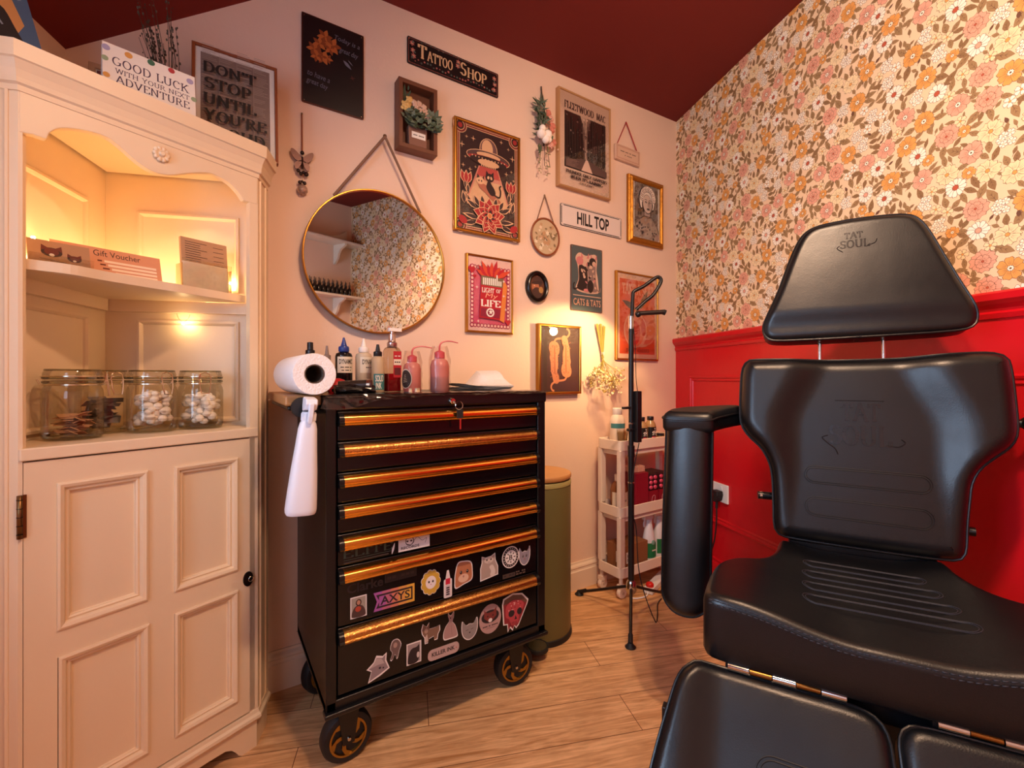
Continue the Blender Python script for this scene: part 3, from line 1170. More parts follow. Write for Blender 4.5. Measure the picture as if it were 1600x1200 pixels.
def bc(a, w_, h_):
    for cx_, cz_, s_ in ((-.012, .028, 1.0), (.022, .020, .7)):
        a.ell(cx_, cz_, .016 * s_, .010 * s_, m_ink)
        a.poly([(cx_ - .016 * s_, cz_ + .002), (cx_ - .015 * s_, cz_ + .015 * s_), (cx_ - .004 * s_, cz_ + .008 * s_)], m_rust)
        a.poly([(cx_ + .016 * s_, cz_ + .002), (cx_ + .015 * s_, cz_ + .015 * s_), (cx_ + .004 * s_, cz_ + .008 * s_)], m_rust)
        a.ell(cx_, cz_ + .001, .011 * s_, .008 * s_, m_rust)
        a.ell(cx_, cz_ - .006 * s_, .004 * s_, .003 * s_, m_paper)
    a.line([(-.03, .012), (.02, .007)], .0008, m_ink)


card_art('front_card', t, .094, .052, m_kraft, bc, (0, 0, .002), RAD(-14), .006)
b = MB()
b.box(-.05, .05, -.006, -.0048, .001, .022, m_acry)
b.box(-.05, .05, -.006, .03, 0, .0012, m_acry)
b.box(-.05, .05, .024, .0252, .001, .046, m_acry)
b.obj('acrylic_stand', t)

t = thing('gift_voucher_stack', 'peach gift vouchers with cream write-in lines, standing behind the business cards', 'vouchers', cabw(-.056, .098, 1.2055), CA)


def gv(a, w_, h_):
    a.text('Gift Voucher', -.028, .058, .046, .060, m_ink, 'sans')
    for k in range(4):
        a.rect(-.01 + k * .006, .088, .032 - k * .009, .0375 - k * .009, m_vstripe)
        a.rect(-.022 + k * .004, -.014 + k * .006, .033 - k * .009, .0365 - k * .009, m_rust)


card_art('voucher', t, .196, .066, m_vou, gv, (0, 0, .004), RAD(-16), .007)

t = thing('leaflet_holder', 'clear acrylic holder of buff printed cards at the right end of the lit shelf', 'card holder', cabw(.130, .076, 1.2055), CA)


def lf(a, w_, h_):
    a.rect(-w_ / 2 + .001, w_ / 2 - .001, .001, .066, m_paper)
    for k in range(9):
        z = .118 - k * .006
        a.line([(-.045, z), (-.045 + (.035 if k % 3 else .05), z)], .0013, m_ink)
        if k % 2 == 0:
            a.line([(.02, z - .003), (.045, z - .003)], .0011, m_ink)


card_art('printed_cards', t, .108, .128, m_kraft, lf, (0, 0, .002), RAD(-6), .009)
b = MB()
b.box(-.058, .058, -.006, -.0045, .001, .072, m_acry)
b.box(-.058, .058, -.006, .035, 0, .0015, m_acry)
b.box(-.058, -.0565, -.006, .030, .001, .06, m_acry)
b.box(.0565, .058, -.006, .030, .001, .06, m_acry)
b.obj('acrylic_stand', t)

# fairy lights
m_bulb = mat('fairy_bulb', (1.0, .66, .30), .3, emit=420)
t = thing('string_lights', 'string of tiny warm fairy lights laid along the cabinet shelf', 'fairy lights', cabw(0, 0, 0), CA)
bl = [(-.207, .090, 1.222), (-.178, .112, 1.268), (-.150, .140, 1.212), (-.110, .172, 1.214), (-.075, .205, 1.213), (-.035, .240, 1.212), (.0, .275, 1.213), (.040, .235, 1.214), (.075, .195, 1.213), (.052, .125, 1.2135), (.090, .140, 1.216), (.130, .140, 1.2185), (.150, .138, 1.214), (.204, .108, 1.240), (.118, .178, 1.125)]
b = MB()
wire = []
for i in range(len(bl) - 1):
    p, q = Vector(bl[i]), Vector(bl[i + 1])
    if i == len(bl) - 2:
        break
    for k in range(5):
        v = p.lerp(q, k / 5)
        v.z = max(1.2062, v.z - .010 * math.sin(PI * k / 5) - .0035)
        wire.append(tuple(v))
wire.append(bl[-2])
b.tube(wire, .0005, m_wire, 5)
b.tube([(.100, .172, 1.150), (.106, .176, 1.137), (.118, .178, 1.127), (.128, .172, 1.14), (.130, .168, 1.150)], .0005, m_wire, 5)
b.obj('wire', t)
for i, p in enumerate(bl):
    b = MB()
    b.ball((0, 0, 0), .0034, m_bulb, 8)
    b.obj('bulb', t, p)

# ------------------------------------------------------------------ things on top of the cabinet
m_ctext = mat('navy_print', '#40304a', .6)
t = thing('greeting_card', 'white good luck card with coloured dots standing on top of the cabinet', 'card', cabw(-.004, .028, 1.5915), CA - RAD(11))


def gl(a, w_, h_):
    a.text('GOOD LUCK', -.068, .072, .073, .094, m_ctext, bold=.13, slope=-.012)
    a.text('WITH YOUR NEXT', -.064, .072, .056, .068, m_ctext, bold=.12, slope=-.012)
    a.text('ADVENTURE', -.064, .072, .033, .052, m_ctext, bold=.13, slope=-.012)
    for x, z, r, c in ((-.078, .109, .007, '#a9a2c4'), (-.040, .110, .007, '#dba04f'), (.0, .114, .007, '#3c6b52'), (.038, .114, .0065, '#b3343a'), (.074, .105, .007, '#a9a2c4'), (-.08, .083, .006, '#93a584'), (.081, .062, .006, '#93a584'), (.004, .02, .007, '#b3343a'), (.05, .012, .007, '#dba04f'), (-.05, .016, .007, '#3c6b52'), (-.078, .045, .006, '#dba04f')):
        a.ell(x, z, r, r, mat('dot_' + c[1:], c, .6), 18)


card_art('card_front', t, .168, .121, m_paper, gl, (0, 0, 0), RAD(-7), .0008)
b = MB()
b.box(-.084, .084, 0, .0008, 0, .121, m_paper)
b.obj('card_back', t, (0, .050, 0), (RAD(10), 0, 0))

m_gold = mat('gold_moulding', '#c08a3c', .3, 1.0, var=.05)
m_oakfr = mat('light_oak_frame', '#b98a5a', .5, var=.08, vs=14)
m_pane = clear('picture_glass', '#ffffff', .07, .02)


def picture(name, label, cat, X0, X1, Z0, Z1, depth, bar, mf, draw, base, glass=True, rebate=.006, loc=None, rot=None, group=None, prof=None, mat_w=0.0, matm=None):
    w_, h_ = X1 - X0, Z1 - Z0
    t = thing(name, label, cat, loc or ((X0 + X1) / 2, -.001, Z0), 0, group, rot)
    yf = -depth
    b = MB()
    pf = prof or [(0, 0), (0, yf + .002), (.0015, yf), (bar * .5, yf - .0008), (bar - .0015, yf), (bar, yf + .002), (bar, yf + rebate)]
    b.rect_ring(-w_ / 2, w_ / 2, 0, h_, pf, mf)
    b.obj('frame', t)
    b = MB()
    yb = yf + rebate
    b.box(-w_ / 2 + bar * .6, w_ / 2 - bar * .6, yb + .0004, 0, bar * .6, h_ - bar * .6, base)
    a = Art()
    draw(a, w_, h_)
    off = len(b.v)
    b.v.extend((x, y + yb, z) for x, y, z in a.v)
    for f, mi_ in zip(a.f, a.m):
        b.f.append([q + off for q in f])
        b.m.append(b.mi(a.mats[mi_]))
        b.sm.append(False)
    b.obj('print', t)
    if glass:
        b = MB()
        b.box(-w_ / 2 + bar * .7, w_ / 2 - bar * .7, yb - .0035, yb - .0022, bar * .7, h_ - bar * .7, m_pane)
        b.obj('glass', t)
    return t


m_newsp = mat('newsprint_grey', '#8f7b70', .7, var=.10, vs=30)
m_news2 = mat('newsprint_light', '#b29d90', .7)
m_blk = mat('black_ink', '#1d1513', .6)


def dont(a, w_, h_):
    rnd = random.Random(2)
    a.rect(-w_ / 2 + .012, w_ / 2 - .012, .012, h_ - .012, m_paper)
    a.rect(-w_ / 2 + .02, w_ / 2 - .02, .018, h_ - .02, m_newsp)
    for k in range(60):
        z = .025 + k * .0047
        for c in range(4):
            x0 = -w_ / 2 + .023 + c * .041
            if rnd.random() < .7:
                a.line([(x0, z), (x0 + rnd.uniform(.02, .037), z)], .0012, m_news2)
    for c in range(1, 4):
        a.line([(-w_ / 2 + .022 + c * .041, .02), (-w_ / 2 + .022 + c * .041, h_ - .022)], .0008, m_news2)
    for i, (tx, ww) in enumerate((('DON\'T', .125), ('STOP', .112), ('UNTIL', .125), ("YOU'RE", .150), ('PROUD', .145))):
        z1 = h_ - .050 - i * .0455
        a.text(tx, -w_ / 2 + .027, -w_ / 2 + .027 + ww, z1 - .033, z1, m_blk, bold=.2)


m_redwood = mat('reddish_wood_frame', '#8c4a28', .35, var=.08, vs=20)
picture('quote_print', 'gold edged newsprint quote picture leaning on the wall above the cabinet', 'picture', 0, .206, 0, .298, .016, .008, m_redwood, dont, m_paper, loc=(.056, -.128, 1.5925), rot=(RAD(-7), 0, 0),
        prof=[(0, 0), (0, -.014), (.001, -.016), (.004, -.0165), (.007, -.016), (.008, -.010)])

m_can = [mat('canvas_' + c, c, .75, var=.05, vs=25) for c in ('#c38b52', '#40597a', '#1c1416', '#c9606a', '#7f8798')]


def dog(a, w_, h_):
    a.poly([(w_ / 2, 0), (w_ / 2, h_), (w_ / 2 - .05, h_), (w_ / 2 - .024, .10), (w_ / 2 - .016, .05), (w_ / 2 - .05, 0)], m_can[1])
    a.line([(w_ / 2 - .012, .10), (w_ / 2 - .03, .14), (w_ / 2 - .04, .18)], .006, m_can[4])
    a.poly(cr([(w_ / 2 - .025, .0), (w_ / 2 - .032, .045), (w_ / 2 - .040, .075), (w_ / 2 - .055, .085), (w_ / 2 - .075, .105), (w_ / 2 - .10, .12), (w_ / 2 - .13, .12), (w_ / 2 - .13, .07), (w_ / 2 - .10, .04), (w_ / 2 - .06, .0)], 40), m_can[2])
    a.ell(w_ / 2 - .078, .066, .006, .013, m_can[3], rot=35)
    a.line([(w_ / 2 - .058, .072), (w_ / 2 - .048, .04)], .003, m_can[4])


t = thing('canvas_painting', 'blue and ochre canvas of a dark animal leaning on the left of the cabinet', 'painting', cabw(-.252, .062, 1.6105), 0, None, (RAD(-8), RAD(-11), CA))
card_art('canvas', t, .16, .26, m_can[0], dog, (0, 0, .0), 0, .018)
b = MB()
b.box(-.075, .075, .0185, .026, .005, .255, mat('pine_stretcher', '#b98a5c', .6))
b.obj('stretcher_bars', t)


def smallpic(a, w_, h_):
    a.rect(-w_ / 2 + .016, w_ / 2 - .016, .016, h_ - .016, mat('plum_print', '#7a3b40', .6))
    a.ell(0, h_ / 2, .018, .026, m_can[0])


picture('small_picture', 'small pale framed picture behind the good luck card on the cabinet', 'picture', 0, .11, 0, .20, .014, .014, mat('pale_frame', '#c9a78a', .5), smallpic, m_paper, glass=False, loc=(-.211, -.045, 1.5925), rot=(RAD(-7), 0, 0))

# vase of dried stems
t = thing('dried_stems_vase', 'small dark vase of thin dried stems behind the good luck card', 'vase', cabw(.075, .165, 1.5915), CA)
b = MB()
b.lathe([(.001, 0), (.022, 0), (.027, .02), (.024, .06), (.013, .09), (.015, .10)], mat('dark_vase_glaze', '#2e2421', .3), n=20)
b.obj('vase', t)
b = MB()
m_dry = mat('dried_stem_brown', '#4b3b2c', .8)
m_dry2 = mat('dried_leaf_grey', '#5d5a4e', .8)
rnd = random.Random(9)
for k in range(26):
    a = rnd.uniform(0, 6.28)
    sp = rnd.uniform(.01, .06)
    h = rnd.uniform(.24, .365)
    p = [(0, 0, .05), (sp * .2 * math.cos(a), sp * .2 * math.sin(a), .12), (sp * .6 * math.cos(a) + rnd.uniform(-.008, .008), sp * .6 * math.sin(a), h * .6), (sp * math.cos(a) - .02, sp * math.sin(a), h)]
    pts = cr(p, 9, False)
    b.tube(pts, .0012, m_dry, 5, r2=.0005)
    for q in range(7):
        c0 = pts[rnd.randrange(5, 9)]
        b.ball((c0[0] + rnd.uniform(-.004, .004), c0[1] + rnd.uniform(-.004, .004), c0[2] + rnd.uniform(-.012, .012)), rnd.uniform(.0012, .0026), m_dry if k % 2 else m_dry2, 6, (1, 1, 1.7))
for k in range(2):
    s_ = 1 if k else -1
    pts = cr([(0, 0, .09), (s_ * .03, -.01, .15), (s_ * .034, -.01, .165), (s_ * .042, -.015, .16)], 10, False)
    b.tube(pts, .001, m_dry2, 5)
    for q in range(10):
        c0 = pts[3 + q % 7]
        b.ball((c0[0] + rnd.uniform(-.006, .006), c0[1], c0[2] + rnd.uniform(-.006, .006)), .0035, m_dry2, 6, (1.6, .4, .8))
b.obj('dried_stems', t)

# ------------------------------------------------------------------ gallery wall
def hexm(c, rough=.6):
    return mat('ink_' + c.lstrip('#'), c, rough)


def sign(name, label, cat, X0, X1, Z0, Z1, base, draw, r=.006, th=.004, edge=None, off=.002):
    """flat tin sign with rounded corners"""
    w_, h_ = X1 - X0, Z1 - Z0
    t = thing(name, label, cat, ((X0 + X1) / 2, -off, Z0))
    b = MB()
    b.prism(rrect(-w_ / 2, w_ / 2, 0, h_, r), -th, 0, edge or base)
    a = Art()
    a.poly(rrect(-w_ / 2 + .0015, w_ / 2 - .0015, .0015, h_ - .0015, r), base)
    draw(a, w_, h_)
    off_ = len(b.v)
    b.v.extend((x, y - th, z) for x, y, z in a.v)
    for f, mi_ in zip(a.f, a.m):
        b.f.append([q + off_ for q in f])
        b.m.append(b.mi(a.mats[mi_]))
        b.sm.append(False)
    b.obj('sign_plate', t)
    b = MB()
    for sx in (-1, 1):
        for z in (.008, h_ - .008):
            b = MB()
            b.lathe([(.0001, -.0012), (.0016, -.0008), (.002, 0)], m_wire, (sx * (w_ / 2 - .008), -th, z), 10, axis='y')
            b.obj('rivet', t)
    return t


m_tinblk = mat('black_tin', '#1a1214', .35)
m_chalk = mat('chalk_white', '#6e6a78', .8)
m_copper = mat('copper_edge', '#5a2a1c', .4, .4)
m_flo, m_flo2 = hexm('#b5622a'), hexm('#8a4218')


def board(a, w_, h_):
    rnd = random.Random(4)
    a.frame(-w_ / 2 + .002, w_ / 2 - .002, .002, h_ - .002, .003, m_copper)
    for cx_, cz_, r in ((-.028, .235, .026), (-.005, .215, .030), (-.045, .205, .024), (-.062, .182, .024), (-.035, .165, .026), (-.055, .160, .02), (-.02, .165, .018), (-.012, .20, .022)):
        o = rnd.uniform(0, 60)
        for k in range(6):
            a.leaf(cx_, cz_, r, r * .55, o + k * 60, m_flo if k % 2 else m_flo2)
    a.text('Today is a', -.0, .085, .232, .252, m_chalk, 'sans', shear=.25, slope=-.05)
    a.text('great day', .018, .078, .196, .218, m_chalk, 'sans', shear=.25, slope=-.05)
    a.text('to have a', -.082, -.012, .088, .106, m_chalk, 'sans', shear=.2, slope=-.1)
    a.text('great day', -.084, -.02, .058, .080, m_chalk, 'sans', shear=.2, slope=-.1)
    a.leaf(.030, .178, .035, .012, -40, m_chalk)
    a.leaf(.045, .184, .022, .004, -40, m_chalk)
    a.star(.060, .128, .010, hexm('#5b2a26'), 4, .3, 20)


sign('blackboard_sign', 'black tin sign with orange flowers and chalk writing, highest on the left', 'sign', .240, .438, 1.873, 2.163, m_tinblk, board, edge=m_copper)

m_cream = hexm('#d9b489')
m_rose = hexm('#b0655c')
m_teal = hexm('#5c6660')


def tattoo(a, w_, h_):
    rnd = random.Random(6)
    a.frame(-w_ / 2 + .005, w_ / 2 - .005, .005, h_ - .005, .0012, m_rose)
    a.text('T', -.155, -.118, .034, .086, m_cream, bold=.2)
    a.text('ATTOO', -.118, -.012, .034, .074, m_cream, bold=.2)
    a.text('S', .020, .048, .034, .086, m_cream, bold=.2)
    a.text('HOP', .052, .140, .034, .074, m_cream, bold=.2)
    for k in range(30):
        x = -w_ / 2 + .018 + k * (w_ - .036) / 29
        z = rnd.choice([.016, .02, .024])
        a.star(x, z, rnd.uniform(.003, .006), rnd.choice([m_rose, m_teal, m_rose]), 5, .5, rnd.uniform(0, 60))
    for k in range(16):
        x = -w_ / 2 + .05 + k * (w_ - .1) / 15
        a.leaf(x, .090, .010, .004, rnd.uniform(-30, 200), m_teal)
    for x, z in ((-.178, .075), (-.175, .050), (-.172, .03), (.174, .07), (.176, .047), (.172, .024), (.008, .06), (.010, .075)):
        a.star(x, z, .011, m_rose, 6, .6)
        a.ell(x, z, .003, .003, m_cream, 8)
        a.leaf(x, z, .014, .006, rnd.uniform(0, 360), m_teal)


sign('tattoo_shop_sign', 'long black tin sign with cream TATTOO SHOP lettering, topmost on the wall', 'sign', .595, .985, 2.133, 2.232, m_tinblk, tattoo)


# shadow box with plants
m_bwood = mat('brown_stained_wood', '#6f4029', .5, var=.12, vs=18, bump=.05, bs=40)
m_kraftp = mat('brown_paper_pot', '#8a6250', .8)
m_gleaf = [mat('leaf_' + c, c, .6) for c in ('#5f6f58', '#74806b', '#47553c')]
m_yel = mat('petal_yellow', '#e3bc72', .7)
m_pale = mat('petal_blush', '#ddb9a0', .7)


def leaf3(b, p, d, up, L, wd, m):
    d = Vector(d).normalized()
    s_ = d.cross(Vector(up)).normalized()
    n_ = s_.cross(d)
    p = Vector(p)
    pts = [p, p + d * L * .4 + s_ * wd * .5 + n_ * .1 * L, p + d * L, p + d * L * .4 - s_ * wd * .5 + n_ * .1 * L, p + d * L * .45]
    b.add(pts, [(0, 1, 4), (1, 2, 4), (2, 3, 4), (3, 0, 4)], m, True)


def rose(b, c, r, m, rnd, n=3):
    c = Vector(c)
    b.ball(c, r * .5, m, 8)
    for ring in range(n):
        k = 5
        for i in range(k):
            a = i * 2 * PI / k + ring * .6 + rnd.uniform(-.1, .1)
            q = r * (.35 + .25 * ring)
            o = Vector((math.cos(a) * q, -r * (.5 - .2 * ring), math.sin(a) * q))
            b.ball(c + o, r * .38, m, 7, (1, .6, 1))


t = thing('shadow_box', 'brown wooden shadow box of artificial leaves and pale roses in a paper pot', 'wall plant', (.6225, -.001, 1.800))
w_, h_ = .147, .244
b = MB()
b.rect_ring(-w_ / 2, w_ / 2, 0, h_, [(0, 0), (0, -.045), (.001, -.046), (.014, -.046), (.015, -.045), (.015, -.004)], m_bwood)
b.box(-.007, .003, -.012, -.002, h_, h_ + .016, m_bwood)
b.obj('box_frame', t)
b = MB()
b.box(-w_ / 2 + .008, w_ / 2 - .008, -.006, -.001, .008, h_ - .008, m_bwood)
b.obj('back_panel', t)
b = MB()
b.prism([(-.034, .017), (.034, .017), (.036, .088), (-.036, .088)], -.04, -.010, m_kraftp)
pot = b.obj('paper_pot', t, bevel=.003)
card_art('pot_label', pot, .052, .022, m_paper, lambda a, w_, h_: a.text('--- ----', -.02, .02, .009, .013, m_ink, 'sans', shear=.2), (.002, -.0412, .045))
rnd = random.Random(3)
b = MB()
for k in range(120):
    x, z = rnd.uniform(-.056, .074), rnd.uniform(.080, .135)
    a = rnd.uniform(-.6, 3.7)
    leaf3(b, (x, -.04 - rnd.uniform(0, .02), z), (math.cos(a), rnd.uniform(-.6, .2), math.sin(a) * .6), (0, -1, .3), rnd.uniform(.020, .032), .017, rnd.choice(m_gleaf))
for k in range(26):
    leaf3(b, (-.05 + rnd.uniform(-.012, .02), -.03, rnd.uniform(.15, .215)), (rnd.uniform(-.5, .5), -.3, 1), (0, -1, 0), .02, .008, m_gleaf[2])
b.obj('foliage', t)
b = MB()
rose(b, (-.048, -.048, .142), .019, m_yel, rnd)
rose(b, (-.034, -.044, .170), .014, m_yel, rnd)
for x, z in ((-.012, .148), (.0, .162), (.006, .138), (.018, .155), (.028, .14), (.02, .125), (.036, .126), (-.018, .16)):
    rose(b, (x, -.047, z + .004), .013, m_pale, rnd, 2)
b.obj('blooms', t)


# flying saucer poster
m_nv, m_cr, m_rd, m_pk = hexm('#2a1216'), hexm('#e2b48c'), hexm('#a8282b'), hexm('#d98f7c')


def ufo(a, w_, h_):
    rnd = random.Random(8)
    x0, x1, z0, z1 = -w_ / 2 + .012, w_ / 2 - .012, .012, h_ - .012
    a.rect(x0, x1, z0, z1, hexm('#7c1f22'))
    a.frame(x0 + .004, x1 - .004, z0 + .004, z1 - .004, .0025, m_cr)
    a.rect(x0 + .012, x1 - .012, z0 + .012, z1 - .012, m_nv)
    a.frame(x0 + .012, x1 - .012, z0 + .012, z1 - .012, .003, m_cr)
    for sx in (-1, 1):
        for z in (z0 + .014, z1 - .014):
            cx_ = sx * (x1 - .014)
            for r, m in ((.030, m_cr), (.027, hexm('#7c1f22')), (.020, m_cr), (.017, m_nv), (.010, m_rd)):
                a.ell(cx_, z, r, r, m, 24)
    a.poly([(-.045, .275), (.045, .275), (.105, .12), (-.105, .12)], m_pk)
    a.poly([(-.040, .275), (.040, .275), (.055, .235), (-.055, .235)], hexm('#c4514b'))
    a.poly([(-.06, .22), (.06, .22), (.098, .12), (-.098, .12)], m_cr)
    for x, z in ((-.10, .375), (-.12, .34), (-.105, .295), (-.07, .375), (-.06, .265), (.095, .375), (.115, .34), (.11, .285), (.085, .27), (-.115, .26), (.06, .395), (-.085, .25), (.12, .25)):
        a.star(x, z, rnd.uniform(.006, .014), m_cr)
    # saucer
    a.ell(0, .345, .042, .048, m_cr)
    a.ell(0, .345, .039, .045, hexm('#6b4a4b'))
    a.ell(-.006, .35, .026, .036, m_cr)
    a.ell(0, .312, .102, .030, m_cr)
    a.ell(0, .312, .099, .027, hexm('#56393c'))
    a.ell(0, .318, .060, .014, m_nv)
    a.ell(0, .322, .056, .012, m_cr)
    a.ell(0, .305, .094, .014, m_rd)
    a.ell(0, .298, .086, .020, m_nv)
    a.ell(0, .292, .05, .014, m_cr)
    for k in range(11):
        a.ell(-.075 + k * .015, .305 + .004 * abs(k - 5) * .2, .003, .003, m_cr, 8)
    for k in range(9):
        a.rect(-.036 + k * .008, -.032 + k * .008, .274, .281, m_cr)
    # two cats
    a.poly(cr([(-.015, .17), (-.04, .185), (-.05, .20), (-.035, .205), (-.01, .20), (.03, .165), (.055, .15), (.05, .14), (.02, .145)], 30), hexm('#b06a52'))
    a.ell(-.040, .215, .018, .015, m_cr)
    a.poly([(-.056, .222), (-.052, .240), (-.042, .228)], m_ink)
    a.poly([(-.03, .228), (-.022, .240), (-.022, .220)], m_ink)
    a.ell(-.046, .214, .003, .004, m_ink, 8)
    a.ell(-.034, .214, .003, .004, m_ink, 8)
    a.poly(cr([(.0, .225), (.012, .21), (.028, .19), (.03, .17), (.01, .165), (-.008, .185), (-.012, .20)], 24), m_nv)
    a.ell(.004, .235, .020, .017, m_nv)
    a.poly([(-.014, .240), (-.012, .262), (.0, .248)], m_nv)
    a.poly([(.010, .250), (.022, .262), (.022, .240)], m_nv)
    a.ell(-.003, .234, .005, .007, m_cr, 12, rot=-20)
    a.ell(.011, .234, .005, .007, m_cr, 12, rot=20)
    a.line(cr([(.025, .17), (.05, .165), (.056, .19), (.05, .205), (.058, .214)], 16, False), .006, m_nv)
    # bottom peony and leaves
    for sx in (-1, 1):
        for x, z, L, an in ((.10, .15, .06, 75), (.118, .17, .05, 100), (.09, .11, .055, 60), (.12, .11, .05, 80), (.06, .10, .06, 30), (.05, .06, .075, 8), (.06, .045, .07, -12), (.05, .11, .05, 60), (.03, .12, .04, 80)):
            an2 = an if sx > 0 else 180 - an
            a.leaf(sx * x * .92, z, L, .022, an2, m_cr)
            a.leaf(sx * x * .92, z + .001, L * .86, .016, an2, hexm('#3d2a2a'))
        a.line([(sx * .098, .11), (sx * .104, .2)], .003, m_cr)
        for dx, an in ((-.008, 105), (.008, 75), (0, 90)):
            a.leaf(sx * .104 + dx, .19, .052, .024, an, m_cr)
            a.leaf(sx * .104 + dx, .192, .045, .018, an, m_rd)
        a.ell(sx * .118, .045, .020, .014, m_rd, rot=sx * 30)
    for r, n, wd, c in ((.075, 9, .040, 0), (.058, 8, .036, 1), (.040, 7, .026, 2)):
        for k in range(n):
            an = k * 360 / n + c * 20 + 90
            a.leaf(0, .078, r, wd * 1.15, an, m_cr)
            a.leaf(0, .078, r * .95, wd, an, m_rd)
            a.leaf(0, .078, r * .66, wd * .62, an, m_nv)
    a.ell(0, .078, .012, .012, m_cr, 16)
    a.ell(0, .078, .009, .009, hexm('#cf7a3f'), 16)


picture('saucer_poster', 'gold framed poster of a flying saucer lifting two cats above a red flower', 'picture', .779, 1.086, 1.552, 1.991, .020, .011, m_gold, ufo, m_cr)

# flower swag
t = thing('hanging_flower_spray', 'spray of green leaves, pink blooms and white cotton hung left of the tall concert poster', 'dried flowers', (1.205, -.002, 1.86))
b = MB()
b.tube([(0, -.006, .397), (.002, -.012, .33), (.012, -.02, .27), (.0, -.022, .13)], .0035, m_dry, 6)
for k in range(3):
    b.tube([(.0, -.02, .28), (-.01 + k * .01, -.03, .15), (-.03 + k * .03, -.03, .04)], .0014, m_dry, 5)
b.obj('stems', t)
rnd = random.Random(21)
b = MB()
for k in range(90):
    z = rnd.uniform(.16, .31)
    a = rnd.uniform(0, 6.28)
    x = -.015 + rnd.uniform(-.02, .02)
    leaf3(b, (x, -.022, z), (math.cos(a) - .4, -.5 + rnd.uniform(-.4, .3), math.sin(a)), (0, -1, 0), rnd.uniform(.03, .048), .010, rnd.choice(m_gleaf))
for k in range(60):
    z = rnd.uniform(.0, .13)
    s_ = rnd.choice([-1, 1])
    x = (-.028 if s_ < 0 else .012) + rnd.uniform(-.008, .008)
    leaf3(b, (x, -.03, z), (rnd.uniform(-1, 1), -.3, rnd.uniform(-1, .2)), (0, -1, 0), .014, .005, mat('leaf_gold_green', '#8d8350', .7))
leaf3(b, (-.03, -.03, .13), (-.1, -.2, -1), (0, -1, 0), .055, .025, m_gleaf[2])
leaf3(b, (.03, -.03, .19), (.2, -.2, -1), (0, -1, 0), .04, .022, m_gleaf[0])
b.obj('foliage', t)
b = MB()
mpk, mpk2 = mat('petal_coral', '#d98570', .7), mat('petal_pale_pink', '#e3a996', .7)
for x, z, m in ((.03, .285, mpk), (.044, .262, mpk2), (.055, .235, mpk), (.05, .215, mpk), (.06, .165, mpk), (.045, .15, mpk2)):
    rose(b, (x - .01, -.03, z - .01), .014, m, rnd)
rose(b, (.08, -.022, .135), .006, m_pale, rnd, 1)
b.obj('pink_blooms', t)
b = MB()
for x, z, r in ((-.028, .165, .020), (.006, .17, .02), (-.004, .148, .018), (-.022, .19, .015), (.015, .15, .012)):
    b.ball((x, -.045, z), r, m_cot, 12)
b.obj('cotton_bolls', t)

# concert poster
m_brk = hexm('#2a1a18')


def fleet(a, w_, h_):
    rnd = random.Random(12)
    pp = hexm('#e6c3ac')
    a.rect(-w_ / 2 + .008, w_ / 2 - .008, .008, h_ - .008, pp)
    a.text('FLEETWOOD', -.125, .055, h_ - .080, h_ - .045, m_brk, bold=.24)
    a.text('MAC', .072, .132, h_ - .080, h_ - .045, m_brk, bold=.24)
    x0, x1, z0, z1 = -.125, .132, .095, h_ - .092
    a.rect(x0, x1, z0, z1, m_brk)
    g = [hexm(c) for c in ('#d8b7a3', '#8f7166', '#5c443e', '#3c2825')]
    a.poly([(-.012, z1), (.035, z1), (.02, z1 - .06), (.012, z1 - .14), (.012, z0 + .06), (-.005, z0 + .06), (-.01, z1 - .12), (-.022, z1 - .05)], g[1])
    a.poly([(-.03, z1), (.012, z1), (.008, z1 - .05), (.006, z0 + .03), (-.002, z0 + .03), (-.006, z1 - .06)], g[0])
    for k in range(190):
        x, z = rnd.uniform(x0 + .004, x1 - .004), rnd.uniform(z0 + .01, z1 - .004)
        near = abs(x - .003) < .035
        if rnd.random() < (.9 if near else .35):
            a.ell(x, z, rnd.uniform(.0015, .0055), rnd.uniform(.002, .006), g[rnd.choice([0, 1, 1, 2])] if near else g[rnd.choice([2, 3, 2, 1])], 7)
    for k in range(16):
        x = x0 + .01 + k * .0155
        a.line([(x, z0 + .05), (x + rnd.uniform(-.004, .004), z1 - rnd.uniform(0, .08))], rnd.uniform(.0015, .005), m_brk)
    a.poly([(x0, z0), (x1, z0), (x1, z0 + .03), (.02, z0 + .055), (-.02, z0 + .055), (x0, z0 + .03)], g[2])
    a.poly([(-.03, z0), (.04, z0), (.010, z0 + .055), (-.002, z0 + .055)], g[0])
    for k in range(12):
        a.line([(x0 + .005, z0 + .004 + k * .003), (x0 + rnd.uniform(.03, .09), z0 + .006 + k * .003)], .0012, g[1])
    a.text('THUNDER ONLY HAPPENS', -.125, .132, .066, .082, m_brk, bold=.26)
    a.text("WHEN IT'S RAINING", -.095, .105, .045, .061, m_brk, bold=.26)
    a.text('DREAMS - 1977', -.04, .05, .031, .039, m_brk, bold=.2)


picture('concert_poster', 'tall oak framed poster with a dark woodland photo and heavy serif lettering', 'picture', 1.291, 1.616, 1.842, 2.284, .024, .008, m_oakfr, fleet, m_paper)

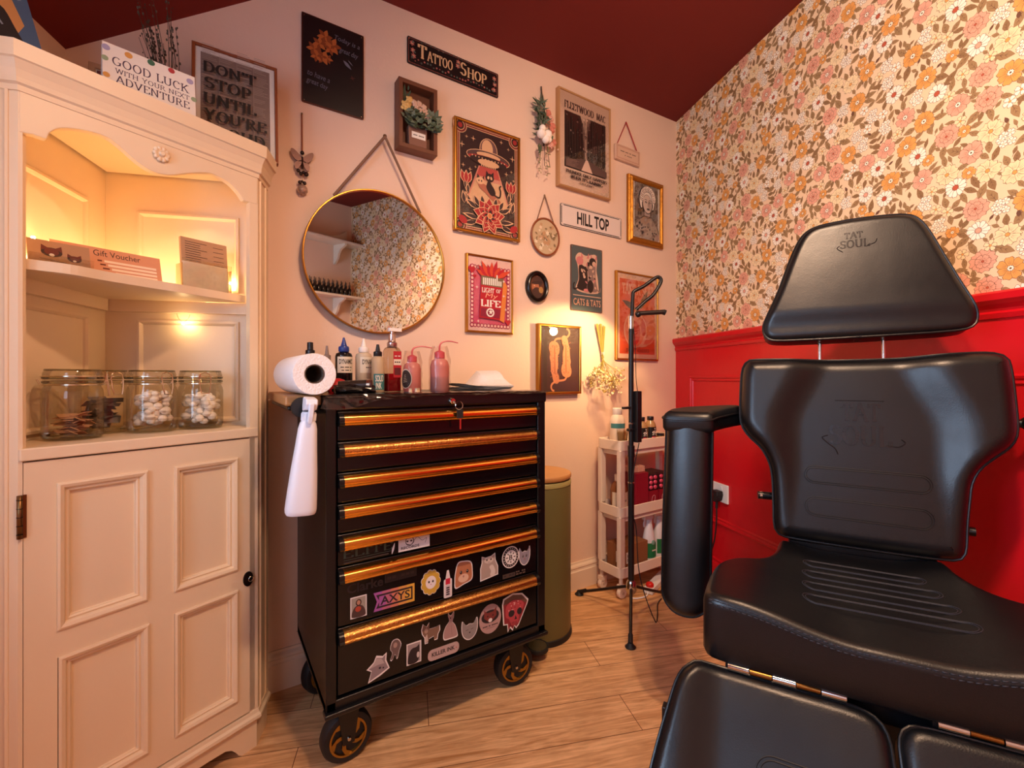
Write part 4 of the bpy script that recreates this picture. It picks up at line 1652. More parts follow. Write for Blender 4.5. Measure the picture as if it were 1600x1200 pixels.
# tiny plaque on a ribbon
t = thing('hanging_plaque', 'tiny cream plaque hung from a thin red ribbon near the corner', 'plaque', (1.744, -.002, 2.061))
b = MB()
b.box(-.086, .086, -.016, -.002, 0, .075, mat('cream_plaque', '#dcb79c', .6))
pl_ = b.obj('plaque_board', t, bevel=.002)
b = Art()
for r in (.006, .010):
    b.frame(-.086 + r, .086 - r, r, .075 - r, .0012, m_rose)
b.text('---- --- -- ----', -.055, .055, .043, .047, m_ink, 'sans')
b.text('- ----', -.025, .025, .027, .030, m_ink, 'sans')
b.v = [(x, y - .0162, z) for x, y, z in b.v]
b.obj('lettering', pl_)
b = MB()
m_rib = mat('red_ribbon', '#a3161c', .5)
for s_ in (-1, 1):
    b.tube([(s_ * .075, -.009, .07), (-.004, -.006, .205)], .0026, m_rib, 6)
b.ball((-.004, -.004, .205), .004, m_wire, 8)
b.obj('ribbon', t)


# portrait in an antique gold frame
def portrait(a, w_, h_):
    g = [hexm(c) for c in ('#d8c3b4', '#a8938a', '#6d5a56', '#3d2e2d', '#241a1b')]
    a.rect(-.09, .09, .03, h_ - .03, g[2])
    rnd = random.Random(31)
    for k in range(26):
        a.ell(rnd.uniform(-.085, .085), rnd.uniform(.04, .31), rnd.uniform(.006, .018), rnd.uniform(.01, .03), g[rnd.choice([2, 3, 3])], 10)
    a.poly(cr([(-.085, .03), (-.08, .10), (-.045, .13), (-.02, .145), (.03, .145), (.06, .12), (.085, .09), (.085, .03)], 30), g[1])
    for k in range(30):
        a.star(rnd.uniform(-.075, .075), rnd.uniform(.035, .11), rnd.uniform(.004, .010), g[rnd.choice([2, 3])], 5, .5, rnd.uniform(0, 90))
    a.poly([(-.02, .15), (.022, .15), (.026, .19), (-.02, .19)], g[1])
    hair = hexm('#e6d9cb')
    a.poly(cr([(-.052, .19), (-.060, .225), (-.056, .262), (-.036, .292), (.0, .302), (.038, .296), (.060, .268), (.062, .228), (.054, .192), (.040, .180), (.044, .215), (.0, .25), (-.036, .215), (-.036, .182)], 60), g[4])
    a.poly(cr([(-.048, .192), (-.056, .225), (-.052, .260), (-.034, .288), (.0, .298), (.036, .292), (.056, .266), (.058, .228), (.050, .195), (.042, .188), (.044, .22), (.0, .255), (-.036, .22), (-.038, .188)], 60), hair)
    a.ell(.003, .212, .036, .050, g[4], 24, rot=6)
    a.ell(.003, .213, .034, .047, hexm('#cdb7a8'), 24, rot=6)
    a.ell(.020, .206, .011, .028, g[1], 16, rot=12)
    for k in range(15):
        t_ = 190 - k * 200 / 14
        cx_, cz_ = .004 + .044 * math.cos(RAD(t_)), .245 + .044 * math.sin(RAD(t_))
        a.ell(cx_, cz_, .0155, .0135, g[3], 14, rot=t_)
        a.ell(cx_ + .001, cz_ + .001, .0145, .0125, hair if k % 2 else g[0], 14, rot=t_)
        a.line(cr([(cx_ - .008, cz_ - .004), (cx_, cz_ + .005), (cx_ + .007, cz_), (cx_ + .001, cz_ - .005)], 12, False), .0016, g[2])
    for s_ in (-1, 1):
        a.ell(.003 + s_ * .014, .220, .0085, .0042, g[4], 12, rot=s_ * 8)
        a.ell(.003 + s_ * .014, .2195, .003, .002, hair, 8)
        a.line(cr([(.003 + s_ * .006, .230), (.003 + s_ * .015, .234), (.003 + s_ * .024, .231)], 8, False), .0022, g[4])
    a.line([(.005, .218), (.002, .202), (.008, .200)], .0016, g[2])
    a.ell(.005, .186, .0115, .0052, g[4], 14)
    a.line([(-.006, .187), (.016, .187)], .0009, hair)
    a.line(cr([(-.05, .13), (-.02, .148), (.003, .138), (.03, .148), (.055, .125)], 20, False), .002, g[3])


m_antq = mat('antique_gold', '#b5792c', .38, .85, var=.15, vs=40, bump=.2, bs=120)
picture('portrait_print', 'grey portrait of a curly haired woman in a wide antique gold frame', 'picture', 1.750, 2.017, 1.667, 2.010, .026, .030, m_antq, portrait, m_paper,
        prof=[(0, 0), (0, -.014), (.004, -.018), (.008, -.017), (.012, -.022), (.017, -.026), (.022, -.024), (.026, -.020), (.028, -.021), (.030, -.018), (.030, -.010)], rebate=.012)

m_enam = mat('white_enamel', '#e9d8cf', .3)


def hill(a, w_, h_):
    for i in range(4):
        pass
    a.frame(-w_ / 2 + .006, w_ / 2 - .006, .006, h_ - .006, .0038, m_blk)
    for sx in (-1, 1):
        for z in (.008, h_ - .008):
            a.rect(sx * (w_ / 2 - .010) - .006, sx * (w_ / 2 - .010) + .006, z - .004, z + .004, m_enam)
    a.text('HILL TOP', -.098, .108, .020, .079, m_blk, 'sans', bold=.03)


sign('street_sign', 'white street sign reading HILL TOP in black capitals', 'sign', 1.317, 1.709, 1.673, 1.773, m_enam, hill, r=.008, edge=m_blk)


# matchbox print
def life(a, w_, h_):
    a.rect(-w_ / 2 + .006, w_ / 2 - .006, .006, h_ - .006, hexm('#efc3bb'))
    pk, dp, rd, ob = hexm('#d8557a'), hexm('#a52550'), hexm('#b8182c'), hexm('#e2873e')
    x0, x1, z0, z1 = -.085, .085, .03, .262
    a.rect(x0, x1, z0, z1, pk)
    for k in range(12):
        for z in (z0, z1):
            a.ell(x0 + k * (x1 - x0) / 11, z, .009, .009, dp, 14)
            a.ell(x0 + k * (x1 - x0) / 11, z, .0055, .0055, hexm('#efc3bb'), 10)
    for k in range(16):
        for x in (x0, x1):
            a.ell(x, z0 + k * (z1 - z0) / 15, .009, .009, dp, 14)
            a.ell(x, z0 + k * (z1 - z0) / 15, .0055, .0055, hexm('#efc3bb'), 10)
    for x, z, r in ((-.088, .252, .016), (.082, .052, .014), (-.075, .225, .008), (.06, .19, .008)):
        a.ell(x - r * .45, z, r * .55, r * .55, rd, 14)
        a.ell(x + r * .45, z, r * .55, r * .55, rd, 14)
        a.poly([(x - r, z - r * .15), (x + r, z - r * .15), (x, z - r * 1.2)], rd)
    for k in range(9):
        a.leaf(-.02 + k * .006, .225, .055 + .01 * (k % 3), .02, 150 - k * 15, rd if k % 2 else hexm('#d2482c'))
    a.poly([(-.055, .06), (.042, .055), (.06, .225), (-.045, .23)], rd)
    a.poly([(.042, .055), (.06, .225), (.078, .195), (.062, .045)], ob)
    a.poly([(-.047, .192), (.055, .188), (.06, .225), (-.045, .23)], hexm('#7d6a4e'))
    for k in range(10):
        h = .028 + (.016 if k == 7 else -.008 if k > 7 else 0)
        a.rect(-.038 + k * .009, -.032 + k * .009, .194, .194 + h, m_paper)
    a.text('LIGHT', -.043, .015, .162, .182, m_paper, bold=.2)
    a.text('OF', .024, .046, .165, .180, m_paper, bold=.2)
    a.text('My', -.026, .030, .136, .160, hexm('#efa98f'), 'sans', shear=.35)
    a.text('LIFE', -.048, .046, .106, .134, m_paper, bold=.2, thin=.1)
    a.poly([(-.05, .066), (.040, .062), (.044, .098), (-.047, .10)], hexm('#8d1c3a'))
    a.ell(-.004, .083, .019, .018, m_paper)
    a.ell(-.004, .083, .013, .012, hexm('#8d1c3a'))
    a.star(-.002, .085, .012, m_paper, 5, .4)
    for x, z in ((-.06, .045), (.06, .155), (.06, .215), (-.066, .18), (.07, .1)):
        a.star(x, z, .008, m_paper)


picture('matchbox_print', 'small gold framed pink print of a red matchbox reading LIGHT OF MY LIFE', 'picture', .833, 1.053, 1.160, 1.471, .016, .008, m_gold, life, m_paper)

m_slate = mat('slate_blue_tin', '#4f5a5c', .4)


def cats(a, w_, h_):
    cr1, dk, pk, gy = hexm('#d8b39a'), hexm('#2c1c1a'), hexm('#cf7f7c'), hexm('#8d736c')
    a.frame(-w_ / 2 + .002, w_ / 2 - .002, .002, h_ - .002, .002, hexm('#7c4a38'))
    body = cr([(-.065, .10), (-.05, .15), (-.055, .21), (-.068, .245), (-.045, .272), (-.01, .262), (.02, .268), (.05, .275), (.062, .25), (.058, .20), (.066, .16), (.072, .10), (.06, .09), (0, .085)], 60)
    a.poly([(x * 1.06, z * 1.0 + .001) for x, z in body], cr1)
    a.poly(cr([(-.06, .105), (-.05, .15), (-.05, .21), (-.02, .235), (0, .20), (.005, .15), (.0, .10)], 30), dk)
    a.poly(cr([(.0, .105), (.01, .16), (.0, .22), (.03, .25), (.055, .22), (.055, .16), (.065, .10)], 30), gy)
    a.ell(-.012, .235, .026, .024, cr1)
    for x0, s_ in ((-.03, -1), (.005, 1), (.03, -1), (.056, 1)):
        a.poly([(x0 - .008, .25), (x0 + .008, .252), (x0 + s_ * .006, .276)], pk)
    a.ell(.036, .238, .022, .020, dk)
    a.ell(.045, .230, .012, .012, cr1)
    a.ell(-.045, .235, .022, .02, pk)
    rnd = random.Random(41)
    for k in range(30):
        a.ell(rnd.uniform(-.04, .055), rnd.uniform(.11, .23), rnd.uniform(.003, .009), rnd.uniform(.003, .010), rnd.choice([dk, cr1, pk, cr1]), 9, rot=rnd.uniform(0, 90))
    a.ell(-.005, .100, .018, .008, pk)
    a.ell(.02, .12, .02, .03, dk)
    a.line(cr([(-.055, .11), (-.08, .10), (-.085, .12), (-.078, .13)], 12, False), .006, dk)
    a.line(cr([(.06, .11), (.08, .10), (.085, .12)], 12, False), .006, gy)
    a.rect(-.088, .088, .070, .074, cr1)
    a.text('CATS & TATS', -.086, .086, .026, .058, hexm('#dba98a'), 'sans', bold=.014)


sign('cats_sign', 'slate blue tin sign of a cat group reading CATS & TATS', 'sign', 1.377, 1.576, 1.291, 1.595, m_slate, cats, edge=hexm('#5a3a30'))


def peach(a, w_, h_):
    og, lt, dk, rd = hexm('#e0562e'), hexm('#eba98d'), hexm('#5a4436'), hexm('#d93222')
    a.rect(-w_ / 2 + .01, w_ / 2 - .01, .01, h_ - .01, hexm('#efc0a4'))
    a.rect(-w_ / 2 + .026, w_ / 2 - .026, .032, h_ - .034, og)
    a.text('TAKE A SEAT', -.115, .125, h_ - .112, h_ - .052, lt, bold=.24, thin=.1)
    a.leaf(-.01, .262, .11, .034, 160, dk)
    a.leaf(.018, .262, .12, .036, 60, hexm('#80573f'))
    a.line([(.0, .27), (.02, .235)], .005, dk)
    a.ell(.03, .16, .098, .092, lt)
    a.ell(.065, .165, .078, .086, hexm('#e58a68'))
    a.ell(.065, .165, .070, .078, hexm('#e06a49'))
    a.ell(-.02, .155, .082, .092, lt)
    a.ell(-.02, .155, .074, .085, hexm('#ea7c58'))
    a.ell(-.025, .14, .045, .062, rd)
    a.ell(.045, .175, .02, .05, rd)
    a.line(cr([(.02, .235), (.06, .19), (.06, .12), (.03, .075)], 20, False), .006, lt)
    a.text('SWEET CHEEKS', -.085, .085, .042, .060, hexm('#4a2a22'), 'sans', bold=.006)


picture('peach_poster', 'gold framed orange poster of a peach, behind the black tripod pole', 'picture', 1.664, 1.978, 1.068, 1.511, .016, .009, m_gold, peach, m_paper)

m_bwp = hexm('#4a2c26')


def leop(a, w_, h_):
    a.rect(-w_ / 2 + .01, w_ / 2 - .01, .01, h_ - .01, m_bwp)
    tn, sp = hexm('#dc8a5f'), hexm('#b5653f')
    for flip in (0, 1):
        def F(pts):
            return [(-x, h_ - z) if flip else (x, z) for x, z in pts]
        a.poly(F(cr([(-.064, .205), (-.058, .228), (-.038, .236), (-.014, .228), (-.004, .205), (-.008, .180), (-.014, .172), (-.012, .13), (-.018, .10), (-.010, .088), (-.006, .070), (-.014, .055), (-.028, .050), (-.040, .060), (-.046, .085), (-.052, .10), (-.055, .14), (-.060, .165), (-.057, .18)], 60)), tn)
        a.ell(*F([(-.022, .062)])[0], .017, .016, tn, 16)
        for ex in (-.034, -.010):
            a.ell(*F([(ex, .072)])[0], .005, .005, tn, 10)
        a.line(F(cr([(-.036, .230), (-.022, .246), (.02, .252), (.046, .262), (.054, .278), (.046, .292), (.036, .294)], 30, False)), .009, tn)
        a.line(F([(-.032, .215), (-.030, .09)]), .006, sp)
        rnd = random.Random(5)
        for k in range(34):
            p = F([(rnd.uniform(-.056, -.008), rnd.uniform(.07, .222))])[0]
            a.ell(p[0], p[1], .0022, .003, sp, 7)


picture('leopard_print', 'gold framed dark print of two orange leopards, right behind the tool chest', 'picture', 1.180, 1.424, .906, 1.216, .026, .011, m_gold, leop, m_paper)

# round mirror on a rope
t = thing('round_mirror', 'large round gold rimmed wall mirror hung on a rope above the tool chest', 'mirror', (.484, -.024, 1.380), 0, None, (RAD(1.6), 0, 0))
b = MB()
n = 72
b.prism([(.243 * math.cos(2 * PI * i / n), .243 * math.sin(2 * PI * i / n)) for i in range(n)], -.006, 0, mat('mirror_silver', '#e8e4de', .01, 1.0))
b.obj('mirror_glass', t)
b = MB()
b.lathe([(.247, .006), (.247, -.012), (.2455, -.0135), (.243, -.0135), (.2415, -.012), (.2415, -.004)], m_gold, n=72, axis='y')
b.obj('rim', t)
m_rope = mat('jute_rope', '#8d6a55', .9, bump=.5, bs=300)
b = MB()
for s_ in (-1, 1):
    b.tube([(s_ * .150, -.004, .200), (.022, .010, .446)], .0048, m_rope, 8)
b.ball((.022, .012, .448), .007, m_brass, 8)
b.obj('hanging_rope', t)

# small flowered roundel
t = thing('flower_roundel', 'small oval of flowered cloth in a wooden hoop, hung from a cord', 'wall hanging', (1.226, -.012, 1.600))
b = MB()
n = 40
hoop = [(.076 * math.cos(2 * PI * i / n), 0, .080 * math.sin(2 * PI * i / n)) for i in range(n)]
b.tube(hoop, .0045, m_redwood, 8, True)
b.obj('hoop', t)
b = MB()
b.prism([(x, z) for x, y, z in hoop], .001, .004, hexm('#c9b08c'))
a = Art()
rnd = random.Random(17)
for k in range(60):
    r, q = rnd.uniform(0, .062), rnd.uniform(0, 6.28)
    x, z = r * math.cos(q), r * math.sin(q)
    if k % 2:
        a.leaf(x, z, .016, .008, rnd.uniform(0, 360), hexm('#8a7452'))
    else:
        a.star(x, z, rnd.uniform(.007, .013), rnd.choice([hexm('#ead9bc'), hexm('#e6cfb4'), hexm('#c49a72')]), 6, .55)
off = len(b.v)
b.v.extend((x, y + .0008, z) for x, y, z in a.v)
for f, mi_ in zip(a.f, a.m):
    b.f.append([q + off for q in f])
    b.m.append(b.mi(a.mats[mi_]))
    b.sm.append(False)
b.obj('cloth', t)
b = MB()
for s_ in (-1, 1):
    b.tube([(s_ * .048, 0, .062), (.0, .006, .186)], .0026, m_rope, 6)
b.ball((0, .007, .186), .004, m_brass, 8)
b.obj('cord', t)

# small oval black frame
t = thing('oval_portrait', 'tiny oval brown portrait in a thick black frame', 'picture', (1.182, -.002, 1.376))
b = MB()
rg = []
for i, (o, y) in enumerate([(0, 0), (0, -.012), (-.004, -.019), (-.010, -.021), (-.016, -.018), (-.019, -.011), (-.019, -.004)]):
    rg.append([((.059 + o) * math.cos(2 * PI * k / 40), y, (.069 + o) * math.sin(2 * PI * k / 40)) for k in range(40)])
b.rings(rg, mat('black_lacquer', '#15100f', .25), True)
b.obj('frame', t)
a = Art()
E_ = lambda x, z, rx, rz, c, rot=0: a.ell(x, z, rx, rz, hexm(c), 20, rot)
E_(0, 0, .041, .051, '#6d3d28')
E_(.004, .024, .028, .022, '#4d3029')
E_(-.008, .0, .020, .022, '#b5714d')
E_(.0, -.028, .026, .026, '#4f332c')
E_(.022, -.012, .012, .014, '#b98a4e')
E_(.0, .018, .030, .007, '#3f2722', 8)
E_(-.014, .004, .004, .003, '#d9a88a')
a.v = [(x, y - .006, z) for x, y, z in a.v]
a.obj('print', t)

# beaded butterfly hanging
t = thing('butterfly_charm', 'beaded butterfly charm with a glass drop hanging on a cord by the cabinet', 'wall charm', (.241, -.012, 1.56))
m_bead = mat('dark_bead', '#2d1b18', .15)
b = MB()
b.tube([(0, .008, .27), (0, .002, .15)], .0024, m_redwood, 6)
b.tube([(0, .002, .15), (.001, 0, .02)], .0008, m_wire, 5)
b.ball((0, .006, .272), .003, m_brass, 8)
b.obj('cord', t)
b = MB()
mw = mat('butterfly_wing', '#5a2f28', .35, .3)
for s_ in (-1, 1):
    b.prism(cr([(0, .120), (s_ * .012, .138), (s_ * .030, .150), (s_ * .034, .140), (s_ * .026, .122), (s_ * .010, .112)], 24), -.003, 0, mw)
    b.prism(cr([(0, .116), (s_ * .012, .114), (s_ * .022, .104), (s_ * .020, .088), (s_ * .010, .092)], 20), -.003, 0, mw)
b.tube([(0, -.002, .09), (0, -.002, .128)], .003, m_bead, 8)
tag(b.obj('butterfly', t), 'dark red metal butterfly')
b = MB()
for x, z, r in ((0, .142, .0065), (-.012, .082, .006), (.004, .080, .0055), (.012, .076, .0075), (-.004, .074, .006), (0, .050, .004), (-.007, .046, .006), (.007, .046, .006)):
    b.ball((x, -.002, z), r, m_bead, 10)
b.obj('beads', t)
b = MB()
b.ball((.001, 0, .024), .0165, mat('faceted_glass_drop', '#b99c8c', .08, .3), 10)
b.obj('glass_drop', t)

# dried gypsophila hung upside down
t = thing('hanging_dried_bouquet', 'bunch of dried cream flowers hung upside down between leopard print and peach poster', 'dried flowers', (1.552, -.003, .915))
rnd = random.Random(77)
m_stem = mat('dried_stem_green', '#9a8a3e', .7)
b = MB()
ends = []
for k in range(15):
    tx = rnd.uniform(-.028, .034)
    x1, y1, z1 = rnd.uniform(-.075, .10), -rnd.uniform(.008, .085), rnd.uniform(.02, .085)
    p = [(tx, -.012 - rnd.uniform(0, .008), .318 + rnd.uniform(-.008, .006)), (tx * .25 + .012, -.016, .19), (tx * -.1 + .014, -.018, .15), (x1, y1, z1)]
    pts = cr(p, 12, False)
    b.tube(pts, .0021, m_stem, 5, r2=.0009)
    ends.append(pts[-1])
for k in range(60):
    e = rnd.choice(ends)
    q = (e[0] + rnd.uniform(-.03, .03), min(-.004, e[1] + rnd.uniform(-.02, .02)), e[2] + rnd.uniform(-.03, .03))
    b.tube([(e[0], e[1], e[2] + .02), q], .0006, m_stem, 4)
    ends.append(q)
b.obj('stems', t)
b = MB()
mfl = [mat('dried_petal_cream', '#e6d29a', .8), mat('dried_petal_pale', '#f0e2bd', .8), mat('dried_petal_ochre', '#b9994f', .8)]
for k in range(330):
    e = rnd.choice(ends)
    b.ball((e[0] + rnd.uniform(-.014, .014), min(-.003, e[1] + rnd.uniform(-.014, .014)), e[2] + rnd.uniform(-.016, .016)), rnd.uniform(.0025, .0058), rnd.choice(mfl), 6)
b.obj('blossoms', t)
b = MB()
b.tube([(.014 + .009 * math.cos(k * .6), -.018 + .009 * math.sin(k * .6), .175 + .0006 * k) for k in range(22)], .0012, m_paper, 5)
b.obj('tie', t)

# ------------------------------------------------------------------ tool chest
m_black = mat('black_powder_coat', '#0e0d10', 0.30, var=.05, vs=20, bump=.02, bs=300)
m_black2 = mat('black_drawer_face', '#0b0a0d', 0.22)
m_goldbar = mat('gold_chrome', '#f2b654', .2, 1.0)
m_rub = mat('black_rubber', '#161518', .6)
m_chrome = mat('chrome', '#cfccc8', .12, 1.0)
m_woodtop = mat('rubberwood_top', '#b5814f', .4, var=.10, vs=12)
TX0, TX1, TY0, TY1 = .226, .887, -.452, -.022
chest = thing('tool_chest', 'black rolling tool chest with seven gold handled drawers and stickers', 'tool chest', ((TX0 + TX1) / 2, (TY0 + TY1) / 2, 0))
CXc, CYc = (TX0 + TX1) / 2, (TY0 + TY1) / 2


class CB(MB):
    """mesh given in room coordinates, stored relative to the chest"""

    def obj(s, name, parent=None, loc=(0, 0, 0), rot=(0, 0, 0), bevel=0.0, seg=2):
        s.v = [(x - CXc, y - CYc, z) for x, y, z in s.v]
        return super().obj(name, parent or chest, loc, rot, bevel, seg)


b = CB()
b.box(TX0, TX0 + .026, TY0, TY1, .172, .915, m_black)
b.box(TX1 - .030, TX1, TY0, TY1, .172, .915, m_black)
b.box(TX0, TX1, TY1 - .012, TY1, .172, .915, m_black)
b.box(TX0 + .02, TX1 - .02, TY0 + .04, TY1, .18, .91, m_black)
b.box(TX0, TX1, TY0, TY1, .165, .198, m_black)
b.obj('body', bevel=.004)
b = CB()
b.box(TX0 - .002, TX1 + .002, TY0 - .004, TY1, .902, .936, m_black)
b.obj('top', bevel=.005)
b = CB()
b.box(TX0 - .004, TX1 + .004, TY0 - .012, TY0 + .02, .164, .176, m_black)
b.obj('bumper_rail', bevel=.004)
b = CB()
b.box(.142, TX0 - .002, -.418, -.028, .912, .937, m_woodtop)
b.box(.150, TX0 - .001, -.40, -.05, .900, .912, m_black)
tag(b.obj('side_shelf', bevel=.006, seg=3), 'pale wooden side shelf')
b = CB()
b.tube([(.188, -.432, .895), (.188, -.05, .895)], .009, m_rub, 12)
b.box(.186, TX0 + .002, -.36, -.34, .888, .902, m_black)
b.box(.186, TX0 + .002, -.10, -.08, .888, .902, m_black)
b.lathe([(.0001, -.006), (.022, -.005), (.024, -.001), (.024, .003), (.0001, .005)], m_rub, (.176, -.437, .9095), 24, axis='y')
b.obj('push_handle')

m_goldworn = mat('worn_gold_chrome', '#d9a45c', .26, 1.0, var=.45, vs=190, bump=.22, bs=260)
DR = [(.826, .897, .877), (.750, .822, .801), (.674, .746, .727), (.600, .670, .652), (.520, .596, .574), (.372, .516, .495), (.205, .368, .348)]
drawers = []
for z0, z1, hz in DR:
    b = CB()
    b.box(TX0 + .028, TX1 - .033, TY0 + .003, TY0 + .045, z0, z1, m_black2)
    d = b.obj('drawer', bevel=.0025)
    drawers.append(d)
    b = CB()
    y0 = TY0 + .003
    pf = [(y0, hz - .0150), (y0 - .012, hz - .0150), (y0 - .020, hz - .0130), (y0 - .024, hz - .0085), (y0 - .0245, hz - .0055), (y0 - .0215, hz - .0035), (y0 - .0215, hz - .002), (y0 - .0225, hz + .004), (y0 - .019, hz + .010), (y0 - .011, hz + .014), (y0, hz + .0150)]
    xa, xb = TX0 + .040, TX1 - .047
    b.rings([[(x, y, z) for y, z in pf] for x in (xa, xb)], m_goldworn if hz in (.801, .348) else m_goldbar, True)
    tag(b.obj('handle', d), 'speckled gold rail handle' if hz in (.801, .348) else 'gold rail handle')
    for x0, x1 in ((xa - .012, xa), (xb, xb + .012)):
        b = CB()
        b.rings([[(x, y - (.0005 if y < y0 - .001 else 0), z + (.0006 if z > hz else -.0006)) for y, z in pf] for x in (x0, x1)], m_black, True, True, True)
        b.obj('handle_cap', d)
# lock and keys in the top strip
b = CB()
b.lathe([(.0001, -.010), (.007, -.010), (.009, -.007), (.010, 0)], m_chrome, (.556, TY0 - .004, .915), 20, axis='y')
lk = b.obj('lock')
b = CB()
b.tube([(.556, TY0 - .014, .915), (.561, TY0 - .02, .905)], .0025, m_chrome, 8)
b.tube([(.567 + .011 * math.cos(k * PI / 8), TY0 - .028, .903 + .011 * math.sin(k * PI / 8)) for k in range(16)], .0012, m_chrome, 6, True)
b.box(.560, .578, TY0 - .031, TY0 - .027, .868, .892, m_rub)
b.box(.5675, .572, TY0 - .030, TY0 - .028, .838, .870, m_wire)
b.obj('keys', lk)

# casters
def caster(x, y, rz):
    c = thing('caster', None, None)
    c.parent = chest
    c.location = (x - CXc, y - CYc, 0)
    c.rotation_euler = (0, 0, rz)
    b = MB()
    R_ = .064
    prof = [(.046, -.018), (.052, -.020), (.060, -.018), (.0640, -.010), (.0640, .010), (.060, .018), (.052, .020), (.046, .018)]
    b.lathe(prof, m_rub, (0, 0, R_), 40, axis='y')
    b.obj('tyre', c)
    b = MB()
    b.lathe([(.047, -.017), (.047, -.0195), (.042, -.020), (.040, -.014), (.040, .014), (.042, .020), (.047, .0195), (.047, .017)], mat('gold_rim', '#a8823f', .3, 1.0), (0, 0, R_), 40, axis='y')
    for k in range(5):
        a = k * 72
        pts = []
        for r, da in ((.010, 0), (.020, 8), (.030, 22), (.043, 44)):
            pts.append((r * math.cos(RAD(a + da)), r * math.sin(RAD(a + da))))
        back = []
        for r, da in ((.043, 70), (.030, 44), (.020, 36), (.010, 50)):
            back.append((r * math.cos(RAD(a + da)), r * math.sin(RAD(a + da))))
        b.prism([(u, v + R_) for u, v in pts + back], -.0185, .0185, mat('gold_rim', '#a8823f'))
    b.lathe([(.0001, -.017), (.013, -.017), (.013, .017), (.0001, .017)], mat('gold_rim', '#a8823f'), (0, 0, R_), 20, axis='y')
    tag(b.obj('rim', c), 'gold five spoked rim')
    b = MB()
    b.lathe([(.0001, -.015), (.040, -.015), (.040, .015), (.0001, .015)], m_rub, (0, 0, R_), 30, axis='y')
    b.lathe([(.0001, -.028), (.004, -.028), (.006, -.024), (.006, .024), (.0001, .028)], m_chrome, (0, 0, R_), 12, axis='y')
    b.obj('hub', c)
    b = MB()
    for s_ in (-1, 1):
        y0, y1 = (s_ * .0205, s_ * .0235)
        b.prism([(-.014, R_ - .014), (.014, R_ - .014), (.028, .145), (-.028, .145)], min(y0, y1), max(y0, y1), m_black)
    b.box(-.034, .034, -.030, .030, .138, .150, m_black)
    b.lathe([(.020, .150), (.020, .168)], m_black, n=20)
    b.obj('fork', c)


for x, y, rz in ((.288, -.390, RAD(4)), (.806, -.388, RAD(-8)), (.288, -.085, RAD(20)), (.806, -.085, RAD(-15))):
    caster(x, y, rz)

# stickers on the two lowest drawers, and half hidden ones above
m_stw = mat('sticker_white', '#e6dcda', .35)
SY = TY0 + .0026


def sticker(name, drawer, x0, x1, z0, z1, outline, draw, label=None, border=m_stw, tilt=0.0):
    a = Art(eps=.00005)
    w_, h_ = x1 - x0, z1 - z0
    if outline:
        o = [(u * w_, v * h_) for u, v in outline]
        if border is not None:
            cx_, cz_ = w_ / 2, h_ / 2
            a.poly([(cx_ + (u - cx_) * 1.1, cz_ + (v - cz_) * 1.1) for u, v in o], border)
        a.o = o
    draw(a, w_, h_)
    c_, s_ = math.cos(RAD(tilt)), math.sin(RAD(tilt))
    b = CB()
    b.mats = list(a.mats)
    for u, y, v in a.v:
        du, dv = u - w_ / 2, v - h_ / 2
        b.v.append((x0 + w_ / 2 + c_ * du - s_ * dv, SY + y, z0 + h_ / 2 + s_ * du + c_ * dv))
    b.f, b.m, b.sm = a.f, a.m, a.sm
    return tag(b.obj(name, drawer), label)


h_ = hexm
CATFACE = cr([(.06, .95), (.28, .72), (.5, .76), (.72, .72), (.94, .97), (.98, .5), (.82, .16), (.5, .02), (.18, .16), (.02, .5)], 40)
SIT = cr([(.35, .97), (.46, .86), (.58, .87), (.72, 1), (.70, .74), (.62, .62), (.80, .45), (.95, .12), (.90, .02), (.4, .02), (.08, .06), (.06, .3), (.22, .52), (.42, .66), (.36, .80)], 48)


def face(a, w_, h_, fur, dark, eye=(.34, .66), ez=.5, nz=.34):
    for e in eye:
        a.ell(e * w_, ez * h_, .07 * w_, .075 * h_, dark, 12)
        a.ell(e * w_ - .015 * w_, ez * h_ + .02 * h_, .02 * w_, .02 * h_, m_stw, 8)
    a.ell(.5 * w_, nz * h_, .05 * w_, .035 * h_, hexm('#b06a62'), 10)
    a.line([(.5 * w_, nz * h_), (.5 * w_, (nz - .08) * h_)], .0006, dark)


D5, D6, D7 = drawers[4], drawers[5], drawers[6]
dk = h_('#2a1f22')


def s_elite(a, w, h):
    a.text('ELITE', 0, w, .014, h, h_('#3f4a3a'), bold=.14)
    a.line([(0, .009), (w * .98, .010)], .0012, h_('#4d5a48'))
    a.line([(0, .003), (w * .9, .004)], .004, h_('#3a3028'))
    a.leaf(w * .97, .0, .03, .006, 75, m_stw)


sticker('lettering_sticker', D5, .268, .392, .522, .556, None, s_elite, 'dark green ELITE lettering')


def s_rec(a, w, h):
    a.rect(0, w, 0, h, m_stw)
    a.ell(w * .35, h * .62, .012, .012, dk, 16)
    a.ell(w * .35, h * .62, .010, .010, m_stw, 16)
    for e in (.28, .4):
        a.ell(w * e, h * .62, .003, .0025, dk, 8)
    a.line(cr([(w * .45, h * .5), (w * .6, h * .8), (w * .75, h * .5), (w * .9, h * .62), (w * .85, h * .3)], 20, False), .001, dk)
    a.line(cr([(w * .25, h * .45), (w * .4, h * .35), (w * .5, h * .55)], 12, False), .001, dk)
    a.text('RECORDS', w * .08, w * .66, .005, .012, dk, 'sans', bold=.02)


sticker('records_sticker', D5, .406, .493, .523, .562, None, s_rec, 'white cartoon RECORDS sticker')


def s_clark(a, w, h):
    a.text('Clarke', 0, w * .5, 0, h * .9, h_('#2a1f1d'), bold=.03, font='sans')
    a.rect(w * .52, w, h * .15, h, h_('#241a18'))
    a.text('-- ---', w * .56, w * .96, h * .45, h * .7, h_('#3a2a25'), 'sans')


sticker('faint_lettering_sticker', D6, .276, .456, .447, .474, None, s_clark, 'faint brown lettering')


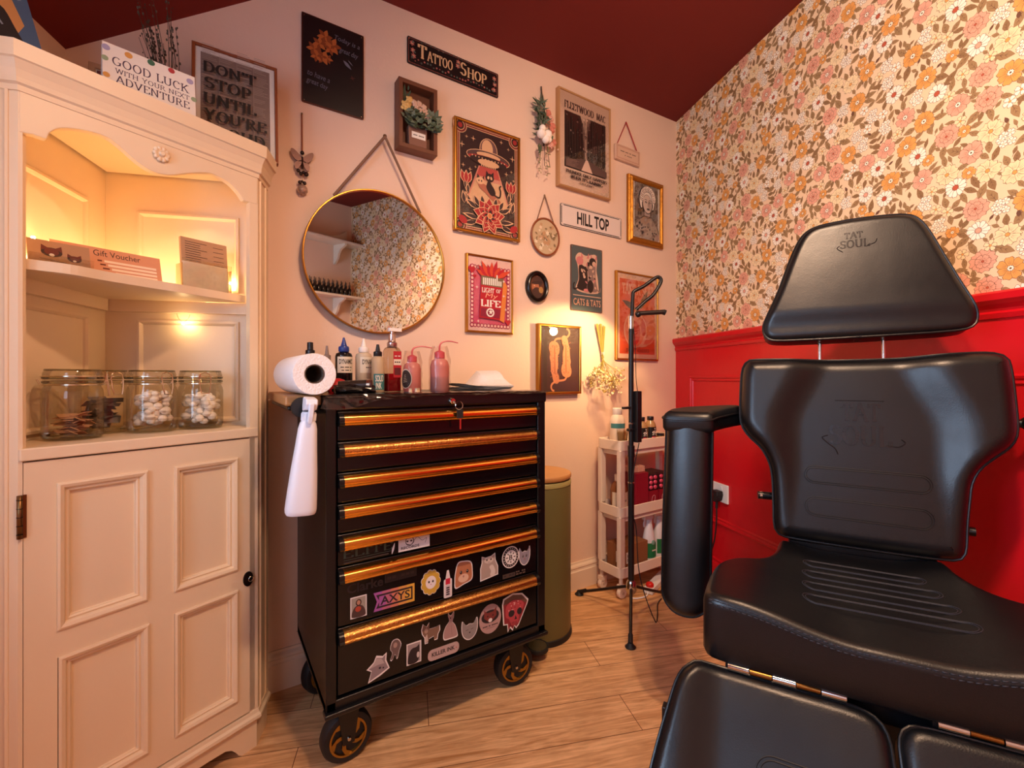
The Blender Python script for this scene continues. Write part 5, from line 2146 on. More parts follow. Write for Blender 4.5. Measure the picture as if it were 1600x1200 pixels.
def s_saint(a, w, h):
    a.rect(0, w, 0, h, m_stw)
    a.rect(w * .06, w * .94, h * .05, h * .95, h_('#9a9084'))
    a.poly(cr([(w * .12, h * .05), (w * .16, h * .4), (w * .36, h * .56), (w * .64, h * .56), (w * .84, h * .4), (w * .9, h * .05)], 24), h_('#4d3531'))
    a.ell(w * .5, h * .7, w * .18, h * .16, h_('#3a2620'), 16)
    a.ell(w * .5, h * .70, w * .11, h * .11, h_('#b5836a'), 14)
    a.ell(w * .47, h * .40, w * .18, h * .13, h_('#a8432f'), 14)


sticker('saint_sticker', D6, .284, .324, .383, .436, None, s_saint, 'small upright picture of a robed figure')


def s_axys(a, w, h):
    gr = [h_(c) for c in ('#a0559a', '#b8627f', '#c9765f', '#d1924a', '#d9a23c')]
    for k in range(5):
        x0, x1 = w * k / 5, w * (k + 1) / 5
        a.poly([(x0 if k else 0, 0), (x1, 0), (x1, h), (x0 if k else 0, h)] if k else [(0, 0), (x1, 0), (x1, h), (0, h), (w * .08, h * .5)], gr[k])
    a.poly([(w * .06, h * .14), (w * .95, h * .14), (w * .95, h * .86), (w * .06, h * .86), (w * .14, h * .5)], dk)
    for k in range(5):
        x0, x1 = w * (.13 + .78 * k / 5), w * (.13 + .78 * (k + 1) / 5)
        a.rect(x0, x1, h * .24, h * .76, gr[k])
    a.text('AXYS', w * .16, w * .88, h * .28, h * .72, dk, 'sans', bold=.02)


sticker('axys_sticker', D6, .341, .450, .385, .433, None, s_axys, 'purple to gold AXYS banner')


def s_lion(a, w, h):
    for k in range(11):
        t_ = k * 2 * PI / 11
        a.ell(w * (.5 + .36 * math.cos(t_)), h * (.5 + .36 * math.sin(t_)), w * .155, h * .155, m_stw, 14)
    for k in range(11):
        t_ = k * 2 * PI / 11
        a.ell(w * (.5 + .36 * math.cos(t_)), h * (.5 + .36 * math.sin(t_)), w * .13, h * .13, h_('#c9a03a'), 14)
    a.ell(w * .5, h * .5, w * .34, h * .34, h_('#c9a03a'), 20)
    a.ell(w * .5, h * .5, w * .27, h * .26, m_stw, 20)
    for e in (.4, .6):
        a.ell(w * e, h * .53, w * .045, h * .05, dk, 10)
    a.ell(w * .5, h * .42, w * .03, h * .02, h_('#b06a62'), 8)


sticker('flower_cat_sticker', D6, .468, .525, .389, .457, None, s_lion, 'white cat face in a yellow flower')


def s_ink(a, w, h):
    a.poly(rrect(0, w, 0, h * .68, .004), m_stw)
    a.poly([(w * .2, h * .66), (w * .8, h * .66), (w * .62, h), (w * .38, h)], m_stw)
    a.rect(w * .22, w * .78, h * .48, h * .70, h_('#c01f3c'))
    a.poly([(w * .4, h * .72), (w * .6, h * .72), (w * .54, h * .95), (w * .46, h * .95)], h_('#d8cfd2'))
    a.rect(w * .2, w * .8, h * .06, h * .46, h_('#cbb9bd'))
    for k in range(4):
        a.line([(w * .3, h * (.12 + k * .08)), (w * .7, h * (.12 + k * .08))], .004, dk)


sticker('ink_bottle_sticker', D6, .535, .560, .368, .444, None, s_ink, 'white ink bottle sticker')


def s_kit(a, w, h):
    a.poly([(u * w, v * h) for u, v in cr([(.2, .96), (.5, 1), (.9, .9), (.98, .55), (.94, .2), (.5, .08), (.08, .0), (.04, .3), (.06, .55)], 36)], h_('#b0704f'))
    a.ell(w * .5, h * .32, w * .3, h * .18, h_('#d8b39a'), 18)
    face(a, w, h, None, dk, (.36, .72), .58, .40)


sticker('ginger_kitten_sticker', D6, .568, .624, .389, .456, cr([(.2, .96), (.5, 1), (.9, .9), (.98, .55), (.94, .2), (.5, .08), (.08, .0), (.04, .3), (.06, .55)], 36), s_kit, 'ginger kitten sticker')
HAM = [(.02, .02), (.02, .5), (.1, .72), (.1, .95), (.3, .88), (.6, .9), (.82, .99), (.84, .72), (.98, .45), (.98, .12)]


def s_ham(a, w, h):
    a.poly([(u * w, v * h) for u, v in HAM], h_('#a8948a'))
    a.ell(w * .48, h * .78, w * .28, h * .13, h_('#cbb9ae'), 16)
    for e in (.36, .6):
        a.ell(w * e, h * .80, w * .05, h * .035, dk, 10)
    a.poly([(u * w, v * h) for u, v in cr([(.5, .5), (.7, .55), (.85, .3), (.8, .1), (.55, .12), (.6, .3)], 20)], h_('#d3c4ba'))
    a.line([(w * .42, h * .70), (w * .54, h * .70)], .0008, dk)


sticker('begging_cat_sticker', D6, .652, .710, .388, .458, HAM, s_ham, 'pale begging cat sticker')


def s_b(a, w, h):
    a.ell(w / 2, h / 2, w / 2, h / 2, m_stw, 32)
    a.ell(w / 2, h / 2, w * .45, h * .45, dk, 32)
    for k in range(20):
        t_ = k * 18
        a.ell(w / 2 + w * .39 * math.cos(RAD(t_)), h / 2 + h * .39 * math.sin(RAD(t_)), w * .025, h * .02, m_stw, 6)
    a.ell(w / 2, h / 2, w * .33, h * .33, m_stw, 28)
    for k in range(8):
        a.leaf(w / 2 + w * .15 * math.cos(k * PI / 4), h / 2 + h * .15 * math.sin(k * PI / 4), w * .15, w * .06, k * 45, dk)
    a.text('B', w * .41, w * .59, h * .38, h * .62, dk, bold=.24)


sticker('round_badge_sticker', D6, .725, .787, .402, .468, None, s_b, 'round black and white badge with a letter B')


def s_dog(a, w, h):
    a.poly([(u * w, v * h) for u, v in CATFACE], h_('#8f8590'))
    face(a, w, h, None, dk)


sticker('grey_dog_sticker', D6, .788, .828, .400, .456, CATFACE, s_dog, 'small grey animal head')


def s_small(a, w, h):
    a.rect(0, w * .55, 0, h * .8, h_('#4a3a33'))
    a.text('- --', w * .05, w * .5, h * .3, h * .6, dk, 'sans')
    a.text('-- --', w * .58, w, h * .55, h * .85, h_('#5d4a40'), 'sans')
    a.text('---', w * .58, w, h * .12, h * .38, h_('#5d4a40'), 'sans')


sticker('faint_lettering_sticker', D6, .728, .810, .374, .390, None, s_small, 'faint grey lettering')


def s_hat(a, w, h):
    o = [(.08, .02), (.2, .45), (.05, .55), (.3, .72), (.42, .95), (.7, .86), (.85, .98), (.82, .7), (.98, .35), (.6, .2)]
    a.poly([(u * w, v * h) for u, v in o], h_('#8d7d80'))
    a.poly([(w * .1, h * .56), (w * .3, h * .74), (w * .42, h * .92), (w * .66, h * .84), (w * .8, h * .6), (w * .5, h * .62)], h_('#b3a3a0'))
    a.ell(w * .58, h * .46, w * .06, h * .05, dk, 10)
    a.ell(w * .74, h * .42, w * .04, h * .04, dk, 10)


sticker('hat_animal_sticker', D7, .326, .380, .212, .270, [(.06, .0), (.2, .42), (.0, .55), (.3, .76), (.42, 1), (.7, .9), (.87, 1), (.85, .7), (1, .33), (.6, .15)], s_hat, 'grey animal in a hat')


def s_monk(a, w, h):
    a.poly([(u * w, v * h) for u, v in cr([(.3, .95), (.7, .98), (.95, .7), (.8, .4), (.7, .1), (.6, .05), (.5, .3), (.3, .05), (.15, .08), (.3, .4), (.15, .6)], 30)], h_('#6f5854'))
    a.ell(w * .52, h * .74, w * .16, h * .14, h_('#a88a80'), 12)


sticker('little_bird_sticker', D7, .380, .414, .246, .297, cr([(.3, .95), (.7, .98), (.95, .7), (.8, .4), (.7, .1), (.6, .05), (.5, .3), (.3, .05), (.15, .08), (.3, .4), (.15, .6)], 30), s_monk, 'tiny brown animal sticker')


def s_photo(a, w, h):
    a.rect(0, w, 0, h, m_stw)
    a.rect(w * .07, w * .93, h * .06, h * .94, h_('#9a8c8c'))
    a.poly([(u * w, v * h) for u, v in cr([(.1, .06), (.15, .5), (.35, .72), (.7, .75), (.85, .85), (.86, .5), (.75, .06)], 24)], dk)
    a.ell(w * .78, h * .36, w * .10, h * .14, h_('#c9bcb8'), 12)


sticker('photo_sticker', D7, .428, .469, .218, .275, None, s_photo, 'small photo of a dark cat')


def s_kill(a, w, h):
    a.poly(rrect(0, w, 0, h, h * .42), h_('#b99f9a'))
    a.text('KILLER INK', w * .12, w * .86, h * .34, h * .70, dk, 'sans', bold=.03)
    a.ell(w * .91, h * .45, .0018, .0018, h_('#b8323a'), 8)


sticker('killer_ink_sticker', D7, .488, .582, .207, .238, None, s_kill, 'pale oblong KILLER INK sticker')
CORGI = [(.02, .72), (.1, .98), (.28, .8), (.42, .98), (.42, .66), (.75, .66), (.97, .7), (.98, .45), (.88, .28), (.84, .04), (.68, .04), (.66, .24), (.4, .18), (.36, .0), (.2, .0), (.18, .3), (.06, .5)]


def s_corgi(a, w, h):
    a.poly([(u * w, v * h) for u, v in CORGI], h_('#80604f'))
    a.ell(w * .25, h * .62, w * .10, h * .14, h_('#a8897a'), 12)
    a.poly([(w * .18, h * .3), (w * .3, h * .45), (w * .36, h * .05), (w * .2, h * .02)], h_('#c4aea4'))


sticker('corgi_sticker', D7, .470, .523, .262, .314, CORGI, s_corgi, 'brown short legged dog sticker')


def s_sph(a, w, h):
    a.poly([(u * w, v * h) for u, v in SIT], h_('#a88682'))
    a.ell(w * .5, h * .78, w * .05, h * .03, dk, 8)
    a.line([(w * .55, h * .5), (w * .6, h * .08)], .0008, h_('#7a5c5c'))


sticker('hairless_cat_sticker', D7, .533, .578, .252, .324, SIT, s_sph, 'pink sitting hairless cat')


def s_cf(a, w, h):
    a.poly([(u * w, v * h) for u, v in CATFACE], h_('#8f8583'))
    for e in (.34, .66):
        a.line([(w * (e - .08), h * .48), (w * (e + .08), h * .50)], .0012, dk)
    a.ell(w * .5, h * .34, w * .05, h * .035, dk, 10)


sticker('grey_cat_face_sticker', D7, .591, .641, .230, .288, CATFACE, s_cf, 'grey cat face sticker')


def s_fox(a, w, h):
    a.ell(w / 2, h / 2, w / 2, h / 2, h_('#b3908c'), 36)
    a.ell(w * .5, h * .58, w * .40, h * .22, dk, 24)
    a.poly([(u * w, v * h) for u, v in ((.22, .84), (.36, .72), (.64, .72), (.78, .86), (.78, .56), (.5, .36), (.22, .56))], h_('#7c3430'))
    a.ell(w * .5, h * .45, w * .09, h * .07, m_stw, 12)
    for e in (.38, .62):
        a.ell(w * e, h * .60, w * .04, h * .025, dk, 8)
    a.text('--- - ----', w * .16, w * .84, h * .25, h * .285, dk, 'sans', bold=.01)
    a.line([(w * .3, h * .19), (w * .7, h * .19)], .0006, dk)


sticker('fox_badge_sticker', D7, .647, .722, .226, .312, None, s_fox, 'oval pink badge with a red fox')
PIZ = [(.02, .78), (.06, .92), (.4, 1), (.75, .93), (.98, .72), (.94, .62), (.62, .12), (.52, .05), (.46, .14), (.4, .02), (.3, .12), (.22, .02), (.2, .22), (.06, .24)]


def s_piz(a, w, h):
    a.poly([(u * w, v * h) for u, v in PIZ], h_('#8a2730'))
    a.poly([(u * w, v * h) for u, v in ((.02, .78), (.06, .92), (.4, 1), (.75, .93), (.98, .72), (.92, .66), (.7, .80), (.4, .86), (.12, .78))], h_('#6b4a3d'))
    a.poly([(u * w, v * h) for u, v in cr([(.14, .72), (.4, .84), (.74, .76), (.84, .6), (.66, .42), (.58, .14), (.34, .14), (.24, .34), (.12, .42)], 36)], h_('#b5434a'))
    for e, r in ((.34, .12), (.66, .10)):
        a.ell(w * e, h * .48, w * r, h * .10, dk, 14, rot=15)
    a.poly([(w * .5, h * .40), (w * .56, h * .28), (w * .46, h * .28)], dk)
    rnd = random.Random(3)
    for k in range(16):
        a.ell(w * rnd.uniform(.2, .75), h * rnd.uniform(.58, .8), .0022, .0018, h_(rnd.choice(['#d9828a', '#e3b3ae', '#7a1f28'])), 7)
    for k in range(5):
        a.line([(w * (.3 + k * .06), h * .12), (w * (.3 + k * .06), h * .24)], .001, dk)


sticker('skull_slice_sticker', D7, .728, .820, .212, .318, PIZ, s_piz, 'red skull shaped pizza slice')

# ------------------------------------------------------------------ things on the tool chest
ZT = .9362
t = thing('paper_roll', 'white couch roll lying on its side at the front left of the tool chest', 'paper roll', (.202, -.452, .9882), RAD(3))
b = MB()
m_tissue = mat('white_tissue', '#f4eeea', .9, bump=.35, bs=220)
b.lathe([(.0225, .002), (.0225, .250), (.0235, .252), (.048, .252), (.0495, .249), (.0495, .003), (.048, 0), (.0235, 0), (.0225, .002)], m_tissue, n=48, axis='y')
b.obj('tissue', t)
b = MB()
b.lathe([(.0222, .0008), (.0222, .2512), (.0205, .2512), (.0205, .0008), (.0222, .0008)], mat('cardboard_core', '#5f4a3c', .8), n=40, axis='y')
b.obj('card_core', t)

# spray bottle hooked on the side handle
t = thing('spray_bottle', 'white spray bottle hanging beside the left end of the tool chest', 'bottle', (.168, -.470, .668), 0, None, (RAD(0), RAD(4.5), 0))
m_wpl = mat('white_plastic', '#e9eaf2', .38)
b = MB()
sec = [(.0, .030, .021), (.004, .0325, .0235), (.012, .0335, .0245), (.05, .0315, .023), (.10, .028, .021), (.15, .0235, .019), (.195, .020, .0175), (.208, .017, .016), (.212, .0145, .0145)]
rg = [[(rx * math.copysign(abs(math.cos(k * PI / 16)) ** .7, math.cos(k * PI / 16)), ry * math.copysign(abs(math.sin(k * PI / 16)) ** .7, math.sin(k * PI / 16)), z) for k in range(32)] for z, rx, ry in sec]
b.rings(rg, m_wpl, True, True, True)
b.obj('bottle_body', t)
b = MB()
b.lathe([(.0155, .212), (.0155, .232), (.0135, .234)], m_wpl, n=28)
for k in range(28):
    a = k * 2 * PI / 28
    b.tube([(.0157 * math.cos(a), .0157 * math.sin(a), .214), (.0157 * math.cos(a), .0157 * math.sin(a), .230)], .0009, m_wpl, 4)
b.obj('collar', t)
b = MB()
b.prism([(-.022, .005), (.012, .0), (.018, .012), (.018, .030), (.012, .034), (-.026, .030), (-.030, .018)], -.013, .013, m_wpl, T=lambda u, v, w_: (w_, u, v + .234))
b.prism([(-.024, .020), (-.034, .018), (-.030, -.012), (-.024, -.030), (-.020, -.012)], -.006, .006, m_wpl, T=lambda u, v, w_: (w_, u, v + .236))
b.obj('trigger_head', t, bevel=.003)


def bottle(name, label, x, y, prof, m, cap, z=ZT, cat='bottle', n=28, group=None):
    t = thing(name, label, cat, (x, y, z), 0, group)
    b = MB()
    b.lathe(prof, m, n=n)
    b.obj('bottle_body', t)
    if cap:
        b = MB()
        b.lathe(cap[0], cap[1], n=20)
        b.obj('cap', t)
    return t


def wrap_label(t, r, z0, z1, m, words=(), a0=-150, a1=-20, name='label', ink=None, size=.7):
    """printed label round the bottle, facing the room (-y)"""
    b = MB()
    N = 24
    rg = [[((r + .0004) * math.cos(RAD(a0 + (a1 - a0) * k / N)), (r + .0004) * math.sin(RAD(a0 + (a1 - a0) * k / N)), z) for k in range(N + 1)] for z in (z0, z1)]
    b.rings(rg, m, True, closed=False)
    mid = (a0 + a1) / 2
    for i, (tx, f0, f1, zz0, zz1, font, im) in enumerate(words):
        vs, fs = (serif(tx, .2) if font == 'serif' else sans(tx, .02))
        xs, zs = [v[0] for v in vs], [v[1] for v in vs]
        A_ = []
        for u, v in vs:
            U = (u - min(xs)) / (max(xs) - min(xs))
            V = (v - min(zs)) / (max(zs) - min(zs))
            an = RAD(a0 + (a1 - a0) * (f0 + (f1 - f0) * U))
            A_.append(((r + .0008) * math.cos(an), (r + .0008) * math.sin(an), zz0 + (zz1 - zz0) * V))
        b.add(A_, fs, im)
    return b.obj(name, t)


m_blcap = mat('black_cap', '#19161a', .35)
bottle('spray_bottle', 'small clear bottle with a black spray cap standing behind the white paper roll', .247, -.12, [(.001, 0), (.021, 0), (.022, .003), (.022, .085), (.014, .098), (.011, .104)], clear('clear_plastic', '#efe6d8', .14, .05),
       ([(.0135, .103), (.0135, .126), (.009, .128), (.0085, .150), (.0001, .152)], m_blcap))
bottle('dropper_bottle', 'little clear bottle with a grey pointed cap, left of the blue capped bottle', .296, -.115, [(.001, 0), (.017, 0), (.018, .003), (.018, .085), (.011, .096), (.009, .1)], clear('clear_plastic', '#efe6d8'),
       ([(.011, .098), (.011, .112), (.006, .116), (.003, .142), (.0001, .143)], mat('grey_cap', '#8f7a72', .5)))
BODY8 = [(.001, 0), (.0225, 0), (.0245, .003), (.0245, .108), (.022, .116), (.012, .121), (.010, .124)]
NOZ = [(.0145, .121), (.0155, .123), (.0155, .133), (.014, .137), (.009, .139), (.006, .150), (.0025, .164), (.0001, .165)]
m_lab = mat('label_cream', '#e4d9c6', .5)
t = bottle('ink_bottle', 'dark ink bottle with a blue nozzle cap and cream label', .330, -.185, BODY8, mat('black_ink_liquid', '#120b0c', .15), (NOZ, mat('blue_cap', '#1f3a86', .35)))
wrap_label(t, .0245, .058, .106, m_lab, [('DYNAMIC', .12, .86, .084, .099, 'sans', m_blk), ('--- ---- --', .2, .8, .073, .076, 'sans', m_blk), ('-- --- -', .25, .75, .064, .067, 'sans', m_blk)])
t = bottle('ink_bottle', 'milky bottle with a white nozzle cap and cream label beside the blue capped bottle', .389, -.185, BODY8, milky('milky_plastic', '#e2cfb4', .25), (NOZ, mat('white_cap', '#efe6df', .4)))
wrap_label(t, .0245, .058, .106, m_lab, [('DYNAMIC', .12, .86, .084, .099, 'sans', m_blk), ('--- --', .3, .7, .073, .076, 'sans', m_blk)], -130, 0)
b = MB()
b.lathe([(.0246, .058), (.0249, .0585), (.0249, .1055), (.0246, .106)], m_blk, n=28)
t = bottle('ink_bottle', 'small frosted bottle with a black tip and a teal SOLID INK label', .411, -.255, [(.001, 0), (.017, 0), (.0185, .003), (.0185, .098), (.013, .106), (.009, .109)], milky('frosted_plastic', '#d9c3a4', .35), ([(.0115, .106), (.0125, .108), (.0125, .120), (.007, .123), (.004, .142), (.0001, .143)], m_blcap))
wrap_label(t, .0185, .008, .055, mat('label_teal', '#3f7f84', .5), [('SOLID', .16, .84, .032, .051, 'sans', m_paper), ('INK', .2, .66, .011, .029, 'sans', m_paper)], -145, -35)
# red soap in a pump bottle
t = thing('pump_bottle', 'clear square pump bottle part filled with red liquid', 'bottle', (.461, -.235, ZT), RAD(6))
b = MB()
b.rings([[(x * s_, y * s_, z) for x, y in rrect(-.024, .024, -.018, .018, .007)] for z, s_ in ((.0, .94), (.003, 1), (.125, 1), (.134, .8), (.138, .5))], clear('clear_plastic', '#efe6d8'), True, True)
b.obj('bottle_body', t)
b = MB()
b.rings([[(x, y, z) for x, y in rrect(-.0225, .0225, -.0165, .0165, .006)] for z in (.003, .056)], milky('red_soap', '#a80f22', .12, .1), True, True, True)
b.obj('red_liquid', t)
b = MB()
b.lathe([(.014, .136), (.0155, .138), (.0155, .150), (.0125, .152), (.011, .156), (.011, .176), (.006, .178), (.006, .188), (.0001, .190)], mat('silver_collar', '#c9b4b0', .2, .9), n=24)
b.prism(rrect(-.012, .030, -.008, .008, .004), .186, .196, mat('white_cap', '#efe6df'), T=lambda u, v, w_: (u, v, w_))
b.obj('pump', t)
card_art('label', t, .026, .080, mat('label_red', '#b3202c', .5), lambda a, w_, h_: (a.rect(-.012, .012, .038, .056, m_lab), a.text('-- --', -.009, .009, .064, .067, m_paper, 'sans'), a.rect(-.01, .01, .008, .03, hexm('#5d1a22')), a.text('---', -.009, .009, .045, .049, m_ink, 'sans')), (.009, -.0190, .044))

# wash bottles in clear bags
m_pinkb = milky('pink_bottle', '#eba59c', .42, .3)
m_pinkc = mat('red_cap', '#c8525a', .35)
m_bag = clear('clear_bag', '#fdf7f5', .07, .15)


def crumple(ring, amp, rnd):
    return [(x + rnd.uniform(-amp, amp), y + rnd.uniform(-amp, amp), z + rnd.uniform(-amp, amp)) for x, y, z in ring]


def wash(label, x, y, s_, spout, liquid, tall):
    t = thing('wash_bottle', label, 'bottle', (x, y, ZT), 0, 'bagged wash bottles on the tool chest')
    b = MB()
    b.lathe([(.001, 0), (.027 * s_, 0), (.030 * s_, .004), (.030 * s_, tall * .62), (.025 * s_, tall * .76), (.014 * s_, tall * .82), (.012 * s_, tall * .84)], m_pinkb)
    b.obj('bottle_body', t)
    if liquid:
        b = MB()
        b.lathe([(.0001, .001), (.0295 * s_, .004), (.0295 * s_, tall * .36), (.0001, tall * .36)], mat('grey_green_liquid', '#5b4f50', .3))
        b.obj('grey_liquid', t)
    b = MB()
    b.lathe([(.015 * s_, tall * .82), (.0165 * s_, tall * .83), (.0165 * s_, tall * .97), (.010 * s_, tall), (.004, tall * 1.02), (.0001, tall * 1.02)], m_pinkc, n=20)
    b.obj('cap', t)
    b = MB()
    b.tube(cr([(0, 0, tall), (0, 0, tall * 1.12), (.008, 0, tall * 1.22), (.03, -.004, tall * 1.26), (spout, -.01, tall * 1.22)], 18, False), .0032, m_pinkc, 8, r2=.0016)
    b.obj('spout_tube', t)
    rnd = random.Random(int(x * 100))
    b = MB()
    rg = []
    for k in range(12):
        z = .001 + k * tall * 1.12 / 11
        r = .034 * s_ * (1 if k < 9 else 1 - .1 * (k - 8))
        rg.append(crumple([(r * math.cos(q * PI / 13), r * math.sin(q * PI / 13) * .95, z) for q in range(26)], .0017 if k else 0, rnd))
    b.rings(rg, m_bag, True)
    b.obj('clear_bag', t)
    return t


t = wash('shorter pink wash bottle in a clear bag with an oval dark label', .516, -.26, .9, .062, False, .112)
b = MB()
for r0_, c_, o_ in ((1.0, m_lab, .0312), (.9, mat('label_dark', '#3d2f2c', .5), .0316)):
    b.add([(o_ * math.cos(RAD(-150 + 38 * r0_ * math.cos(k * PI / 14))), o_ * math.sin(RAD(-150 + 38 * r0_ * math.cos(k * PI / 14))), .040 + .030 * r0_ * math.sin(k * PI / 14)) for k in range(28)], [list(range(28))], c_)
for k in range(5):
    b.tube([(.0322 * math.cos(RAD(-165 + k * 2)), .0322 * math.sin(RAD(-165 + k * 2)), .030 + k * .005), (.0322 * math.cos(RAD(-140 - k * 2)), .0322 * math.sin(RAD(-140 - k * 2)), .032 + k * .005)], .0006, m_lab, 4)
tag(b.obj('label', t), 'oval dark label')
wash('taller pink wash bottle in a clear bag, half full of grey liquid', .606, -.265, 1.0, .060, True, .128)

# stack of paper towels with a curling edge
t = thing('paper_towels', 'loose stack of white paper towels curling up at the right of the chest top', 'paper towels', (.775, -.215, ZT + .002), RAD(-4))
b = MB()
for k in range(7):
    rows = []
    for i in range(11):
        u = i / 10
        x = -.105 + .20 * u + k * .001
        lift = .001 + k * .0021 + .008 * sstep(.3, 0, u) * (k > 3)
        up = sstep(.36, .62, u) * (k > 0) * (.066 - .004 * k)
        rows.append([(x, -.075 + .15 * j / 6 + .004 * math.sin(k * 2.1) - .03 * (up / .066) * (j / 6), lift + up * sstep(.05, 1, j / 6) + .0025 * math.sin(j * 1.3 + k) * sstep(.4, 1, u)) for j in range(7)])
    b.rings(rows, m_tissue, True, closed=False)
    b.rings([[(x, y, z + .0012) for x, y, z in r] for r in rows], m_tissue, True, closed=False)
b.obj('towels', t)

# tattoo machine wrapped in black, with a red pouch
t = thing('tattoo_machine', 'grey cylindrical tattoo machine wrapped in black film, lying in front of the ink bottles', 'tattoo machine', (.330, -.335, ZT))
b = MB()
b.tube([(-.045, .012, .020), (.025, -.02, .024)], .0145, mat('gunmetal', '#4a4240', .35, .7), 20)
b.tube([(.022, -.019, .024), (.030, -.023, .0245)], .0155, m_wire, 20)
b.tube([(.030, -.023, .0245), (.033, -.0245, .0246)], .013, mat('dark_red_cap', '#4a2524', .35), 20)
b.obj('machine_grip', t)
rnd = random.Random(14)
b = MB()
rg = []
for k in range(9):
    u = k / 8
    r = .014 + .005 * math.sin(u * 3)
    rg.append(crumple([(-.06 + .10 * u + 0, .0 + r * 1.5 * math.cos(q * PI / 9) - .012 * u, max(.001, .012 + r * .75 * math.sin(q * PI / 9))) for q in range(18)], .0022, rnd))
b.rings([[(x, y, max(.0006, z)) for x, y, z in r] for r in rg], mat('black_film', '#121014', .25), False, True, True)
b.obj('black_wrap', t)
t = thing('red_pouch', 'small red pouch behind the wrapped tattoo machine', 'pouch', (.292, -.285, ZT))
rnd = random.Random(15)
b = MB()
rg = []
for z, s_ in ((.0006, .9), (.012, 1.05), (.026, .95), (.036, .6), (.041, .2)):
    rg.append(crumple([(s_ * .028 * math.cos(q * PI / 9), s_ * .019 * math.sin(q * PI / 9), z) for q in range(18)], .0014 if z > .001 else 0, rnd))
b.rings(rg, mat('red_pouch', '#b01a22', .4), True, True, True)
b.obj('pouch', t)
for i, (x, y, r) in enumerate(((.478, -.345, 20), (.494, -.352, -40), (.503, -.342, 80))):
    t = thing('ink_pot', 'tiny cream plastic ink pot lying by the front edge of the chest top', 'ink pot', (x, y, ZT + .0005), RAD(r), 'ink pots on the chest top')
    b = MB()
    b.lathe([(.0001, 0), (.0055, 0), (.006, .001), (.005, .003), (.0045, .011), (.0056, .0125), (.004, .012), (.0036, .004), (.0001, .003)], mat('ink_cap_cream', '#e3c9a8', .5), n=14)
    b.obj('pot_body', t)

# cling film smoothed over the top and hanging at the front left corner
t = thing('cling_film', 'crumpled clear cling film over the front edge of the tool chest top', 'cling film', (0, 0, 0))
rnd = random.Random(19)
b = MB()
rows = []
N = 60
for j in range(9):
    row = []
    for i in range(N + 1):
        u = i / N
        x = .224 + .664 * u
        drop = (.024 * sstep(.40, .0, u) + .005) * (1 + .25 * math.sin(u * 23))
        am = .0022
        if j <= 4:
            p = (x, -.36 - (.098) * j / 4, ZT + .0016 + rnd.uniform(0, am))
        else:
            q = (j - 4) / 4
            p = (x - (.012 * q if u < .05 else 0), -.4592 - rnd.uniform(0, am) - .004 * q, ZT - drop * q)
        row.append(p)
    rows.append(row)
b.rings(rows, clear('cling_film', '#c9b9b4', .26, .10), False, closed=False)
o = b.obj('film_sheet', t)

# ------------------------------------------------------------------ pedal bin
t = thing('pedal_bin', 'tall olive green pedal bin with a pale wooden lid, between chest and trolley', 'bin', (1.060, -.184, 0), RAD(-38))
m_olive = mat('olive_bin_paint', '#6c663d', .42, var=.03)
m_lidw = mat('bamboo_lid', '#c08a55', .45, var=.08, vs=14)
b = MB()
b.lathe([(.001, .012), (.122, .012), (.124, .018), (.124, .568), (.122, .575), (.001, .575)], m_olive, n=56)
b.obj('bin_body', t)
b = MB()
b.lathe([(.001, .0005), (.127, .0005), (.129, .006), (.127, .020), (.124, .022)], m_rub, n=56)
b.obj('base_ring', t)
b = MB()
b.lathe([(.122, .572), (.1255, .575), (.1255, .588), (.122, .592), (.001, .592)], mat('pale_olive_band', '#a39a62', .4), n=56)
b.obj('rim_band', t)
b = MB()
b.lathe([(.001, .597), (.123, .597), (.126, .601), (.126, .611), (.123, .615), (.001, .6155)], m_lidw, n=56)
b.lathe([(.10, .590), (.10, .598)], m_rub, n=40)
b.obj('lid', t)
b = MB()
pd = rrect(-.038, .038, -.215, -.135, .036, 10)
b.prism(pd, .030, .040, m_rub, T=lambda u, v, w_: (u, v, w_))
b.box(-.014, .014, -.15, -.10, .018, .034, m_rub)
b.prism([(x * .82, -.175 + (y + .175) * .82) for x, y in pd], .040, .0415, mat('steel', '#b9b4ac'), T=lambda u, v, w_: (u, v, w_))
b.obj('pedal', t)

# ------------------------------------------------------------------ slim white trolley and what stands on it
m_wtr = mat('white_trolley_plastic', '#ecdccf', .45)
TRX, TRY = 1.497, -.200
tr = thing('storage_trolley', 'slim white plastic three tier trolley standing in the corner by the red wall', 'trolley', (TRX, TRY, 0))
LW, LD = .440, .150
TIERS = (.092, .360, .655)
for z in TIERS:
    b = MB()
    r_ = rrect(0, LW, 0, LD, .022, 4)
    ri = [(LW / 2 + (x - LW / 2) * .972, LD / 2 + (y - LD / 2) * .92) for x, y in r_]
    b.rings([[(x, y, z + .000) for x, y in ri], [(x, y, z) for x, y in r_], [(x, y, z + .045) for x, y in r_], [(x, y, z + .045) for x, y in ri], [(x, y, z + .014) for x, y in ri]], m_wtr, False, True, True)
    b.obj('tier_tray', tr, bevel=.002)
    if z > .1:
        b = MB()
        b.rings([[(LW / 2 + (x - LW / 2) * .93, LD / 2 + (y - LD / 2) * .85, zz) for x, y in r_] for zz in (z - .022, z)], m_wtr, False, True, True)
        b.obj('tray_skirt', tr)
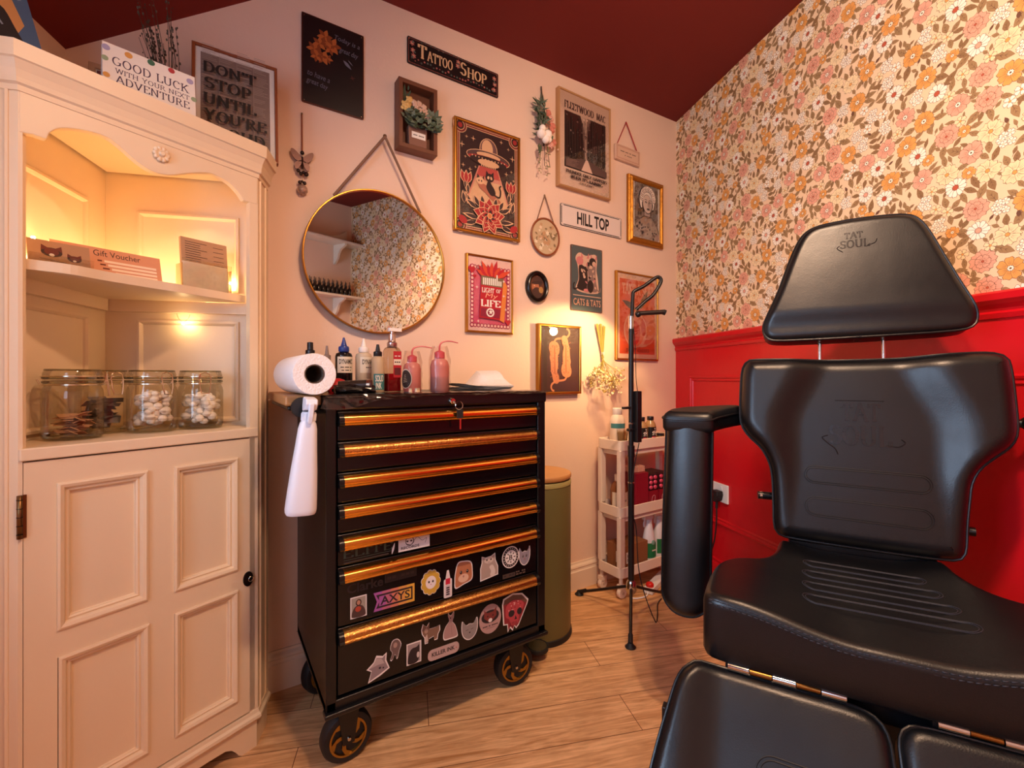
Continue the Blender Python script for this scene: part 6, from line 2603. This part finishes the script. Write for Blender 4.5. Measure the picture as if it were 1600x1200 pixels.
for x in (.018, LW - .018):
    for y in (.016, LD - .016):
        b = MB()
        for z0, z1 in ((.135, .362), (.403, .657)):
            b.box(x - .016, x + .016, y - .012, y + .012, z0, z1, m_wtr)
        b.obj('post', tr, bevel=.004)
        b = MB()
        b.lathe([(.0001, -.010), (.021, -.010), (.024, -.007), (.024, .007), (.021, .010), (.0001, .010)], m_wtr, (x + .004, y, .0242), 24, axis='y')
        b.box(x - .012, x + .016, y - .014, y + .014, .040, .060, m_wtr)
        b.tube([(x, y, .055), (x, y, .094)], .009, m_wtr, 10)
        b.lathe([(.0001, -.0125), (.007, -.012), (.007, .012), (.0001, .0125)], mat('caster_hub', '#cbb3a4', .4), (x + .004, y, .0242), 14, axis='y')
        b.obj('wheel', tr)


def trp(x, y, k):
    return TRX + x, TRY + y, TIERS[k] + .0142


def tb(name, label, x, y, k, prof, m, cap, **kw):
    p = trp(x, y, k)
    return bottle(name, label, p[0], p[1], prof, m, cap, z=p[2], **kw)


# top tier
t = tb('lotion_bottle', 'milky white bottle with a teal label standing on the trolley, behind the clear cups', .075, .092, 2, [(.001, 0), (.033, 0), (.035, .004), (.035, .108), (.030, .128), (.022, .138), (.020, .142)], milky('milky_bottle', '#f1dfcf', .15),
       ([(.021, .140), (.0225, .142), (.0225, .168), (.020, .170), (.0001, .170)], mat('white_cap', '#efe6df')))
wrap_label(t, .035, .078, .100, mat('label_teal', '#3f7f84'), (), -190, -20)
p = trp(.058, .044, 2)
t = thing('cup_stack', 'stack of clear plastic cups at the left of the trolley top', 'cups', p)
for k in range(3):
    b = MB()
    z = .005 * k
    b.lathe([(.001, z), (.019, z), (.0245, z + .062), (.0255, z + .063), (.0245, z + .0635)], clear('clear_plastic', '#efe6d8'), n=24)
    b.obj('cup', t)
m_lq = milky('straw_liquid', '#c79f73', .45, .1)
m_blab = mat('black_label', '#141113', .4)
m_pinkl = mat('label_pink', '#d0485c', .5)
for i, (x, y, lab) in enumerate(((.183, .042, 'black labelled bottle with a white emblem, nearer the tripod pole on the trolley'), (.252, .048, 'black labelled bottle with a white emblem, right one of the pair on the trolley'))):
    t = tb('square_bottle', lab, x, y, 2, [(.001, 0), (.025, 0), (.0265, .003), (.0265, .078), (.023, .092), (.014, .106), (.0135, .110)], m_lq, ([(.0148, .108), (.0155, .109), (.0155, .125), (.0148, .126), (.0001, .126)], m_blcap), group='pair of black labelled bottles')
    wrap_label(t, .0265, .004, .077, m_blab, [('oo', .30, .72, .046, .058, 'sans', m_paper), ('T', .44, .58, .058, .072, 'serif', m_paper), ('-- ---', .30, .72, .040, .0425, 'sans', m_paper), ('--- --', .28, .74, .026, .033, 'sans', m_pinkl), ('- ----', .3, .7, .012, .018, 'sans', m_paper)], -165, -15)
tb('balm_jar', 'little amber jar with a dark lid at the right of the trolley top', .315, .040, 2, [(.001, 0), (.018, 0), (.019, .002), (.019, .028), (.017, .032)], m_lq, ([(.0185, .031), (.0185, .042), (.0001, .043)], m_blcap))
tb('clear_tub', 'low clear tub beside the amber jar on the trolley', .372, .070, 2, [(.001, 0), (.024, 0), (.025, .002), (.026, .036), (.027, .038)], clear('clear_plastic', '#efe6d8'), None, cat='tub')
# middle tier
t = tb('antiseptic_bottle', 'amber antiseptic bottle with a white cap and green label on the middle tier', .062, .070, 1, [(.001, 0), (.037, 0), (.039, .004), (.039, .092), (.033, .116), (.020, .130), (.018, .134)], milky('amber_liquid', '#a86a43', .35, .12), ([(.019, .132), (.020, .134), (.020, .160), (.0001, .161)], mat('white_cap', '#efe6df')), )
wrap_label(t, .039, .012, .086, m_lab, [('Dettol', .30, .72, .044, .056, 'sans', m_ink)], -185, -40)
wrap_label(t, .0394, .014, .084, mat('label_green', '#6d8f3f', .5), (), -150, -95, name='green_label_panel')
m_box = mat('crimson_card', '#8d1029', .5)
m_dkbox = mat('dark_card', '#2a0f18', .5)
p = trp(.118, .018, 1)
t = thing('display_box', 'crimson display box of pink capped sachets on the middle tier', 'box', p)
b = MB()
b.box(0, .085, 0, .11, 0, .165, m_box)
b.box(.085, .236, .02, .11, 0, .150, m_dkbox)
b.obj('carton', t, bevel=.002)
b = MB()
for c in range(2):
    x0 = .094 + c * .072
    b.box(x0, x0 + .062, .004, .02, .004, .072, m_box)
    b.box(x0 - .003, x0 + .065, .008, .02, .074, .148, m_dkbox)
b.obj('window_panels', t)
b = MB()
mpc = mat('pink_foil_cap', '#e0567a', .25, .2)
for c in range(2):
    for i in range(2):
        for j in range(3):
            b.ball((.110 + c * .072 + i * .030, .006, .088 + j * .023), .0105, mpc, 10, (1.15, .6, .95))
    a_x = .125 + c * .072
    b.tube(cr([(a_x - .012, .0025, .02), (a_x - .008, .0025, .045), (a_x + .008, .0025, .05), (a_x + .010, .0025, .03), (a_x, .0025, .022)], 16), .0012, mat('pale_print', '#c98a97', .5), 4, True)
b.obj('pink_caps', t)
p = trp(.122, .040, 1)
t = thing('sachet_tray', 'clear tray of pale sachets laid across the display box', 'tray', (p[0], p[1], p[2] + .1655))
b = MB()
for k in range(8):
    b.box(.004 + k * .010, .012 + k * .010, .0, .06, .0, .022 + .004 * (k % 2), mat('pale_sachet', '#d9a48c', .5))
b.obj('sachets', t, bevel=.001)
# bottom tier
p = trp(.038, .022, 0)
t = thing('cardboard_box', 'brown cardboard box with a white label on the bottom trolley tier', 'box', (p[0], p[1], p[2]))
b = MB()
mcard = mat('brown_cardboard', '#8f5c37', .75, var=.06, vs=18)
b.box(0, .165, 0, .10, 0, .115, mcard)
b.box(-.0005, .1655, .048, .052, -.0, .1155, mat('parcel_tape', '#a5713f', .35))
b.obj('carton', t, bevel=.002)
b = MB()
b.box(-.0012, -.0004, .018, .042, .035, .085, m_paper)
b.obj('shipping_label', t)
b = MB()
b.box(.02, .06, -.0012, -.0004, .035, .085, m_paper)
for k in range(7):
    b.box(.024, .026 + .004 * (k % 3), -.0018, -.001, .040 + k * .006, .043 + k * .006, m_ink)
b.obj('shipping_label', t)
for x, y, lab in ((.255, .060, 'white cleaner spray bottle with a green label, left one on the bottom tier'), (.345, .072, 'white cleaner spray bottle with a green label, right one on the bottom tier')):
    p = trp(x, y, 0)
    t = thing('cleaner_spray', lab, 'bottle', p, 0, 'cleaner sprays on the bottom tier')
    b = MB()
    sec = [(0, .034, .026), (.004, .038, .029), (.05, .038, .029), (.09, .036, .028), (.13, .026, .022), (.165, .018, .016), (.178, .014, .014)]
    b.rings([[(rx * math.cos(k * PI / 14), ry * math.sin(k * PI / 14), z) for k in range(28)] for z, rx, ry in sec], m_wpl, True, True, True)
    b.obj('bottle_body', t)
    b = MB()
    b.lathe([(.015, .176), (.016, .178), (.016, .194), (.0001, .195)], m_wpl, n=20)
    b.prism([(-.040, .196), (.016, .194), (.022, .205), (.018, .218), (-.038, .214)], -.011, .011, m_wpl)
    b.prism([(-.030, .198), (-.038, .180), (-.036, .160), (-.030, .164), (-.026, .190)], -.004, .004, m_wpl)
    b.obj('trigger_head', t, bevel=.002)
    b = MB()
    rg = [[(.0385 * math.cos(RAD(a_)), .0295 * math.sin(RAD(a_)), z) for a_ in range(-150, -29, 8)] for z in (.018, .088)]
    b.rings(rg, mat('label_emerald', '#1f7a4a', .5), True, closed=False)
    b.add([(-.012, -.0300, .050), (.014, -.0300, .050), (.014, -.0300, .056), (-.012, -.0300, .056)], [(0, 1, 2, 3)], m_paper)
    b.ball((0, -.027, .088), .013, mat('label_sky', '#7fb0a8', .5), 14, (1, .25, 1))
    b.obj('label', t)

# ------------------------------------------------------------------ tripod with folded lamp
SX, SY_ = 1.437, -.313
m_blkm = mat('black_tripod_metal', '#121013', .38)
t = thing('tripod_lamp', 'thin black tripod stand with a bent neck and slim lamp bar before the peach poster', 'lamp stand', (SX, SY_, 0))
b = MB()
b.tube([(0, 0, .135), (0, 0, .66)], .0125, m_blkm, 14)
b.tube([(0, 0, .655), (0, 0, .70)], .0145, m_blkm, 14)
b.tube([(0, 0, .66), (0, 0, 1.185)], .0105, m_blkm, 14)
b.obj('pole', t)
for pf in ([(.0105, .545), (.0135, .547), (.0135, .552), (.0105, .554)], [(.0105, .788), (.0125, .790), (.0125, .793), (.0105, .795)], [(.0001, 1.178), (.0105, 1.18), (.0105, 1.232), (.0001, 1.234)]):
    b = MB()
    b.lathe(pf, m_chrome, n=16)
    b.obj('chrome_sleeve', t)
b = MB()
pts = [(.002, -.002, 1.225), (.006, -.004, 1.318), (.011, -.007, 1.335), (.044, -.029, 1.356), (.079, -.052, 1.386), (.094, -.062, 1.393), (.103, -.068, 1.380), (.094, -.062, 1.353), (.075, -.049, 1.319), (.048, -.032, 1.293), (.017, -.011, 1.258)]
b.tube(cr(pts, 60, False), .0075, m_blkm, 12)
b.obj('bent_neck', t)
b = MB()
b.tube([(.016, -.010, 1.243), (.112, -.074, 1.250)], .0095, mat('lamp_bar_brown', '#2b1c17', .4), 14)
b.ball((.024, -.016, 1.240), .013, m_blkm, 12)
b.tube([(.110, -.072, 1.250), (.118, -.078, 1.246)], .0115, m_blkm, 14)
bar = b.obj('lamp_bar', t)
b = MB()
b.box(.0, .085, -.004, .004, 0, .0012, mat('lamp_led', (1.0, .66, .32), .4, emit=30))
b.obj('led_strip', bar, (.0285, -.0055, 1.2445), (RAD(90), RAD(-4), math.atan2(-.064, .096)))
b = MB()
b.box(.006, .034, -.028, -.006, .715, .925, m_blkm)
b.box(-.02, .012, -.012, .008, .76, .772, m_blkm)
b.box(-.055, -.015, -.012, .002, .852, .862, m_blkm)
b.obj('control_box', t, bevel=.003)
b = MB()
b.lathe([(.0125, .150), (.018, .142), (.024, .110), (.018, .098), (.0125, .092)], m_chrome, n=20)
tag(b.obj('hub', t), 'chrome hub')
for fx, fy in ((1.268 - SX, -.462 - SY_), (1.384 - SX, -.055 - SY_), (1.700 - SX, -.280 - SY_)):
    L = math.hypot(fx, fy)
    ux_, uy_ = fx / L, fy / L
    b = MB()
    b.tube([(ux_ * .018, uy_ * .018, .118), (fx * .55, fy * .55, .062), (fx, fy, .012)], .0062, m_blkm, 10)
    b.tube([(fx * .86, fy * .86, .030), (fx, fy, .012)], .0088, m_rub, 10)
    b.lathe([(.0001, .0005), (.019, .0005), (.020, .003), (.014, .008), (.008, .018)], m_rub, (fx, fy, 0), 18)
    b.obj('leg', t)
b = MB()
b.tube(cr([(.004, -.009, 1.19), (.014, -.010, 1.10), (.016, -.012, .98), (.020, -.016, .925)], 20, False), .0015, m_rub, 6)
b.tube(cr([(.016, -.028, .715), (-.012, -.020, .58), (-.014, -.016, .45), (.012, -.016, .36), (.020, -.022, .20), (.025, -.050, .10), (.04, -.09, .006), (.09, -.06, .004), (.165, -.0, .004), (.215, .02, .006)], 60, False), .0022, m_rub, 6)
b.obj('cable', t)

# extension lead under the trolley
t = thing('extension_lead', 'white extension lead with a red switch lying on the floor by the trolley', 'extension lead', (1.700, -.205, 0), RAD(20))
b = MB()
b.box(-.06, .17, -.022, .022, .0005, .028, m_wpl)
b.obj('socket_strip', t, bevel=.004)
b = MB()
b.lathe([(.0001, .028), (.017, .028), (.018, .032), (.017, .040), (.012, .046), (.0001, .048)], mat('red_switch', '#d01f1c', .3), (-.035, 0, 0), 20)
tag(b.obj('switch', t), 'red round switch')
b = MB()
b.tube(cr([(-.06, 0, .012), (-.09, -.004, .006), (-.13, .02, .004), (-.15, .05, .004)], 20, False), .003, m_wpl, 6)
b.obj('lead', t)

# wall socket with a plug
def rwp(tt, z, out=0.0):
    return (RC[0] + tt * DX + out * DY, tt * DY - out * DX, z)


t = thing('wall_socket', 'white double socket on the red panelled wall beside the chair arm', 'socket', rwp(.364, .395, .0065), A_RIGHT)
b = MB()
b.box(-.073, .073, -.010, 0, 0, .086, m_upvc)
b.obj('face_plate', t, bevel=.003)
b = MB()
for x in (-.04, .03):
    b.box(x - .004, x + .006, -.012, -.0095, .060, .074, m_upvc)
b.obj('rocker_switch', t)
tp = thing('plug', 'black three pin plug pushed into the wall socket', 'plug', rwp(.385, .402, .0170), A_RIGHT)
b = MB()
b.prism([(-.022, .048), (.022, .048), (.026, .03), (.018, .004), (.006, -.004), (-.006, -.004), (-.018, .004), (-.026, .03)], -.034, -.0002, m_rub)
b.obj('plug_body', tp, bevel=.004)
b = MB()
b.tube([(0, -.016, -.002), (0, -.018, -.035)], .006, m_rub, 10)
b.tube(cr([(0, -.018, -.03), (.0, -.018, -.10), (-.02, -.016, -.2), (-.06, -.018, -.30), (-.08, -.02, -.38)], 30, False), .0032, m_rub, 8)
b.obj('flex', tp)

# ------------------------------------------------------------------ tattoo chair
def leather():
    m = mat('black_leather', '#05070c', 0.36, spec=0.55)
    nt = m.node_tree
    b = nt.nodes['Principled BSDF']
    tc = nt.nodes.new('ShaderNodeTexCoord')
    v = nt.nodes.new('ShaderNodeTexVoronoi')
    v.inputs['Scale'].default_value = 420
    n = nt.nodes.new('ShaderNodeTexNoise')
    n.inputs['Scale'].default_value = 9
    n.inputs['Detail'].default_value = 5
    mr = nt.nodes.new('ShaderNodeMapRange')
    mr.inputs['To Min'].default_value = .29
    mr.inputs['To Max'].default_value = .46
    b1 = nt.nodes.new('ShaderNodeBump')
    b1.inputs['Strength'].default_value = .10
    b1.inputs['Distance'].default_value = .0012
    b2 = nt.nodes.new('ShaderNodeBump')
    b2.inputs['Strength'].default_value = .10
    b2.inputs['Distance'].default_value = .012
    nt.links.new(tc.outputs['Object'], v.inputs['Vector'])
    nt.links.new(tc.outputs['Object'], n.inputs['Vector'])
    nt.links.new(n.outputs['Fac'], mr.inputs['Value'])
    nt.links.new(mr.outputs[0], b.inputs['Roughness'])
    nt.links.new(n.outputs['Fac'], b2.inputs['Height'])
    nt.links.new(v.outputs['Distance'], b1.inputs['Height'])
    nt.links.new(b2.outputs[0], b1.inputs['Normal'])
    nt.links.new(b1.outputs[0], b.inputs['Normal'])
    return m


m_lea = leather()
m_stitch = mat('dark_stitching', '#060608', .55)
m_thread = mat('grey_thread', '#2b2d36', .6)
m_emb = mat('embossed_leather', '#16161b', .24)
chair = thing('tattoo_chair', 'large black leather tattoo chair with headrest, hanging armrest and split leg rests', 'chair', (1.291, -1.163, 0), RAD(-62.05))


def cushion(name, outline, th, r, hf, loc, rx, N=120, M=24, pipe=True, parent=None, label=None):
    P = cr(outline, N)
    ar = sum(P[i][0] * P[(i + 1) % N][1] - P[(i + 1) % N][0] * P[i][1] for i in range(N))
    if ar < 0:
        P = P[::-1]
    nr = []
    for i in range(N):
        dx, dz = P[(i + 1) % N][0] - P[i - 1][0], P[(i + 1) % N][1] - P[i - 1][1]
        L = math.hypot(dx, dz) or 1
        nr.append((dz / L, -dx / L))

    def ring(ins, y):
        return [(p[0] - n[0] * ins, y, p[1] - n[1] * ins) for p, n in zip(P, nr)]
    R_ = [ring(.02, th), ring(.004, th), ring(0, th - .006), ring(0, (th + r) / 2), ring(0, r)]
    for k in range(1, 8):
        a = PI / 2 * k / 7
        R_.append(ring(r * (1 - math.cos(a)), r * (1 - math.sin(a))))
    base = [(p[0], p[2]) for p in R_[-1]]
    adj = lambda p: (p[0], p[1] - hf(p[0], p[2]) * (1 - p[1] / th), p[2])
    b = MB()
    b.rings([[adj(p) for p in q] for q in R_], m_lea, True, True)
    # front face: even grid inside the outline
    g = .007
    us, vs_ = [p[0] for p in base], [p[1] for p in base]

    def inside(x, y):
        c = False
        for (x0, y0), (x1, y1) in zip(base, base[1:] + base[:1]):
            if (y0 > y) != (y1 > y) and x < (x1 - x0) * (y - y0) / (y1 - y0) + x0:
                c = not c
        return c
    pts = [Vector(p) for p in base]
    u = min(us) + g / 2
    while u < max(us):
        v = min(vs_) + g / 2
        while v < max(vs_):
            if inside(u, v) and min((u - q[0]) ** 2 + (v - q[1]) ** 2 for q in base) > (g * .55) ** 2:
                pts.append(Vector((u, v)))
            v += g
        u += g
    cv, ce, cf = delaunay_2d_cdt(pts, [(i, (i + 1) % N) for i in range(N)], [], 1, 1e-7)[:3]
    b.add([adj((p.x, 0, p.y)) for p in cv], [list(f) for f in cf], m_lea, True)
    o = b.obj(name, parent or chair, loc, (rx, 0, 0))
    tag(o, label)
    if pipe:
        b = MB()
        a = RAD(18)
        b.tube([adj(p) for p in ring(r * (1 - math.cos(a)) - .0012, r * (1 - math.sin(a)))], .0030, m_lea, 8, True)
        b.obj('piping', o)
    return o


def on_surface(b, pts, hf, r, m, lift=.0004, closed=True):
    b.tube([(u, -hf(u, v) - lift, v) for u, v in pts], r, m, 6, closed)


def track(u0, u1, v0, v1, skew=0.0):
    r = abs(v1 - v0) / 2
    vm = (v0 + v1) / 2
    return [(u, v + skew * (u - (u0 + u1) / 2)) for u, v in arc(u1 - r, vm, r, r, -90, 90, 14) + arc(u0 + r, vm, r, r, 90, 270, 14)]


def emboss(b, txt, u0, u1, v0, v1, hf, font='serif', slope=0.0):
    vs, fs = serif(txt, .2, .06) if font == 'serif' else sans(txt, 0.0)
    xs, zs = [v[0] for v in vs], [v[1] for v in vs]
    out = []
    for u, v in vs:
        U = u0 + (u1 - u0) * (u - min(xs)) / (max(xs) - min(xs))
        V = v0 + (v1 - v0) * (v - min(zs)) / (max(zs) - min(zs))
        out.append((U, -hf(U, V) - .0011, V))
    b.add(out, fs, m_emb)


# backrest
HB = lambda u, v: .030 * sstep(.125 - .06 * sstep(.28, .46, v) + .02 * sstep(.2, .0, v), .215 - .05 * sstep(.3, .46, v), abs(u - .005)) * (.35 + .65 * sstep(.0, .22, v)) + .004 * (1 - (u / .28) ** 2)
half = [(.004, .466), (.11, .469), (.19, .474), (.245, .474), (.268, .464), (.276, .438), (.279, .345), (.277, .292), (.264, .262), (.240, .238), (.214, .210), (.200, .178), (.195, .14), (.190, .087), (.186, .03), (.176, .008), (.150, .002), (.06, 0)]
lft = [(-.06, 0), (-.150, .002), (-.174, .008), (-.184, .028), (-.186, .079), (-.188, .144), (-.195, .187), (-.214, .225), (-.240, .251), (-.258, .277), (-.265, .309), (-.264, .398), (-.260, .440), (-.250, .460), (-.228, .467), (-.109, .466)]
bk = cushion('backrest', half + lft, .085, .034, HB, (0, 0, .57), RAD(-10))
b = MB()
for v0, v1 in ((.145, .188), (.065, .112)):
    for g in (0, .0045):
        on_surface(b, track(-.118 + g, .130 - g, v0 + g, v1 - g, -.01), HB, .0011, m_stitch)
b.obj('stitching', bk)
b = MB()
emboss(b, 'TAT', -.040, .042, .305, .352, HB)
emboss(b, 'SOUL', -.066, .062, .245, .296, HB)
on_surface(b, cr([(-.066, .268), (-.078, .262), (-.066, .248), (-.052, .236), (-.046, .222)], 20, False), HB, .0013, m_emb, closed=False)
on_surface(b, cr([(.05, .25), (.072, .248), (.085, .258), (.078, .266)], 16, False), HB, .0013, m_emb, closed=False)
on_surface(b, [(-.05, .357), (.048, .357)], HB, .0009, m_emb, closed=False)
b.obj('embossed_logo', bk)

# headrest
HH = lambda u, v: .006 * (1 - (u / .22) ** 2) - .010 * sstep(.135, .09, v)
hd = [(.011, .377), (.065, .376), (.105, .372), (.128, .361), (.148, .330), (.174, .262), (.202, .187), (.220, .142), (.230, .113), (.231, .094), (.224, .078), (.205, .069), (.153, .064), (.028, .059), (-.093, .056), (-.166, .056), (-.194, .061), (-.207, .078), (-.208, .10), (-.201, .120), (-.172, .193), (-.144, .279), (-.125, .328), (-.106, .356), (-.078, .370), (-.024, .376)]
hr = cushion('headrest', hd, .085, .018, HH, (0, .075, 1.03), RAD(-10))
b = MB()
emboss(b, 'TAT', -.022, .018, .318, .336, HH)
emboss(b, 'SOUL', -.032, .032, .292, .314, HH)
on_surface(b, cr([(-.032, .30), (-.038, .294), (-.026, .283)], 10, False), HH, .0009, m_emb, closed=False)
on_surface(b, cr([(.026, .295), (.042, .30), (.046, .31)], 10, False), HH, .0009, m_emb, closed=False)
b.obj('embossed_logo', hr)
b = MB()
for v in (.007, .010, .0,):
    b.tube([(v, .004, .0585), (v, .070, .0575)], .0009, m_thread, 5)
b.obj('seam', hr)
b = MB()
for u in (-.075, .060):
    b.tube([(u, .118, .98), (u, .135, 1.12)], .0042, m_chrome, 12)
b.obj('headrest_post', chair)

# seat with raised sides
HS = lambda u, v: .030 * sstep(.05, .25, abs(u + .02)) + .006 * sstep(-.20, -.02, v)
st = [(-.02, -.432), (-.12, -.430), (-.22, -.427), (-.285, -.423), (-.308, -.410), (-.312, -.385), (-.309, -.30), (-.298, -.235), (-.270, -.190), (-.225, -.155), (-.198, -.110), (-.182, -.05), (-.176, .0), (-.165, .028), (-.10, .035), (.07, .035), (.14, .028), (.152, .0), (.155, -.05), (.170, -.11), (.195, -.155), (.235, -.19), (.262, -.235), (.272, -.30), (.274, -.385), (.270, -.410), (.246, -.423), (.18, -.427), (.08, -.430)]
se = cushion('seat', st, .088, .016, HS, (0, 0, .542), RAD(-90), N=140, pipe=False)
b = MB()
for i, (v0, v1, u0, u1) in enumerate(((-.075, -.110, -.128, .090), (-.135, -.172, -.134, .100), (-.198, -.238, -.138, .108), (-.264, -.306, -.142, .116))):
    for g in (0, .0045):
        on_surface(b, track(u0 + g, u1 - g, v1 + g, v0 - g), HS, .0008, m_thread)
b.obj('stitching', se)
b = MB()
for dz in (.004, .011):
    pts = [(-.300 + .56 * k / 60, .004 + dz - HS(-.300 + .56 * k / 60, -.42), -.4305 + .012 * sstep(.20, .295, abs(-.300 + .56 * k / 60 + .02)) ** 2) for k in range(61)]
    for k in range(0, 60):
        b.tube([pts[k], tuple(p + (q - p) * .7 for p, q in zip(pts[k], pts[k + 1]))], .0011, m_thread, 5)
b.obj('edge_stitching', se)

# leg rests, hinged under the front of the seat
LH = lambda u, v: .024 * sstep(-.27, -.35, u) + .003
lp = [(-.300, .003), (-.156, .002), (-.085, .001), (-.055, -.006), (-.040, -.026), (-.037, -.07), (-.036, -.20), (-.036, -.38), (-.050, -.42), (-.10, -.432), (-.34, -.432), (-.388, -.42), (-.402, -.38), (-.380, -.19), (-.362, -.089), (-.348, -.032), (-.328, -.006)]
l1 = cushion('leg_rest', lp, .060, .020, LH, (0, -.432, .447), RAD(-40))
RH = lambda u, v: .024 * sstep(.21, .29, u) + .003
rp = [(.013, -.001), (.115, .001), (.235, .002), (.266, -.006), (.285, -.032), (.299, -.089), (.317, -.19), (.339, -.38), (.325, -.42), (.27, -.432), (.04, -.432), (-.015, -.42), (-.028, -.38), (-.028, -.2), (-.027, -.07), (-.025, -.026), (-.012, -.007)]
l2 = cushion('leg_rest', rp, .060, .020, RH, (0, -.432, .447), RAD(-40))
for o, hf, u0, u1 in ((l1, LH, -.222, -.070), (l2, RH, .030, .20)):
    b = MB()
    for v in (-.105, -.190, -.275):
        for g in (0, .0055):
            on_surface(b, track(u0 + g, u1 - g, v - .055 + g, v - g), hf, .0012, m_stitch)
    b.obj('stitching', o)
m_refl = mat('wood_reflection', '#9a6a35', .3, 1.0)  # brown bands on the chrome rod: the wood's reflection painted as colour
for u0, u1 in ((-.268, -.090), (.022, .205)):
    b = MB()
    L = u1 - u0
    for k in range(5):
        x0, x1 = u0 + L * (k / 5 + .004), u0 + L * ((k + 1) / 5 - .004)
        b.tube([(x0, -.424, .4505), (x1, -.424, .4505)], .0068 if k % 2 == 0 else .0052, m_chrome if k % 2 == 0 else m_refl, 14)
    b.box(u0 - .004, u1, -.420, -.400, .440, .4535, m_black)
    tag(b.obj('hinge', chair), 'chrome hinge rod with painted wood reflections')

# hanging left armrest
AH = lambda u, v: .014 * (1 - ((u + .394) / .062) ** 2)
ar = rrect(-.457, -.333, .335, .872, .012, 3)
ar = arc(-.333 - .010, .872 - .010, .010, .010, 0, 90, 3) + [(-.394, .8735)] + arc(-.457 + .010, .872 - .010, .010, .010, 90, 180, 3) + [(-.458, .75), (-.460, .55), (-.459, .45)] + arc(-.457 + .055, .393, .056, .058, 180, 270, 5) + arc(-.333 - .055, .393, .055, .058, 270, 360, 5) + [(-.333, .5), (-.333, .7)]
arm = cushion('armrest', ar, .070, .026, AH, (0, -.098, .004), RAD(-8), N=150)
AT = lambda u, v: .010
at = [(-.458, -.002), (-.395, -.008), (-.336, -.002), (-.318, .03), (-.285, .075), (-.262, .10), (-.258, .125), (-.285, .138), (-.34, .125), (-.41, .095), (-.452, .06), (-.461, .03)]
cushion('armrest_top', at, .045, .022, AT, (0, .008, .872), RAD(-90 + 9), N=100)
b = MB()
b.tube([(-.30, .13, .868), (-.20, .16, .868)], .010, m_black, 12)
b.tube([(.20, .16, .868), (.325, .13, .875)], .010, m_black, 12)
b.ball((.325, .13, .875), .018, m_black, 12)
b.obj('arm_pivot', chair)

# metalwork
b = MB()
b.box(-.11, .10, .118, .140, .60, .98, m_black)
b.box(-.15, .14, .03, .10, .44, .56, m_black)
b.tube([(-.16, .095, .655), (-.222, .085, .655)], .0105, m_black, 14)
b.tube([(.15, .07, .63), (.212, .06, .63)], .010, m_black, 14)
b.obj('back_frame', chair)
b = MB()
b.tube([(-.212, .0867, .655), (-.218, .0857, .655)], .0112, m_chrome, 14)
b.obj('knob_ring', chair)
b = MB()
b.box(-.22, .19, -.39, .02, .405, .452, m_black)
b.box(-.08, .06, -.25, -.10, .05, .41, m_black)
b.box(-.385, -.15, -.425, -.405, .285, .335, m_black)
b.box(-.30, -.26, -.42, -.36, .30, .41, m_black)
b.ball((-.36, -.425, .262), .016, m_rub, 12)
b.tube([(-.36, -.415, .29), (-.36, -.425, .262)], .006, m_black, 8)
b.obj('under_frame', chair, bevel=.003)
b = MB()
b.prism(rrect(-.24, .22, -.46, .12, .05), .0005, .045, m_black, T=lambda u, v, w_: (u, v, w_))
b.obj('floor_base', chair, bevel=.008)

# shaded pendant that lights the room, above the camera
t = thing('pendant_lamp', 'shaded ceiling pendant hanging above the camera', 'ceiling lamp', (.42, -1.42, 0))
b = MB()
b.tube([(0, 0, 2.24), (0, 0, 2.325)], .003, m_rub, 6)
b.lathe([(.045, 2.322), (.045, 2.305), (.0001, 2.303)], m_upvc, n=24)
b.obj('cord', t)
b = MB()
b.lathe([(.03, 2.245), (.10, 2.09), (.098, 2.09), (.028, 2.243), (.03, 2.245)], mat('linen_shade', '#d9c3a4', .8), n=32)
b.obj('lamp_shade', t)
t = thing('ceiling_spotlight', 'white ceiling spotlight aimed at the flowered wall, above the camera', 'ceiling lamp', (.62, -1.50, 0))
b = MB()
b.lathe([(.045, 2.335), (.045, 2.315), (.0001, 2.313)], m_upvc, n=28)
b.tube([(0, 0, 2.315), (0, 0, 2.262)], .007, m_upvc, 10)
b.obj('ceiling_plate', t)
b = MB()
b.lathe([(.0001, -.055), (.024, -.053), (.030, -.045), (.036, .028), (.034, .028), (.028, -.03)], m_upvc, n=28)
b.obj('spot_head', t, (0, 0, 2.232), Vector((1.13, .8, -.9)).to_track_quat('Z', 'Y').to_euler())
